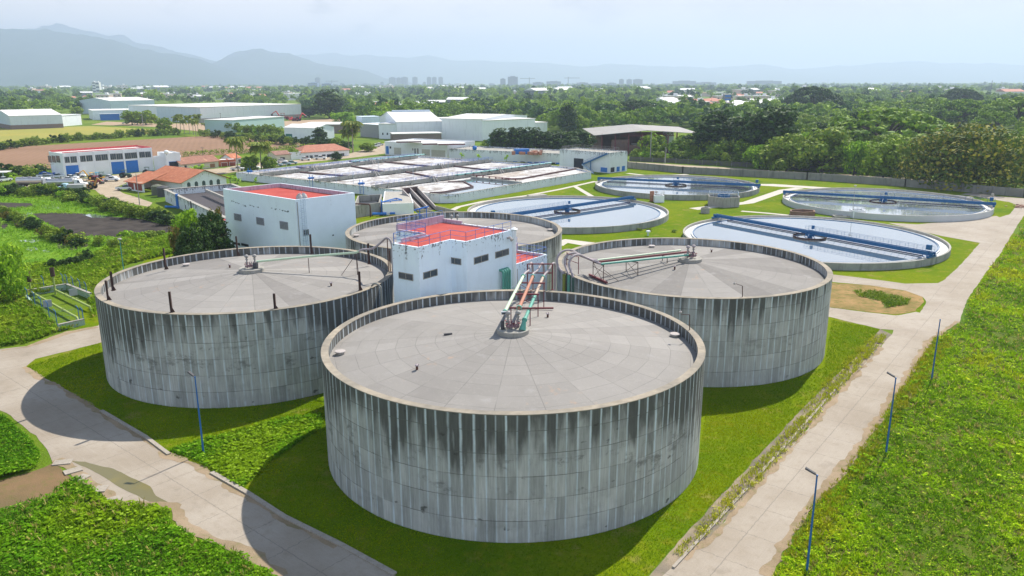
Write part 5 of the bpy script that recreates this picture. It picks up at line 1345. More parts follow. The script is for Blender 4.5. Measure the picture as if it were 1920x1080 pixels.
# ------------------------------------------------------------------ perimeter wall with the track and hedge behind
PWW = paint('perimeter_wall', (.23, .225, .20), .9, .3, (.08, .085, .08), .7, .35)
wl = [np.array(G(*p)) for p in ((1100, 308), (1176, 315), (1280, 325), (1513, 337), (1697, 350), (1920, 370), (2140, 392))]
T = thing('perimeter_wall', tuple(wl[3]), 'long grey concrete perimeter wall behind the clarifiers', 'wall')
m = MB()
for a, b in zip(wl[:-1], wl[1:]): m.slab(a, b, .3, 0, 2.35)
m.build('panel', PWW, T)
m = MB()
for a, b in zip(wl[:-1], wl[1:]):
    k = int(np.hypot(*(b-a))/4)
    for j in range(k+1): p = a+(b-a)*j/max(k, 1); m.box(p[0], p[1], 0, .5, .5, 2.45)
m.build('pier', PWW, T)
sheet('track', ragged(W([(1100, 303), (1176, 306), (1280, 313), (1487, 326), (1697, 338), (1800, 345)])+W([(1800, 341), (1697, 333.5), (1487, 322), (1280, 309.5), (1176, 303), (1100, 300)]), 2, .5), .05, SAND)
fl = [np.array(G(*p)) for p in ((1180, 302), (1290, 307.5), (1400, 314), (1560, 323), (1690, 331))]
T = thing('chain_link_fence', tuple(fl[2]), 'grey overgrown chain link fence along the dirt track', 'fence')
for a, b in zip(fl[:-1], fl[1:]):
    k = int(np.hypot(*(b-a))/5)
    for j in range(k): p = a+(b-a)*j/k; MB().box(p[0], p[1], 0, .12, .12, 2.2).build('post', GREY, T)
def m_mesh():
    t = MT('overgrown_mesh', .95, .1); n = t.noise(.9, 5); t.col(t.mix(n.ramp(.4, .6), (.10, .095, .10), (.10, .12, .05))); return t.m
m = MB()
for a, b in zip(fl[:-1], fl[1:]): m.slab(a, b, .06, .05, 1.9)
m.build('mesh', m_mesh(), T)

# ------------------------------------------------------------------ warehouses and sheds beyond
def box_building(name, label, pa_, pb_, depth, h, wall, roof, cat='warehouse', band=None, bandh=2.2, ridge=0, group=None):
    a, b = np.array(G(*pa_)), np.array(G(*pb_)); d, q = outw(a, b)
    P = [a, b, b-q*depth, a-q*depth]; T = thing(name, tuple((P[0]+P[2])/2), label, cat, group)
    m = MB()
    if ridge:
        r0 = (P[0]+P[3])/2; r1 = (P[1]+P[2])/2
        m.add([(*p, 0) for p in P]+[(*p, h) for p in P]+[(*r0, h+ridge), (*r1, h+ridge)], [(0, 1, 5, 4), (1, 2, 6, 9, 5), (2, 3, 7, 6), (3, 0, 4, 8, 7)]); m.build('wall', wall, T)
        e = .4; m = MB(); E = [P[0]-d*e+q*e, P[1]+d*e+q*e, P[2]+d*e-q*e, P[3]-d*e-q*e]; r0 = r0-d*e; r1 = r1+d*e
        sl = ridge/(depth/2); z = h-sl*e
        m.add([(*E[0], z+.1), (*E[1], z+.1), (*r1, h+ridge+.1), (*r0, h+ridge+.1), (*E[2], z+.1), (*E[3], z+.1)], [(0, 1, 2, 3), (3, 2, 4, 5)]); m.build('roof', roof, T)
    else:
        m.prism([tuple(p) for p in P], 0, h); m.build('wall', wall, T); m = MB(); m.prism([tuple(p) for p in [P[0]-d*.3+q*.3, P[1]+d*.3+q*.3, P[2]+d*.3-q*.3, P[3]-d*.3-q*.3]], h+.01, h+.35); m.build('roof', roof, T)
    if band:
        m = MB(); m.slab(a+q*.1, b+q*.1, .2, 0, bandh); m.slab(b+d*.1, P[2]+d*.1, .2, 0, bandh); m.slab(a-d*.1, P[3]-d*.1, .2, 0, bandh); m.build('plinth', band, T)
    return T, a, b
PLINTH = paint('brown_block_plinth', (.22, .17, .15), .9, .2)
box_building('warehouse', 'blue clad warehouse with a pale gable roof at the far left edge', (22, 243), (119, 239.5), 62, 9.5, METALB, METALR, band=PLINTH, bandh=3, ridge=3.5)
box_building('warehouse', 'white low shed right of the far left warehouse', (119, 237), (154, 234), 25, 8, METALW, METALW)
box_building('warehouse', 'long white warehouse wall with a grey plinth across the dirt lot', (378, 230.5), (566, 221.5), 110, 12.5, METALW, METALR, band=paint('grey_plinth', (.34, .32, .31), .9), bandh=3.6)
box_building('warehouse', 'pale blue warehouse bay left of the long white wall', (296, 227), (378, 230.5), 90, 12, METALB, METALR)
box_building('warehouse', 'open fronted blue and white depot behind the small trees', (175, 225), (300, 222), 45, 8, METALW, METALR)
T, a, b = box_building('warehouse', 'blue clad shed with a ribbed white roof behind the depot', (210, 215), (292, 212), 60, 14, METALB, METALR, ridge=3)
box_building('depot_door_row', 'dark blue loading bays of the depot', (190, 226), (225, 225), 4, 5.5, BLUE, METALW, 'loading bay')
box_building('warehouse', 'turquoise clad warehouse with a dark doorway beyond the ploughed field', (437, 249), (534, 240), 22, 8, paint('pale_turquoise', (.45, .60, .60), .7, .1), METALR)
T, a, b = box_building('barn', 'white barn with a green doorway in front of the red roofed sheds', (534, 260), (596, 262), 16, 6.5, METALW, METALR, ridge=1.8, cat='barn')
opening(T, a, b, (536, 251, 548, 259.5), paint('green_door', (.03, .16, .14)), 'door')
box_building('shed', 'long shed with a pink and white roof behind the white barn', (560, 250), (665, 250), 30, 5.5, PLINTH, METALR, 'shed')
box_building('house', 'grey block house behind the tall palm', (676, 256), (711, 259), 18, 7.5, paint('grey_render', (.32, .32, .32), .9), METALW, 'house')
T, a, b = box_building('house', 'white two window house joined to the gabled hall', (711, 260), (745, 261), 20, 8.5, METALW, METALR, 'house')
opening(T, a, b, (716.5, 249, 719, 253), DARKIN); opening(T, a, b, (725, 249, 727.5, 253), DARKIN)
T, a, b = box_building('hall', 'white hall with a wide pale gable roof left of the big warehouse', (745, 262), (829, 260), 70, 10, METALW, METALR, 'hall', ridge=4.5)
m = MB(); d, q = outw(a, b); r0 = (a+b)/2-q*35; m.slab(r0-d*(np.hypot(*(b-a))/2-3), r0+d*(np.hypot(*(b-a))/2), 3, 14.4, 15.4); m.build('ridge_vent', METALB, T)
box_building('canopy_shed', 'low flat white canopy before the gabled hall', (737, 268), (828, 266), 12, 4.6, PLINTH, METALR, 'shed')
T, a, b = box_building('big_warehouse', 'big plain white warehouse with a low pitched roof behind the pump hall', (829, 262), (905, 264.5), 60, 12.0, METALW, METALR, ridge=1.6)
aa, bb = np.array(G(905, 264.5)), np.array(G(1006, 258)); 
box_building('big_warehouse', 'white warehouse wing stepping back behind the dark tree row', (905, 264.5), (1003, 258.5), 50, 11.0, METALW, METALR)
box_building('shed', 'low white roofed extension right of the big white warehouse', (1000, 250), (1026, 249), 30, 6.5, METALW, METALR, 'shed')
box_building('utility_building', 'blue grey flat building with stairs tower behind the tall palm', (680, 247), (713, 246), 14, 9.5, METALB, METALB, 'building')
# rusty open shed on the right
a, b = np.array(G(1128, 290)), np.array(G(1300, 288)); d, q = outw(a, b)
T = thing('rusty_shed', tuple((a+b)/2), 'rusty open sided industrial shed with a pale sagging roof', 'shed')
m = MB(); L = np.hypot(*(b-a))
for k in range(8):
    for w in (0, 26): p = a+d*L*k/7-q*w; m.box(p[0], p[1], 0, .5, .5, 9.3 if k < 5 else 8)
m.build('column', REDST, T)
m = MB(); m.slab(a-q*25+d*0, a-q*25+d*L*.95, .3, .2, 8.4); m.slab(a+d*L*.1, a+d*L*.30, .3, 1.2, 6.6); m.slab(a+d*L*.30, a+d*L*.52, .3, .5, 4.2); m.slab(a+d*.1, a-q*25, .3, 1.5, 7.5); m.slab(a+d*L*.56-q*9, a+d*L*.72-q*9, .3, .2, 5.6); m.build('cladding', paint('rusty_cladding', (.14, .085, .07), .9, .4, (.3, .16, .10), .5, .6), T)
m = MB(); p0, p1, p2, p3 = a-d*4+q*2, b+d*2+q*2, b+d*1-q*27, a-d*4-q*27
vs = [(*p0, 8.6), (*((p0+p1)/2), 10.6), (*p1, 9.0), (*p2, 10.4), (*((p2+p3)/2), 11.8), (*p3, 10.0)]; vs += [(x, y, z+.2) for x, y, z in vs]
m.add(vs, [(6, 7, 10, 11), (7, 8, 9, 10), (5, 4, 1, 0), (4, 3, 2, 1), (0, 1, 7, 6), (1, 2, 8, 7), (2, 3, 9, 8), (5, 0, 6, 11)]); m.build('roof', paint('sagging_roof', (.27, .26, .25), .7, .2, (.22, .15, .11), .55, .25), T)
m = MB()
for k in range(14): s0 = L*.2+k*L*.04; m.beam((*(a+d*s0), 8.2), (*(a+d*(s0+L*.04)), 9.6), .2); m.beam((*(a+d*(s0+L*.04)), 9.6), (*(a+d*(s0+L*.04)), 8.2), .2)
m.beam((*(a+d*L*.2), 8.2), (*(a+d*L*.78), 8.2), .3); m.build('truss', REDST, T)
m = MB(); r9 = random.Random(9)
for i in range(26): s0 = L*r9.uniform(.05, .95); p = a+d*s0-q*r9.uniform(1, 20); MB().box(p[0], p[1], 0, r9.uniform(1, 5), r9.uniform(1, 3), r9.uniform(.8, 4.2), r9.random()*3).build('stored_scrap', (RUST, PLINTH, REDST, METALR)[i % 4], T)
box_building('white_kiosk', 'small white block under the right end of the rusty shed', (1250, 281), (1262, 280.5), 4, 9, METALW, METALR, 'kiosk')
g = np.array(G(1925, 452)); T = block('blue_white_hut', [tuple(g+np.array(o)) for o in ((0, 0), (5, -3), (9, 4), (4, 7))], 0, 3.2, WHITE, 'white hut with a blue base at the right edge by the road', 'hut', METALR, .2)
m = MB(); m.slab(g+np.array((-.02, -.02)), g+np.array((5, -3)), .3, 0, .6); m.slab(g+np.array((-.02, -.02)), g+np.array((4, 7)), .3, 0, .6); m.build('blue_base', BLUE, T)
g = np.array(G(1915, 389)); T = thing('brick_heap', tuple(g), 'low heap of broken brick beside the road at the right edge', 'heap'); m = MB()
for i in range(60): m.box(g[0]+rnd.gauss(2, 2.2), g[1]+rnd.gauss(0, 1.2), rnd.uniform(0, .3), rnd.uniform(.3, .8), rnd.uniform(.2, .5), rnd.uniform(.1, .35), rnd.random()*3)
m.build('rubble', paint('broken_brick', (.42, .26, .20), .95, .4), T)
# ------------------------------------------------------------------ street lamps and poles
LBLUE = paint('lamp_post_blue', (.02, .13, .38), .45, .12, (.05, .10, .2), .4, 2)
LTEAL = paint('lamp_post_teal', (.03, .30, .36), .45, .12)
first = None
for (px, pb, pt, rz, lab) in ((381.7, 850, 706.7, 2.6, 'blue street lamp on the grass between the left and nearest tanks'), (1512.3, 1075, 896, 2.6, 'blue street lamp at the bottom right with its head turned over the road'),
                       (1660.7, 853.3, 699, 2.4, 'blue street lamp by the right road, middle one of three'), (1745.7, 718.3, 600, 2.4, 'blue street lamp by the right road, farthest of three and without a head')):
    g = G(px, pb); z = 7.25
    if first is None:
        T = thing('street_lamp', g, lab, 'street lamp', 'blue street lamps along the roads')
        m = MB(); m.tube([(g[0], g[1], 0), (g[0], g[1], 3.5), (g[0], g[1], z)], [.085, .07, .05], 10); pole = m.build('pole', LBLUE, T, smooth=True)
        m = MB(); m.lathe(g[0], g[1], [(.16, 0), (.16, .12), (.09, .16)], 12, capb=True); m.tube([(g[0], g[1], z-.05), (g[0], g[1], z+.05)], .07, 10); collar = m.build('base', LBLUE, T)
        m = MB(); m.beam((g[0], g[1], z), (g[0]+.18, g[1], z+.12), .06); m.add([(g[0]+.1, g[1]-.13, z+.05), (g[0]+.75, g[1]-.16, z+.30), (g[0]+.75, g[1]+.16, z+.30), (g[0]+.1, g[1]+.13, z+.05), (g[0]+.1, g[1]-.09, z+.14), (g[0]+.75, g[1]-.10, z+.40), (g[0]+.75, g[1]+.10, z+.40), (g[0]+.1, g[1]+.09, z+.14)], [(3, 2, 1, 0), (4, 5, 6, 7), (0, 1, 5, 4), (1, 2, 6, 5), (2, 3, 7, 6), (3, 0, 4, 7)])
        head = m.build('lamp_head', DGREY, T); first = (T, [(pole, []), (collar, []), (head, [])]); T.rotation_euler[2] = rz
    else:
        kids = first[1] if 'without' not in lab else first[1][:2]
        dup(first[0], kids, (g[0], g[1], 0), rz, label=lab)
def mast(px, pb, pt, label, mat=LTEAL, r=.07, head='cap', name='lamp_mast', group=None):
    g = G(px, pb); Y = g[1]; z = PY(px, pt, Y)[2]
    T = thing(name, g, label, 'pole', group); MB().tube([(g[0], g[1], 0), (g[0], g[1], z)], [r, r*.7], 8).build('pole', mat, T)
    m = MB()
    if head == 'cap': m.lathe(g[0], g[1], [(.01, z-.1), (.35, z), (.3, z+.2), (.01, z+.3)], 10)
    elif head == 'tee': m.beam((g[0]-1.0, g[1], z), (g[0]+1.1, g[1], z+.1), .12); 
    elif head == 'cross': m.beam((g[0]-.9, g[1], z-.3), (g[0]+.9, g[1], z-.3), .12); m.beam((g[0], g[1], z), (g[0], g[1], z+.4), .08)
    elif head == 'spot': m.box(g[0], g[1], z-.1, .55, .5, .5)
    else: return T
    m.build('lamp_head' if head != 'cross' else 'crossarm', MANH if head != 'cross' else DGREY, T); return T
mast(232, 507, 449, 'teal lamp pole with a white head in the weeds behind the left tank')
mast(262, 384, 328, 'grey utility pole beside the yard road before the canteen', GREY, .14, 'cross')
mast(102, 353, 308, 'grey lamp pole with a crossarm in front of the tanker trucks', GREY, .10, 'tee')
mast(1598, 402, 349, 'thin tall mast with a white lamp by the far right clarifier', GREY, .06)
mast(1858, 386, 366, 'short post with a dark floodlight by the far right clarifier', GREY, .09, 'spot')
mast(1051.5, 297, 254, 'tall dark pole in front of the dark tree row', GREY, .22, 'none')
mast(1219, 303, 246, 'tall pinkish pole in front of the rusty shed', GREY, .22, 'none'); mast(1247, 306, 276, 'concrete pole with a flared foot by the dirt track', CONC, .30, 'none')
mast(1642, 328, 285, 'thin pole among the bushes left of the mango tree', GREY, .12, 'none')
for i, (px, pb, pt) in enumerate(((258, 234, 215), (268.5, 236, 213), (415, 236, 212), (494, 231, 219))): mast(px, pb, pt, ('utility pole in the dirt lot, leftmost of four', 'utility pole in the dirt lot, second from the left', 'utility pole in the dirt lot before the long white warehouse', 'short pale pole in the dirt lot, rightmost of four')[i], GREY, .25, 'cross', 'utility_pole', 'utility poles in the dirt lot')
mast(381, 297, 276, 'slim wooden utility pole at the field edge behind the tiled house', DGREY, .12, 'cross')
mast(560, 293, 273, 'blue lamp mast in the hedge by the office', LTEAL, .08)
mast(1230, 377, 361, 'short post with a dark lantern by the left front clarifier', GREY, .09, 'spot')
mast(1857, 176, 151, 'distant telecom mast above the right horizon', DGREY, 1.0, 'cross', 'telecom_mast'); mast(1551, 166, 148, 'thin distant antenna above the rain tree', GREY, .5, 'none', 'telecom_mast')
# ------------------------------------------------------------------ valve yard at the left
GP = paint('lime_pipe', (.34, .42, .12), .6, .2, (.2, .2, .1), .4, 3); MINTW = paint('pale_mint_wall', (.38, .50, .44), .9, .15, (.15, .16, .13), .5, 1)
T = thing('valve_yard', tuple(G(110, 580)), 'sunken mint walled valve pit with lime green pipes beside the left tank', 'pit')
c4 = [np.array(G(*p)) for p in ((45, 556), (126, 543), (171, 561), (159, 609), (111, 620))]
for a, b, h in ((c4[0], c4[1], .9), (c4[1], c4[2], .9), (c4[3], c4[4], .8), (c4[0], c4[0]*.75+c4[4]*.25, .6)): MB().slab(a, b, .3, 0, h).build('wall', MINTW, T)
for a, b, h in ((c4[0], c4[1], .9), (c4[1], c4[2], .9), (c4[3], c4[4], .8)): MB().slab(a, b, .42, h+.003, h+.1).build('coping', CONC, T)
m = MB()
for a, b in (((60, 556), (145, 604)), ((105, 552), (170, 584))):
    A, B = G(*a), G(*b); m.tube([(A[0], A[1], .7), (B[0], B[1], .7), (B[0]+.35, B[1]-.25, .1)], .17, 10)
for a in ((75, 565), (90, 573), (120, 590), (125, 561), (145, 570)): g = G(*a); m.tube([(g[0]-.02, g[1], .7), (g[0]+.15, g[1]-.1, .7)], .3, 10)
m.build('pipe', GP, T)
for px, pb, pm, pt, nm in ((59, 553, 528, 509, 'left'), (104.5, 552, 518, 502, 'right')):
    g = G(px, pb); Y = g[1]; zm = PY(px-3, pm, Y)[2]; zt = PY(px-5, pt, Y)[2]
    TT = thing('flare_stack', g, 'lime green capped pipe in the valve pit, %s one of two' % nm, 'stack', 'capped pipes in the valve pit')
    MB().tube([(g[0], g[1], 0), (g[0], g[1], zm)], .15, 12).build('stem', GP, TT); MB().lathe(g[0], g[1], [(.15, zm-.02), (.34, zm), (.34, zt), (.28, zt), (.28, zt-.4)], 16).build('drum', RUSTP, TT)
YF = thing('yard_fence', tuple(G(140, 545)), 'blue wire fence posts with bent tops round the valve pit', 'fence')
rows = [[(120, 541), (128, 543), (139, 547), (152, 552), (164, 558)], [(84, 546), (48, 549)], [(16, 545), (27, 556), (42, 562), (54, 570), (67, 577), (80, 588), (93, 596), (108, 613), (150, 606), (158, 609)]]
for r_ in rows:
    for p in r_:
        g = np.array(G(*p)); m = MB(); m.tube([(*g, 0), (*g, 2.2), (g[0]-.25, g[1], 2.55)], .05, 6); m.build('post', LBLUE, YF)
m = MB()
for r_ in rows:
    for p, q in zip(r_[:-1], r_[1:]):
        a, b = G(*p), G(*q)
        for z in (.15, .75, 1.35, 2.1): m.tube([(*a, z), (*b, z)], .008, 4, cap=False)
        k = 7
        for j in range(k): c = np.array(a)+(np.array(b)-np.array(a))*j/k; m.tube([(*c, .1), (*c, 2.15)], .006, 3, cap=False)
m.build('wire', LBLUE, YF)
for px, py in ((92, 588), (140, 566)):
    g = G(px, py); tag(MB().box(g[0], g[1], 1.0, 1.1, .1, 1.0, .6).build('grating_panel', LOUV), 'grey grated panel standing in the valve pit, '+('front one' if py > 580 else 'rear one'), 'panel', 'grated panels in the valve pit')

# ------------------------------------------------------------------ vehicles
TYRE = paint('tyre', (.02, .02, .02), .9, .1); CARW = paint('white_car_paint', (.72, .74, .76), .3, .05); VG = MT('vehicle_glass', .1, .6).col((.03, .05, .07)).m; CHROME = paint('polished_tank', (.55, .54, .53), .28, .1, None, 0, 1, metal=.7)
def wheels(T, xs, w, r=.38):
    for x in xs:
        for s in (-1, 1):
            o = MB().tube([(x, s*w-.11*s, r), (x, s*w+.11*s, r)], r, 14).build('wheel', TYRE, T); MB().tube([(x, s*w+.10*s, r), (x, s*w+.13*s, r)], r*.5, 10).build('rim', GREY, o)
def at(T, kids_fn):
    """collect a finished template as (root,[(child,[grandchildren])])"""
    kids = [c for c in COL.objects if c.parent == T]; return (T, [(c, [g for g in COL.objects if g.parent == c]) for c in kids])
def side(m, prof, w):
    n = len(prof); vs = [(x, -w, z) for x, z in prof]+[(x, w, z) for x, z in prof]
    return m.add(vs, [tuple(range(n)), tuple(range(n, 2*n))[::-1]]+[(i, i+n, (i+1) % n+n, (i+1) % n) for i in range(n)])
def pickup(col, label, bed=True):
    T = thing('pickup_truck' if bed else 'parked_car', (0, 0, 0), label, 'pickup' if bed else 'car', 'vehicles parked in the works')
    m = MB()
    if bed: side(m, [(-2.6, .45), (-2.6, 1.05), (-.6, 1.08), (-.6, 1.1), (.9, 1.12), (2.4, 1.0), (2.55, .75), (2.55, .45)], .88)
    else: side(m, [(-2.1, .4), (-2.15, .9), (-1.7, 1.0), (.9, .98), (2.0, .85), (2.15, .6), (2.1, .4)], .82)
    m.build('body', col, T)
    m = MB(); side(m, [(-.6, 1.08), (-.45, 1.62), (.35, 1.66), (1.0, 1.1)] if bed else [(-1.7, .97), (-1.1, 1.42), (.2, 1.44), (.95, .97)], .78); m.build('window', VG, T)
    m = MB(); side(m, [(-.42, 1.62), (-.42, 1.70), (.33, 1.72), (.38, 1.66)] if bed else [(-1.1, 1.42), (-1.05, 1.47), (.15, 1.49), (.2, 1.44)], .76); m.build('roof', col, T)
    if bed: MB().box(-1.6, 0, 1.065, 1.8, 1.5, .02).build('load_bed', DGREY, T)
    wheels(T, (-1.6, 1.6) if bed else (-1.35, 1.35), .82, .37 if bed else .32); return at(T, None)
def place(first, px, py, rz, label, used=[]):
    g = G(px, py)
    if id(first[0]) not in used:
        used.append(id(first[0])); first[0].location = (g[0], g[1], 0.05); first[0].rotation_euler = (0, 0, rz); first[0]['label'] = label; return first[0]
    return dup(first[0], first[1], (g[0], g[1], 0.05), rz, label=label)
PK = pickup(CARW, '')
for px, py, rz, lab in ((205, 337, -.1, 'white pickup parked beside the green tractor in the yard'), (214-5, 340, .2, 'white pickup nose to nose with the one by the tractor'), (146, 333, .3, 'white pickup before the first blue roller door'),
                        (133, 337, .1, 'white pickup behind the second tanker truck'), (128, 341, .2, 'white pickup between the two rows left of the tractors'), (85, 333, .3, 'white pickup behind the blue tarpaulins'), (108, 334.5, .1, 'white pickup half hidden by the lamp pole'),
                        (446, 320, .1, 'white pickup under the left palm tree'), (601, 299, .1, 'white pickup parked before the pink roofed office'), (630, 299, .2, 'white pickup at the office porch'), (8, 341, 1.2, 'white van nose at the far left edge of the yard'),
                        (388, 249, .3, 'white pickup under the palm cluster'), (704, 276, .8, 'white pickup at the end of the lot by the control building'), (475, 318, .1, 'white pickup between the two palms'), (235, 357, .1, 'white truck at the canteen corner')): place(PK, px, py, rz, lab)
CR = pickup(paint('silver_blue_car', (.30, .38, .44), .3, .05), '', False)
for px, py, rz, lab in ((520, 312, .1, 'grey car parked behind the palms'), (536, 310, .1, 'grey car, second behind the palms'), (398, 250, .3, 'small grey car beside the pickup under the palm cluster'), (548, 308, .2, 'silver car, nearest the basin edge')): place(CR, px, py, rz, lab)
CY = pickup(paint('white_hatch_car', (.70, .70, .70), .3, .05), '', False)
for px, py, rz, lab in ((529, 305, .1, 'white hatchback before the brown roofed shed'), (573, 301, .1, 'white hatchback at the office wall'), (712, 273, .8, 'white car nearest the control building'), (90, 336, .2, 'white car at the edge of the blue tarpaulins'), (237-3, 232.5, .2, 'white car by the depot lot')): place(CY, px, py, rz, lab)
def tanker():
    T = thing('tanker_truck', (0, 0, 0), '', 'tanker truck', 'tanker trucks parked in the yard')
    m = MB(); m.tube([(-5.2, 0, 1.95), (-5.1, 0, 1.95), (2.6, 0, 1.95), (2.7, 0, 1.95)], [1.0, 1.12, 1.12, 1.0], 20); m.build('tank', CHROME, T, smooth=True)
    m = MB(); m.box(-1.2, 0, .65, 8.5, .9, .25); m.build('chassis', DGREY, T); m = MB(); m.box(-1.2, 0, 3.0, 1.0, .6, .25); m.box(-3.2, 0, 3.0, .5, .5, .2); m.build('tank_hatch', GREY, T)
    m = MB(); side(m, [(3.0, .5), (3.0, 2.7), (4.5, 2.7), (4.9, 1.75), (6.3, 1.6), (6.5, .6)], 1.15); m.build('cab', CARW, T)
    m = MB(); side(m, [(4.0, 1.75), (4.0, 2.45), (4.56, 2.45), (4.86, 1.75)], 1.17); m.build('cab_window', VG, T)
    wheels(T, (-4.2, -3.0, 2.1, 5.4), 1.05, .5); return at(T, None)
TKR = tanker(); place(TKR, 66, 350, .12, 'polished tanker truck, left one, half behind the shrubs'); place(TKR, 124, 353, .12, 'polished tanker truck, right one, beside the lamp pole')
def tractor(col, label, px, py, rz, arm=None, name='tractor'):
    g = G(px, py); T = thing(name, (0, 0, 0), label, 'tractor' if name == 'tractor' else 'backhoe')
    m = MB(); side(m, [(-.6, .8), (-.6, 1.3), (.3, 1.35), (1.9, 1.3), (2.0, .7), (.4, .6)], .42); m.build('body', col, T)
    m = MB()
    for x in (-.9, .35):
        for s in (-.6, .6): m.beam((x, s, 1.2), (x, s, 2.5), .08)
    m.box(-.28, 0, 2.5, 1.6, 1.5, .1); m.build('cab_frame', col, T); MB().box(-.4, 0, 1.2, .5, .5, .5).build('seat', DGREY, T)
    for x, r, w in ((-.8, .85, .85), (1.5, .5, .75)):
        for s in (-1, 1): o = MB().tube([(x, s*w-.2*s, r), (x, s*w+.2*s, r)], r, 16).build('wheel', TYRE, T); MB().tube([(x, s*w+.19*s, r), (x, s*w+.22*s, r)], r*.5, 10).build('rim', col, o)
    if arm:
        m = MB(); m.beam((-1.3, 0, 1.0), (-2.8, 0, 3.4), .35); m.beam((-2.8, 0, 3.4), (-4.4, 0, 2.4), .28); m.build('boom', arm, T); m = MB(); side(m, [(-4.3, 2.5), (-4.9, 2.2), (-4.7, 1.6), (-4.1, 1.7)], .5); m.build('bucket', DGREY, T)
        m = MB(); m.beam((1.5, .5, 1.0), (3.0, .5, .7), .2); m.beam((1.5, -.5, 1.0), (3.0, -.5, .7), .2); m.box(3.2, 0, .3, .5, 2.2, .8); m.build('loader', arm, T)
    T.location = (g[0], g[1], .05); T.rotation_euler = (0, 0, rz); return T
YEL = paint('machine_yellow', (.75, .40, .03), .5, .15, (.2, .12, .05), .4, 2); OCH = paint('machine_ochre', (.45, .24, .06), .6, .2, (.15, .1, .05), .5, 2); TRB = paint('tractor_blue', (.03, .25, .42), .5, .1); TRG = paint('tractor_green', (.05, .10, .08), .6, .15); TRR = paint('tractor_red', (.28, .05, .07), .6, .15)
tractor(YEL, 'yellow backhoe with its arm raised, behind the brown machine', 176, 338, .3, YEL, 'backhoe'); tractor(TRB, 'bright blue tractor beside the yellow backhoe', 183, 338, 1.2); tractor(TRG, 'dark green tractor between the blue tractor and the white pickups', 193, 337, .2)
tractor(OCH, 'brown ochre backhoe with a folded arm, front of the yard row', 171, 354, 2.9, OCH, 'backhoe'); tractor(TRG, 'grey tractor just behind the brown backhoe', 163, 350, .2); tractor(TRR, 'small red tractor right of the machines', 182, 345, .1)
tractor(TRG, 'dark tractor by the rightmost roller door', 278, 327, .2); tractor(TRG, 'dark buggy standing alone in the middle of the yard', 235, 333, .1)
tractor(TRR, 'red excavator like machine in the far dirt lot', 557, 227, 2.8, paint('excavator_red', (.6, .06, .06), .6), 'backhoe').scale = (2, 2, 2)
tractor(TRR, 'red loader with its arm up before the long warehouse wall', 532, 224.5, .1, paint('excavator_red', (.6, .06, .06), .6), 'backhoe').scale = (2.2, 2.2, 2.2)
g = G(137, 358); T = thing('flatbed_truck', (0, 0, 0), 'pale blue cabbed truck with a grey body beside the brown backhoe', 'truck')
m = MB(); side(m, [(1.4, .5), (1.4, 2.3), (2.6, 2.3), (3.0, 1.5), (3.9, 1.4), (4.0, .5)], 1.0); m.build('cab', paint('pale_blue_cab', (.42, .62, .74), .4, .05), T); m = MB(); side(m, [(2.2, 1.5), (2.2, 2.1), (2.7, 2.1), (2.98, 1.5)], 1.02); m.build('cab_window', VG, T)
MB().box(-1.2, 0, .9, 4.8, 2.1, 1.1).build('load_bed', paint('grey_truck_body', (.42, .42, .42), .6, .2), T); wheels(T, (-2.2, 3.0), .95, .48); T.location = (g[0], g[1], .05); T.rotation_euler = (0, 0, 3.3)
g = G(237, 359); 
m = MB()
for i in range(14): x = i*.9; m.add([(x, 0, 1.6+.3*math.sin(i)), (x+.9, 0, 1.6+.3*math.sin(i+1)), (x+.9, 3, .5), (x, 3, .5), (x, -1.5, .2), (x+.9, -1.5, .2)], [(0, 1, 2, 3), (4, 5, 1, 0)])
o = m.build('blue_tarpaulin', paint('tarpaulin', (.02, .10, .35), .7, .3)); g = G(75, 331); o.location = (g[0], g[1], 0); tag(o, 'crumpled dark blue tarpaulin heap against the workshop side wall', 'tarpaulin')
g = G(-2, 337); T = thing('shelter', g, 'small open shelter with a pale flat roof at the far left edge', 'shelter'); m = MB(); m.box(g[0], g[1], 2.6, 7, 5, .18, .2); m.build('roof', METALR, T); m = MB()
for a in (-3, 3):
    for b in (-2, 2): m.box(g[0]+a, g[1]+b, 0, .15, .15, 2.6)
m.build('post', PALEB, T)
# ------------------------------------------------------------------ foliage
def leafmat(name, a, b, c=None, cfrac=.2, tr=.22, rough=.7, g=1.85):
    t = MT(name, rough, .18); k_ = lambda q: (q[0]*g, q[1]*g, q[2]*.7); a, b = k_(a), k_(b); c = k_(c) if c else c
    ti = X(t.nt, t.attr('tint').outputs['Fac']); o = (t.ornd+ti).fract()
    col = t.mix(o*.75+t.isl*.25, a, b)
    if c: col = t.mix(t.isl.gt(1-cfrac)*.85, col, c)
    col = t.scale(col, t.isl*.5+.75)
    t.col(col); t.translucent(col, tr); return t.m
def quads_mesh(name, Q, mat, tint=None, parent=None, loc=None, tri=False):
    """Q: (n,4,3) array of leaf faces"""
    n, k = Q.shape[0], Q.shape[1]
    me = bpy.data.meshes.new(name); me.vertices.add(n*k); me.vertices.foreach_set('co', Q.reshape(-1).astype(np.float32))
    me.loops.add(n*k); me.loops.foreach_set('vertex_index', np.arange(n*k, dtype=np.int32))
    me.polygons.add(n); me.polygons.foreach_set('loop_start', np.arange(0, n*k, k, dtype=np.int32)); me.polygons.foreach_set('loop_total', np.full(n, k, dtype=np.int32))
    me.materials.append(mat); me.update(calc_edges=True)
    if tint is not None: a = me.attributes.new('tint', 'FLOAT', 'POINT'); a.data.foreach_set('value', np.repeat(tint, k).astype(np.float32))
    o = bpy.data.objects.new(name, me); COL.objects.link(o)
    if parent is not None: o.parent = parent
    return o
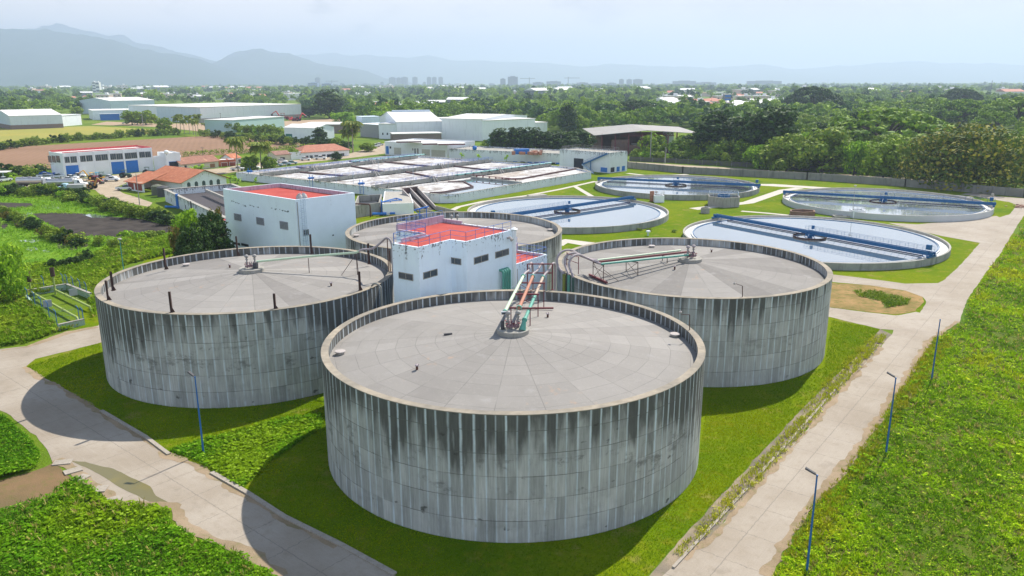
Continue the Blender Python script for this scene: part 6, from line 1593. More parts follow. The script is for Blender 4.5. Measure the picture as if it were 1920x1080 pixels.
def leaf_quads(rng, C, Nrm, size, asp=.6, jit=.6):
    """one diamond shaped leaf face per centre, facing roughly along Nrm"""
    n = len(C); N = Nrm+rng.normal(0, jit, (n, 3)); N /= np.linalg.norm(N, axis=1, keepdims=True)+1e-9
    R = rng.normal(0, 1, (n, 3)); A = np.cross(N, R); A /= np.linalg.norm(A, axis=1, keepdims=True)+1e-9; B = np.cross(N, A)
    s = (size*rng.uniform(.6, 1.3, n))[:, None]
    return np.stack([C-A*s, C-B*s*asp+A*s*.15, C+A*s, C+B*s*asp+A*s*.15], 1)
def clump_crown(rng, cl, nleaf, size, up=.25, asp=.6, jit=.30, flat=1.0):
    out = []
    for (x, y, z, r) in cl:
        n = nleaf; d = rng.normal(0, 1, (n, 3)); d[:, 2] += up; d /= np.linalg.norm(d, axis=1, keepdims=True)
        rr = r*rng.uniform(.72, 1.06, n)[:, None]; C = np.array([x, y, z])+d*rr*np.array([1, 1, flat])
        out.append(leaf_quads(rng, C, d, size, asp, jit))
    return np.concatenate(out)
def clumps_ellipsoid(rng, n, rx, ry, rz, zc, r0, r1, low=-.35, inner=.3):
    cl = []
    while len(cl) < n:
        d = rng.normal(0, 1, 3); d /= np.linalg.norm(d)
        if d[2] < low: continue
        f = rng.uniform(.62, .92) if rng.random() > inner else rng.uniform(.1, .6)
        cl.append((d[0]*rx*f, d[1]*ry*f, zc+d[2]*rz*f, rng.uniform(r0, r1)))
    return cl
def clumps_umbrella(rng, n, rx, h, thick):
    cl = []
    for i in range(n):
        a = rng.uniform(0, 2*PI); r = math.sqrt(rng.uniform(0, 1))*rx; z = h-thick*(r/rx)**2.2*1.6+rng.uniform(-.4, .3)
        cl.append((r*math.cos(a), r*math.sin(a), z, rng.uniform(1.0, 1.9)))
    return cl
L_DARK = leafmat('dark_leaves', (.022, .060, .014), (.040, .085, .020), (.075, .13, .035), .15, g=1.05)
L_MID = leafmat('green_leaves', (.055, .110, .014), (.110, .165, .016), (.16, .21, .03), .2)
L_OLIVE = leafmat('olive_leaves', (.075, .125, .025), (.105, .150, .035), (.16, .19, .06), .2)
L_LIGHT = leafmat('bright_leaves', (.095, .185, .020), (.13, .23, .025), (.20, .29, .05), .2, tr=.35)
L_MANGO = leafmat('mango_leaves', (.038, .070, .014), (.052, .078, .016), (.150, .135, .040), .34, g=1.9)
L_UMB = leafmat('rain_tree_leaves', (.050, .105, .016), (.080, .140, .020), (.13, .19, .03), .25)
L_PALM = leafmat('palm_leaves', (.060, .095, .022), (.085, .120, .030), (.20, .19, .07), .2)
L_RUSTY = leafmat('rusty_shrub_leaves', (.10, .12, .03), (.13, .12, .04), (.19, .12, .045), .3, g=1.2)
BARK = paint('bark', (.07, .055, .042), .95, .3, (.06, .05, .04), .4, 2)
def trunk_mesh(name, rng, cl, h0, r, T, lean=0, limbs=6):
    m = MB(); m.tube([(0, 0, -.2), (.1*lean, 0, h0*.5), (.2*lean, .1*lean, h0)], [r*1.25, r, r*.8], 8)
    pick = [cl[i] for i in rng.permutation(len(cl))[:limbs]]
    for (x, y, z, rr) in pick:
        m.tube([(.2*lean, 0, h0*.8), (x*.4, y*.4, h0+(z-h0)*.45+.2), (x*.85, y*.85, z-.2)], [r*.6, r*.4, r*.12], 6)
    return m.build(name, BARK, T, smooth=True)
TT = {}
def tree_template(key, name, cat, kind, seed, mat, **k):
    rng = np.random.default_rng(seed); T = thing(name, (0, 0, 0), 'x', cat)
    if kind == 'round': cl = clumps_ellipsoid(rng, k.get('n', 42), k['rx'], k['rx'], k['rz'], k['zc'], k['rx']*.2, k['rx']*.36, low=k.get('low', -.9)); h0 = k['zc']-k['rz']*.6
    elif kind == 'umb': cl = clumps_umbrella(rng, k.get('n', 90), k['rx'], k['zc'], k['rz']); h0 = k['zc']*.45
    q = clump_crown(rng, cl, k.get('leaf', 42), k['size'], up=.45 if kind == 'umb' else .3, flat=.55 if kind == 'umb' else .85)
    c = quads_mesh('crown', q, mat, None, T); tr = trunk_mesh('trunk', rng, cl, max(.6, h0), k.get('tr', k['rx']*.055), T, limbs=k.get('limbs', 7))
    TT[key] = [T, [(c, []), (tr, [])], False, k['zc']+k['rz']*(.95 if kind == 'round' else .05)+.3, k['rx']]
    return TT[key]
for s_ in range(3): tree_template('round%d' % s_, 'broadleaf_tree', 'tree', 'round', 20+s_, L_MID, rx=5.2, rz=4.8, zc=4.9, size=.50, leaf=52, n=54)
for s_ in range(2): tree_template('olive%d' % s_, 'feathery_tree', 'tree', 'round', 30+s_, L_OLIVE, rx=5.6, rz=4.7, zc=4.6, size=.42, leaf=62, n=54)
for s_ in range(2): tree_template('dark%d' % s_, 'dense_dark_tree', 'tree', 'round', 40+s_, L_DARK, rx=5.2, rz=7.8, zc=8.0, size=.50, leaf=56, n=80)
for s_ in range(2): tree_template('umb%d' % s_, 'rain_tree', 'tree', 'umb', 50+s_, L_UMB, rx=11.0, rz=3.4, zc=10.5, size=.50, leaf=42, n=120, tr=.55, limbs=16)
tree_template('umbd', 'rain_tree', 'tree', 'umb', 54, L_DARK, rx=11.0, rz=4.0, zc=10.5, size=.5, leaf=42, n=120, tr=.55, limbs=14)
tree_template('light0', 'bright_tree', 'tree', 'round', 60, L_LIGHT, rx=5.0, rz=4.2, zc=4.3, size=.40, leaf=56, n=52)
tree_template('mango', 'mango_tree', 'tree', 'round', 70, L_MANGO, low=-.35, rx=17.0, rz=15.0, zc=5.0, size=.60, leaf=84, n=170, tr=.6)
tree_template('shrubg', 'shrub', 'shrub', 'round', 80, L_OLIVE, rx=1.8, rz=1.4, zc=1.2, size=.20, leaf=44, n=18, tr=.05)
tree_template('shrubd', 'shrub', 'shrub', 'round', 81, L_DARK, rx=1.8, rz=1.5, zc=1.2, size=.20, leaf=44, n=18, tr=.05)
tree_template('shrubl', 'shrub', 'shrub', 'round', 82, L_LIGHT, rx=1.8, rz=1.3, zc=1.1, size=.20, leaf=44, n=18, tr=.05)
tree_template('shrubr', 'shrub', 'shrub', 'round', 83, L_RUSTY, rx=1.8, rz=1.2, zc=1.0, size=.18, leaf=44, n=18, tr=.05)
tree_template('bushd', 'broadleaf_bush', 'bush', 'round', 84, L_DARK, rx=4.2, rz=3.4, zc=2.6, size=.22, leaf=90, n=50, tr=.14)
tree_template('busho', 'broadleaf_bush', 'bush', 'round', 85, L_RUSTY, rx=3.6, rz=3.0, zc=2.4, size=.22, leaf=80, n=40, tr=.14)
tree_template('tallb', 'broadleaf_bush', 'bush', 'round', 87, L_DARK, rx=4.0, rz=5.6, zc=5.8, size=.26, leaf=90, n=80, tr=.14)
tree_template('talll', 'broadleaf_bush', 'bush', 'round', 88, L_LIGHT, rx=4.0, rz=5.6, zc=5.8, size=.26, leaf=90, n=80, tr=.14)
tree_template('bushl', 'broadleaf_bush', 'bush', 'round', 86, L_LIGHT, rx=4.2, rz=3.2, zc=2.8, size=.20, leaf=90, n=50, tr=.14)
def put(key, x, y, sc, label, group, rz=None, scz=None):
    e = TT[key]; rz = rnd.uniform(0, 6.28) if rz is None else rz; s = (sc, sc, scz or sc)
    if not e[2]:
        e[2] = True; T = e[0]; T.location = (x, y, 0); T.rotation_euler = (0, 0, rz); T.scale = s; T['label'] = label
        if group: T['group'] = group
        elif 'group' in T: del T['group']
        return T
    T = dup(e[0], e[1], (x, y, 0), rz, s, label, group)
    if not group and 'group' in T: del T['group']
    return T
def putpx(key, px, pb, pt, wpx, label, group=None):
    """tree whose foot is at photo pixel (px,pb), top at pt, wpx pixels wide"""
    g = G(px, pb); dep = math.hypot(g[0]*0, g[1]); w = wpx*g[1]/F/2; h = PY(px, pt, g[1])[2]; e = TT[key]
    return put(key, g[0], g[1]+0, w/e[4], label, group, scz=h/e[3])
MAJ = [('mango', 1803, 349, 238, 214, 'huge yellowish mango tree by the perimeter wall at the right'),
 ('dark0', 1340, 301, 205, 96, 'tall very dark tree just right of the rusty shed'), ('dark1', 1440, 308, 192, 108, 'tallest dark tree, right of the one by the rusty shed'), ('dark0', 1392, 303, 218, 76, 'dark tree squeezed between the two tallest dark ones'), ('dark1', 1299, 298, 250, 44, 'small dark tree against the right end of the rusty shed'),
 ('olive0', 1540, 325, 236, 120, 'big rounded olive green tree behind the fence, middle of the right woods'), ('olive1', 1475, 322, 251, 96, 'olive green tree left of the big rounded one'), ('light0', 1422, 318, 270, 54, 'light green shrubby tree in front of the tallest dark tree'), ('light0', 1600, 330, 262, 60, 'bright green tree right of the big olive tree'),
 ('round0', 1655, 337, 262, 80, 'green tree just left of the mango tree'), ('umb0', 1655, 296, 206, 240, 'wide flat topped rain tree above the olive trees'), ('umb1', 1730, 290, 222, 120, 'flat dark edged rain tree left above the mango tree'),
 ('umbd', 1522, 222, 164, 108, 'dark blue green domed rain tree far behind the tallest dark tree'), ('umb0', 1797, 240, 187, 100, 'rain tree with an arched crown above the mango tree'), ('umbd', 1797, 208, 167, 84, 'dark domed rain tree behind the arched one'), ('umb1', 1908, 245, 182, 130, 'wide rain tree at the right edge of the view'),
 ('umb0', 1862, 254, 209, 78, 'light green rain tree between the arched one and the right edge'), ('umb0', 1740, 228, 185, 84, 'pale green flat rain tree left of the arched one'), ('umb1', 1600, 205, 175, 70, 'far flat rain tree right of the dark domed one'), ('umbd', 1190, 232, 188, 92, 'dark flat rain tree above the rusty shed'), ('umbd', 1150, 226, 196, 60, 'lower dark rain tree left of the flat one'),
 ('umb0', 782, 236, 195, 108, 'big green dome shaped rain tree behind the gabled hall'), ('dark0', 618, 222, 167, 62, 'large lone dark tree right of the long white warehouse'), ('dark1', 580, 220, 196, 44, 'dark tree between the lone one and the warehouse end'), ('light0', 645, 236, 209, 52, 'bright green tree right of the lone dark tree'), ('light0', 713, 232, 207, 44, 'bright green tree left of the domed rain tree'),
 ('dark0', 938, 291, 240, 50, 'dark leafy tree at the left end of the row by the pump hall'), ('dark1', 968, 292, 235, 52, 'second tree of the dark row by the pump hall'), ('dark0', 1000, 293, 238, 54, 'third tree of the dark row by the pump hall'), ('dark1', 1033, 294, 243, 54, 'fourth tree of the dark row by the pump hall'), ('dark0', 1062, 296, 246, 54, 'fifth tree of the dark row, behind the filter block'), ('dark1', 1092, 292, 240, 50, 'last tree of the dark row, next to the rusty shed'), ('round1', 917, 284, 259, 30, 'small round tree at the foot of the dark row'),
 ('round0', 248, 234, 206, 40, 'bushy tree before the depot, left of two'), ('round1', 274, 234, 206, 40, 'bushy tree before the depot, right of two'), ('round2', 309, 247, 221, 30, 'small round tree left of the palm cluster'), ('dark0', 601, 272, 238, 30, 'lone dark oval tree by the barns'), ('round1', 145, 216, 199, 24, 'small tree behind the white low shed'),
 ('umb0', 75, 207, 189, 44, 'flat tree at the edge of the pale far meadow'), ('dark1', 200, 206, 185, 50, 'dark tree behind the ribbed roof shed'), ('dark0', 175, 202, 187, 40, 'dark tree left of the ribbed roof shed'),
 ('bushl', 5, 566, 447, 112, 'bright yellow green tree at the left edge above the valve pit'), ('bushl', -70, 600, 455, 130, 'yellow green tree just outside the left edge'),
 ('round2', 550, 298, 279, 28, 'round green tree before the office end'), ('dark0', 632, 301, 284, 20, 'clipped dark green tree before the office porch'), ('round0', 471, 323, 291, 34, 'leafy green tree behind the left palm'), ('round1', 506, 322, 292, 30, 'leafy green tree behind the second palm'), ('round2', 690, 284, 268, 34, 'bushy tree beside the tall palm')]
for k, px, pb, pt, w, lab in MAJ: putpx(k, px, pb, pt, w, lab)
for k, px, Y, top, w, lab in (('tallb', 396, 127, 396, 74, 'big dark bushy tree against the left face of the white block'), ('talll', 350, 128, 391, 66, 'bright green bushy tree left of the big dark one'), ('busho', 402, 131, 390, 42, 'olive brown topped bushy tree touching the white block'), ('tallb', 358, 121, 418, 74, 'lower dark bushy tree in front of the bright green one'), ('busho', 330, 124, 425, 40, 'brownish shrubby tree at the left end of the bushy group')):
    p = PY(px, top, Y); e = TT[k]; put(k, p[0], Y, w*Y/F/2/e[4], lab, None, scz=p[2]/e[3])
# ---- palms
def frond(m, rng, a, L, droop, z0):
    pts = []
    for i in range(9):
        t = i/8; pts.append(Vector((math.cos(a)*L*t*(1-.18*t*droop), math.sin(a)*L*t*(1-.18*t*droop), z0+L*(.42*t-(.55+.5*droop)*t*t))))
    out = []; side_ = Vector((-math.sin(a), math.cos(a), 0))
    for i in range(8):
        for j in range(3):
            t = (i+j/3)/8; p = pts[i].lerp(pts[i+1], j/3); d = (pts[i+1]-pts[i]).normalized(); ll = L*.26*math.sin(PI*min(1, .12+t*.92))+.15
            for s in (-1, 1):
                e = p+side_*s*ll*.75+d*ll*.55-Vector((0, 0, ll*(.35+.3*rng.random()))); w = d*.17
                out.append([p-w, p+w, e+w*.4, e-w*.4])
    return out
def palm_template(key, seed, h, n, L):
    rng = random.Random(seed); T = thing('coconut_palm', (0, 0, 0), 'x', 'palm'); q = []
    for i in range(n): q += frond(None, rng, i*2.399+rng.random()*.3, L*rng.uniform(.85, 1.1), rng.uniform(-.3, 1.5), h)
    c = quads_mesh('fronds', np.array([[list(v) for v in f] for f in q]), L_PALM, None, T)
    m = MB(); m.tube([(0, 0, -.2), (.15, .05, h*.3), (.1, .1, h*.7), (0, 0, h)], [.30, .20, .17, .15], 8); tr = m.build('trunk', paint('palm_trunk', (.30, .25, .20), .95, .25, (.15, .12, .1), .5, 3), T, smooth=True)
    m = MB(); rr = random.Random(seed+1)
    for i in range(7): a = rr.random()*6.3; m.ball((.3*math.cos(a), .3*math.sin(a), h-.35), .16, .16, .2, 7, 5)
    nt = m.build('coconuts', paint('coconut', (.22, .20, .05), .7), T)
    TT[key] = [T, [(c, []), (tr, []), (nt, [])], False, h+1.0, L*.9]
palm_template('palm0', 3, 9.5, 38, 5.0); palm_template('palm1', 8, 8.5, 38, 5.2); palm_template('palm2', 12, 7.5, 22, 3.8)
for k, px, pb, pt, w, lab in (('palm0', 447, 322, 252, 40, 'tall coconut palm by the ploughed field, left of two'), ('palm1', 491, 322, 262, 50, 'coconut palm with drooping fronds, right of two by the ploughed field'), ('palm0', 662, 286, 223, 44, 'tallest coconut palm, beside the office'), ('palm1', 655, 285, 240, 36, 'shorter palm in front of the tallest one')): putpx(k, px, pb, pt, w, lab)
for i, (px, pb, pt) in enumerate(((333, 250, 215), (339, 247, 211), (346, 251, 221), (356, 252, 213), (363, 253, 219), (372, 249, 211), (368, 255, 222), (385, 246, 229))): putpx('palm2', px, pb, pt, 17, 'slender palm in the cluster at the edge of the dirt lot', 'palm cluster by the dirt lot')
for i, (px, pb, pt) in enumerate(((503, 191, 180), (560, 197, 186), (1530, 204, 190), (1600, 196, 178), (1483, 186, 172), (1250, 195, 181), (1700, 196, 176))): putpx('palm2', px, pb, pt, 12, 'tiny far palm rising above the distant tree tops', 'far palms above the woods')
# ---- banana like plants
def banana():
    rng = random.Random(5); T = thing('banana_plant', (0, 0, 0), 'x', 'banana plant'); q = []
    for i in range(12):
        a = i*2.4; L = rng.uniform(1.6, 2.4); s = Vector((-math.sin(a), math.cos(a), 0)); p0 = Vector((0, 0, 1.2)); up = rng.uniform(.6, 1.4)
        for j in range(5):
            t0, t1 = j/5, (j+1)/5; f = lambda t: p0+Vector((math.cos(a)*L*t, math.sin(a)*L*t, up*t*2.0-1.7*t*t)); w = lambda t: .06+.34*math.sin(PI*min(1, t*.95+.05))
            q.append([f(t0)-s*w(t0), f(t1)-s*w(t1), f(t1)+s*w(t1), f(t0)+s*w(t0)])
    c = quads_mesh('leaves', np.array([[list(v) for v in f] for f in q]), L_LIGHT, None, T); st = MB().tube([(0, 0, 0), (0, 0, 1.4)], [.18, .12], 8).build('stem', paint('banana_stem', (.25, .30, .12), .8), T)
    TT['banana'] = [T, [(c, []), (st, [])], False, 2.6, 2.0]
banana()
for i, (px, pb, pt, w, lab) in enumerate(((377, 327, 306, 30, 'broad leaved banana plant beside the tiled house'), (365, 328, 308, 26, 'banana plant touching the tiled house'), (397, 345, 330, 24, 'banana plant behind the settling channel, leftmost'), (412, 345, 330, 22, 'banana plant behind the settling channel, second'), (432, 345, 325, 26, 'largest banana plant behind the settling channel'), (445, 344, 330, 22, 'banana plant at the corner of the aeration basin'),
                                  (866, 300, 284, 14, 'small palm like plant before the control building'), (897, 302, 286, 13, 'small palm like plant before the pump hall, left'), (950, 306, 288, 13, 'small palm like plant before the pump hall, right'), (480, 350, 330, 12, 'thin plant growing out of the basin wall'))): putpx('banana', px, pb, pt, w, lab)
# ---- shrubs: pond banks and behind the wall
def line(P, n):
    P = [np.array(p, float) for p in P]; L = [np.hypot(*(b-a)) for a, b in zip(P, P[1:])]; S = sum(L)
    for i in range(n):
        s = S*(i+rnd.random()*.8)/n
        for a, b, l in zip(P, P[1:], L):
            if s <= l: yield a+(b-a)*s/l; break
            s -= l
def shrubs(P, n, keys, jx, jy, smin, smax, label, group):
    for p in line(P, n):
        px, py = p[0]+rnd.uniform(-jx, jx), p[1]+rnd.uniform(-jy, jy); g = G(px, py); put(rnd.choice(keys), g[0], g[1], rnd.uniform(smin, smax), label, group, scz=rnd.uniform(smin, smax)*.8)
shrubs([(-60, 366), (40, 366), (100, 366), (150, 378), (200, 392), (250, 404), (300, 414), (335, 424)], 62, ['shrubg', 'shrubg', 'shrubl', 'shrubd', 'shrubg'], 10, 5, .9, 1.7, 'shrub of the thick green bank along the upper side of the muddy pond', 'shrubs along the upper pond bank')
shrubs([(-40, 396), (20, 412), (60, 430), (95, 443), (140, 458), (150, 462)], 34, ['shrubr', 'shrubr', 'shrubd', 'shrubg'], 8, 4, .7, 1.4, 'reddish olive shrub of the row crossing the bog below the pond', 'reddish shrubs across the bog')
shrubs([(190, 470), (240, 452), (290, 450), (320, 446)], 14, ['shrubg', 'shrubd', 'shrubl'], 14, 7, .6, 1.1, 'leafy shrub in the weeds between the pond and the left tank', 'shrubs behind the left tank')
shrubs([(105, 500), (140, 496), (180, 485)], 8, ['shrubd', 'shrubg'], 12, 6, .6, 1.0, 'low shrub on the bog above the valve pit', 'shrubs above the valve pit')
shrubs([(1180, 300), (1290, 304), (1400, 310), (1560, 319), (1690, 330)], 46, ['shrubg', 'shrubl', 'shrubd', 'shrubg'], 8, 3, 1.4, 2.6, 'rounded bush behind the chain link fence', 'bushes behind the chain link fence')
shrubs([(-60, 287), (0, 281), (100, 268), (200, 260), (330, 252)], 46, ['shrubd', 'shrubg'], 4, .8, 1.3, 2.4, 'bush of the hedge between the yellow crop and the ploughed field', 'bushes between the two fields')
shrubs([(-40, 334), (20, 332), (60, 327), (90, 322)], 14, ['shrubg', 'shrubl', 'shrubd'], 8, 5, 1.2, 2.2, 'bush of the tall hedge left of the workshop', 'bushes left of the workshop')
shrubs([(385, 256), (440, 262), (520, 270), (600, 276), (660, 280)], 26, ['shrubd', 'shrubg'], 4, 1, 1.6, 2.6, 'dark bush of the hedge at the far side of the ploughed field', 'dark bushes beyond the ploughed field')
shrubs([(400, 246), (430, 248), (470, 250), (520, 256)], 12, ['shrubl', 'shrubg'], 8, 3, 2.0, 3.4, 'light bush before the turquoise warehouse', 'bushes before the turquoise warehouse')
shrubs([(1640, 570), (1660, 577), (1690, 565), (1620, 545)], 1, ['shrubg'], 3, 1, .1, .2, 'tiny sprout on the dry island', 'sprouts')
shrubs([(1190, 433), (1270, 437)], 3, ['shrubg'], 6, 2, .25, .45, 'small weed bush on the lawn by the left front clarifier', 'weed bushes on the lawn')
for P, lab in (([(340, 293.5), (400, 289.5), (470, 288), (520, 283), (590, 277)], 'long clipped green hedge along the near edge of the ploughed field'), ([(-40, 327), (40, 322), (90, 317)], 'tall dark hedge at the left edge of the ploughed field')):
    W_ = W(P); rng = np.random.default_rng(5); cl = []
    for a, b in zip(W_[:-1], W_[1:]):
        L = math.hypot(b[0]-a[0], b[1]-a[1])
        for j in range(int(L/1.1)): t = (j+.5)/int(L/1.1); cl.append((a[0]+(b[0]-a[0])*t, a[1]+(b[1]-a[1])*t, 1.1, rng.uniform(1.1, 1.5)))
    tag(quads_mesh('hedge', clump_crown(rng, cl, 34, .32, up=.2, flat=1.0), L_MID, None), lab, 'hedge')

# ------------------------------------------------------------------ ground cover
def clump_tpl(rng, kind):
    if kind == 'leafy': n = 10; d = rng.normal(0, 1, (n, 3)); d[:, 2] = abs(d[:, 2])+.25; d /= np.linalg.norm(d, axis=1, keepdims=True); C = d*np.array([.32, .32, .17]); return leaf_quads(rng, C, d*[.4, .4, 1.4], .095, .62, .28)
    if kind == 'broad': n = 6; d = rng.normal(0, 1, (n, 3)); d[:, 2] = abs(d[:, 2])+.6; d /= np.linalg.norm(d, axis=1, keepdims=True); C = d*np.array([.40, .40, .42]); return leaf_quads(rng, C, d*[.4, .4, 1.5], .17, .8, .25)
    q = []
    for i in range(8):
        a = rng.uniform(0, 6.28); l = rng.uniform(.25, .55); s = np.array([-math.sin(a), math.cos(a), 0])*.025; b = np.array([math.cos(a), math.sin(a), 0])*rng.uniform(0, .12); e = b+np.array([math.cos(a)*l*.55, math.sin(a)*l*.55, l]); mid = (b+e)/2+np.array([0, 0, l*.12])
        q.append([b-s, mid-s*1.4, e, mid+s*1.4])
    return np.array(q)
def scatter(name, Pw, n, kinds, weights, s0, s1, mat, label, hfun=None, near=45, pw=1.3, seed=1, exclude=()):
    rng = np.random.default_rng(seed); P = np.array(Pw); x0, y0 = P.min(0); x1, y1 = P.max(0)
    pts = []
    while len(pts) < n:
        X_, Y_ = rng.uniform(x0, x1, 4000), rng.uniform(y0, y1, 4000); r = rng.random(4000); r = r*np.where(fbm(X_*.21+5, Y_*.21+seed, 3) < .54, 1.0, 1.7)
        for x, y, q in zip(X_, Y_, r):
            if q < (near/max(near, y))**pw and inpoly(x, y, Pw) and not any(inpoly(x, y, e) for e in exclude): pts.append((x, y))
            if len(pts) >= n: break
    pts = np.array(pts[:n]); tpl = {k: [clump_tpl(rng, k) for _ in range(5)] for k in kinds}; out = []; tint = []
    ks = rng.choice(len(kinds), n, p=weights); vs = rng.integers(0, 5, n); zz = hfun(pts[:, 0], pts[:, 1]) if hfun else np.zeros(n)
    big = fbm(pts[:, 0]*.13, pts[:, 1]*.13, 3)
    for ki, k in enumerate(kinds):
        for v in range(5):
            I = np.where((ks == ki) & (vs == v))[0]
            if not len(I): continue
            t = tpl[k][v]; a = rng.uniform(0, 6.28, len(I)); c, s = np.cos(a), np.sin(a); sc = rng.uniform(s0, s1, len(I))*(np.maximum(1, pts[I, 1]/near)**.55)*(.7+.6*big[I])
            x = t[None, :, :, 0]*c[:, None, None]-t[None, :, :, 1]*s[:, None, None]; y = t[None, :, :, 0]*s[:, None, None]+t[None, :, :, 1]*c[:, None, None]; z = np.broadcast_to(t[None, :, :, 2], x.shape)
            q = np.stack([x*sc[:, None, None]+pts[I, 0][:, None, None], y*sc[:, None, None]+pts[I, 1][:, None, None], z*sc[:, None, None]+zz[I][:, None, None]], -1)
            out.append(q.reshape(-1, 4, 3)); tint.append(np.repeat(np.clip(big[I]*2.2-.55+rng.normal(0, .09, len(I)), 0, .95), t.shape[0]))
    o = quads_mesh(name, np.concatenate(out), mat, np.concatenate(tint)); o['kind'] = 'stuff'; o['label'] = label; return o
def m_weeds(name, a, b, c, d, gr=1.50, gg=1.48):
    t = MT(name, .8, .04); ti = X(t.nt, t.attr('tint').outputs['Fac']); k_ = lambda q: (q[0]*gr, q[1]*gg, q[2]*.4); a, b, c, d = k_(a), k_(b), k_(c), k_(d)
    col = t.mix(ti.ramp(.15, .5), a, b); col = t.mix(ti.ramp(.55, .85), col, c); col = t.mix(t.isl.gt(.90)*.7, col, d)
    col = t.scale(col, t.isl*.55+.72); t.col(col); t.translucent(col, .35); return t.m
WEED = m_weeds('meadow_weeds', (.095, .200, .014), (.190, .320, .014), (.29, .33, .022), (.40, .46, .12))
VINE = m_weeds('vine_leaves', (.075, .215, .014), (.120, .280, .016), (.18, .31, .02), (.28, .42, .12), 1.15, 1.1)
TALLW = m_weeds('tall_weeds', (.125, .215, .025), (.17, .27, .03), (.22, .29, .05), (.34, .38, .14), 1.15, 1.25)
def mounds(x, y): x = np.asarray(x); y = np.asarray(y); return np.maximum(0, fbm(x*.28, y*.28, 3)-.32)*.85+np.maximum(0, vnoise(x*1.1, y*1.1)-.45)*.35
def mound_sheet(name, Pw, step, hfun, mat):
    P = np.array(Pw); x0, y0 = P.min(0); x1, y1 = P.max(0); nx, ny = int((x1-x0)/step)+2, int((y1-y0)/step)+2
    gx, gy = np.meshgrid(np.arange(nx)*step+x0, np.arange(ny)*step+y0, indexing='ij'); ins = np.array([[inpoly(a, b, Pw) for a, b in zip(ra, rb)] for ra, rb in zip(gx, gy)])
    h = hfun(gx, gy)*ins+.004+ins*.02; idx = {}; vs = []; fs = []
    for i in range(nx-1):
        for j in range(ny-1):
            if ins[i, j] and ins[i+1, j] and ins[i, j+1] and ins[i+1, j+1]:
                f = []
                for a, b in ((i, j), (i+1, j), (i+1, j+1), (i, j+1)):
                    if (a, b) not in idx: idx[(a, b)] = len(vs); vs.append((gx[a, b], gy[a, b], h[a, b]))
                    f.append(idx[(a, b)])
                fs.append(tuple(f))
    o = MB().add(vs, fs).build(name, mat, smooth=True); o['kind'] = 'structure'; return o
zr = RRrw[::-1]; 
zr = [RRrw[-1]]+RRrw[::-1][1:]+W([(1888, 462), (1903, 448), (1925, 418), (1990, 405), (2300, 440)])+[(115, 60), (60, 26)]
zr = [(RRrw[-1][0]+1.2, RRrw[-1][1])]+[(p[0]+.5, p[1]-.1) for p in RRrw[::-1][1:]]+zr[len(RRrw):]
def mounds2(x, y): return mounds(x, y)*.95
DARKG = m_dirt('meadow_soil', (.070, .115, .010), (.11, .135, .018), .5)
mound_sheet('meadow', zr, 1.1, mounds, DARKG)
scatter('meadow_weeds', zr, 125000, ['leafy', 'grass', 'broad'], [.76, .22, .02], .50, .95, WEED, 'dense low green weeds of the meadow right of the road', mounds, 45, 1.6, 2)
zl = [(LRlw[0][0]-.3, LRlw[0][1])]+[(p[0]-.35, p[1]-.2) for p in LRlw[1:8]]+W([(137, 902), (100, 932), (40, 950), (0, 959), (-60, 977), (-300, 1010)])+[(-62, 36), (-50, 18)]
mound_sheet('meadow', zl, .9, mounds2, DARKG)
scatter('vine_weeds', zl, 60000, ['broad', 'leafy', 'grass'], [.14, .62, .24], .34, .78, VINE, 'lush broad leaved vines and weeds in the bottom left corner', lambda x, y: mounds2(x, y)+.05, 42, .8, 3)
zm = [(p[0]-.35, p[1]-.2) for p in W([(85, 866), (80, 843), (62, 819), (20, 783), (0, 774), (-60, 757), (-220, 752)])]+W([(-320, 900), (-60, 916), (0, 900), (60, 885)])
mound_sheet('meadow', zm, 1.0, mounds, DARKG)
scatter('vine_weeds', zm, 20000, ['broad', 'leafy', 'grass'], [.12, .62, .26], .40, .80, VINE, 'triangle of bright green weeds at the left edge beside the road', mounds, 55, .5, 4)
zu = W([(-220, 680), (-100, 666), (0, 650), (50, 644), (127, 616), (150, 612), (112, 622), (80, 590), (45, 560), (126, 542), (171, 560), (178, 600), (190, 560), (200, 520), (240, 495), (330, 474), (400, 466), (340, 440), (230, 452), (150, 494), (20, 502), (-250, 505)])
mound_sheet('meadow', zu, 1.6, mounds, GROUND)
scatter('tall_weeds', zu, 30000, ['leafy', 'grass', 'broad'], [.5, .42, .08], .9, 1.7, TALLW, 'tall feathery weeds between the left road and the bog', mounds, 95, .6, 5)
zf = W([(318, 846), (345, 835), (440, 810), (545, 783), (600, 778), (604, 800), (560, 830), (500, 870), (466, 905), (452, 915), (405, 884), (365, 862)])
scatter('vine_weeds', zf, 8000, ['broad', 'leafy', 'grass'], [.22, .48, .3], .35, .8, VINE, 'broad leaved weeds on the grass between the left and the nearest tank', None, 60, .3, 6)
# bog, grass islets, verge weeds
scatter('bog_plants', W([(-200, 375), (60, 366), (150, 374), (340, 420), (350, 446), (200, 470), (140, 496), (-200, 500)]), 9000, ['leafy', 'grass'], [.6, .4], .7, 1.2, leafmat('bog_leaves', (.10, .20, .02), (.15, .25, .03)), 'bright green water plants round the mud pond', None, 120, .3, 7,
        exclude=[W([(60, 401), (160, 401), (262, 410), (322, 424), (345, 431), (330, 443), (300, 448), (133, 441), (77, 413)]), W([(-150, 386), (0, 380), (57, 381), (68, 387), (0, 393), (-150, 402)])])
scatter('verge_weeds', W([(1560, 700), (1640, 628), (1662, 632), (1600, 702), (1490, 830), (1420, 905), (1320, 1010), (1280, 1045), (1262, 1040), (1330, 965), (1420, 870), (1500, 780)]), 900, ['grass', 'leafy'], [.8, .2], .5, .9, leafmat('yellow_weeds', (.22, .26, .03), (.28, .27, .05)), 'yellow tufts of weed in the broken verge of the right road', None, 50, .2, 8)
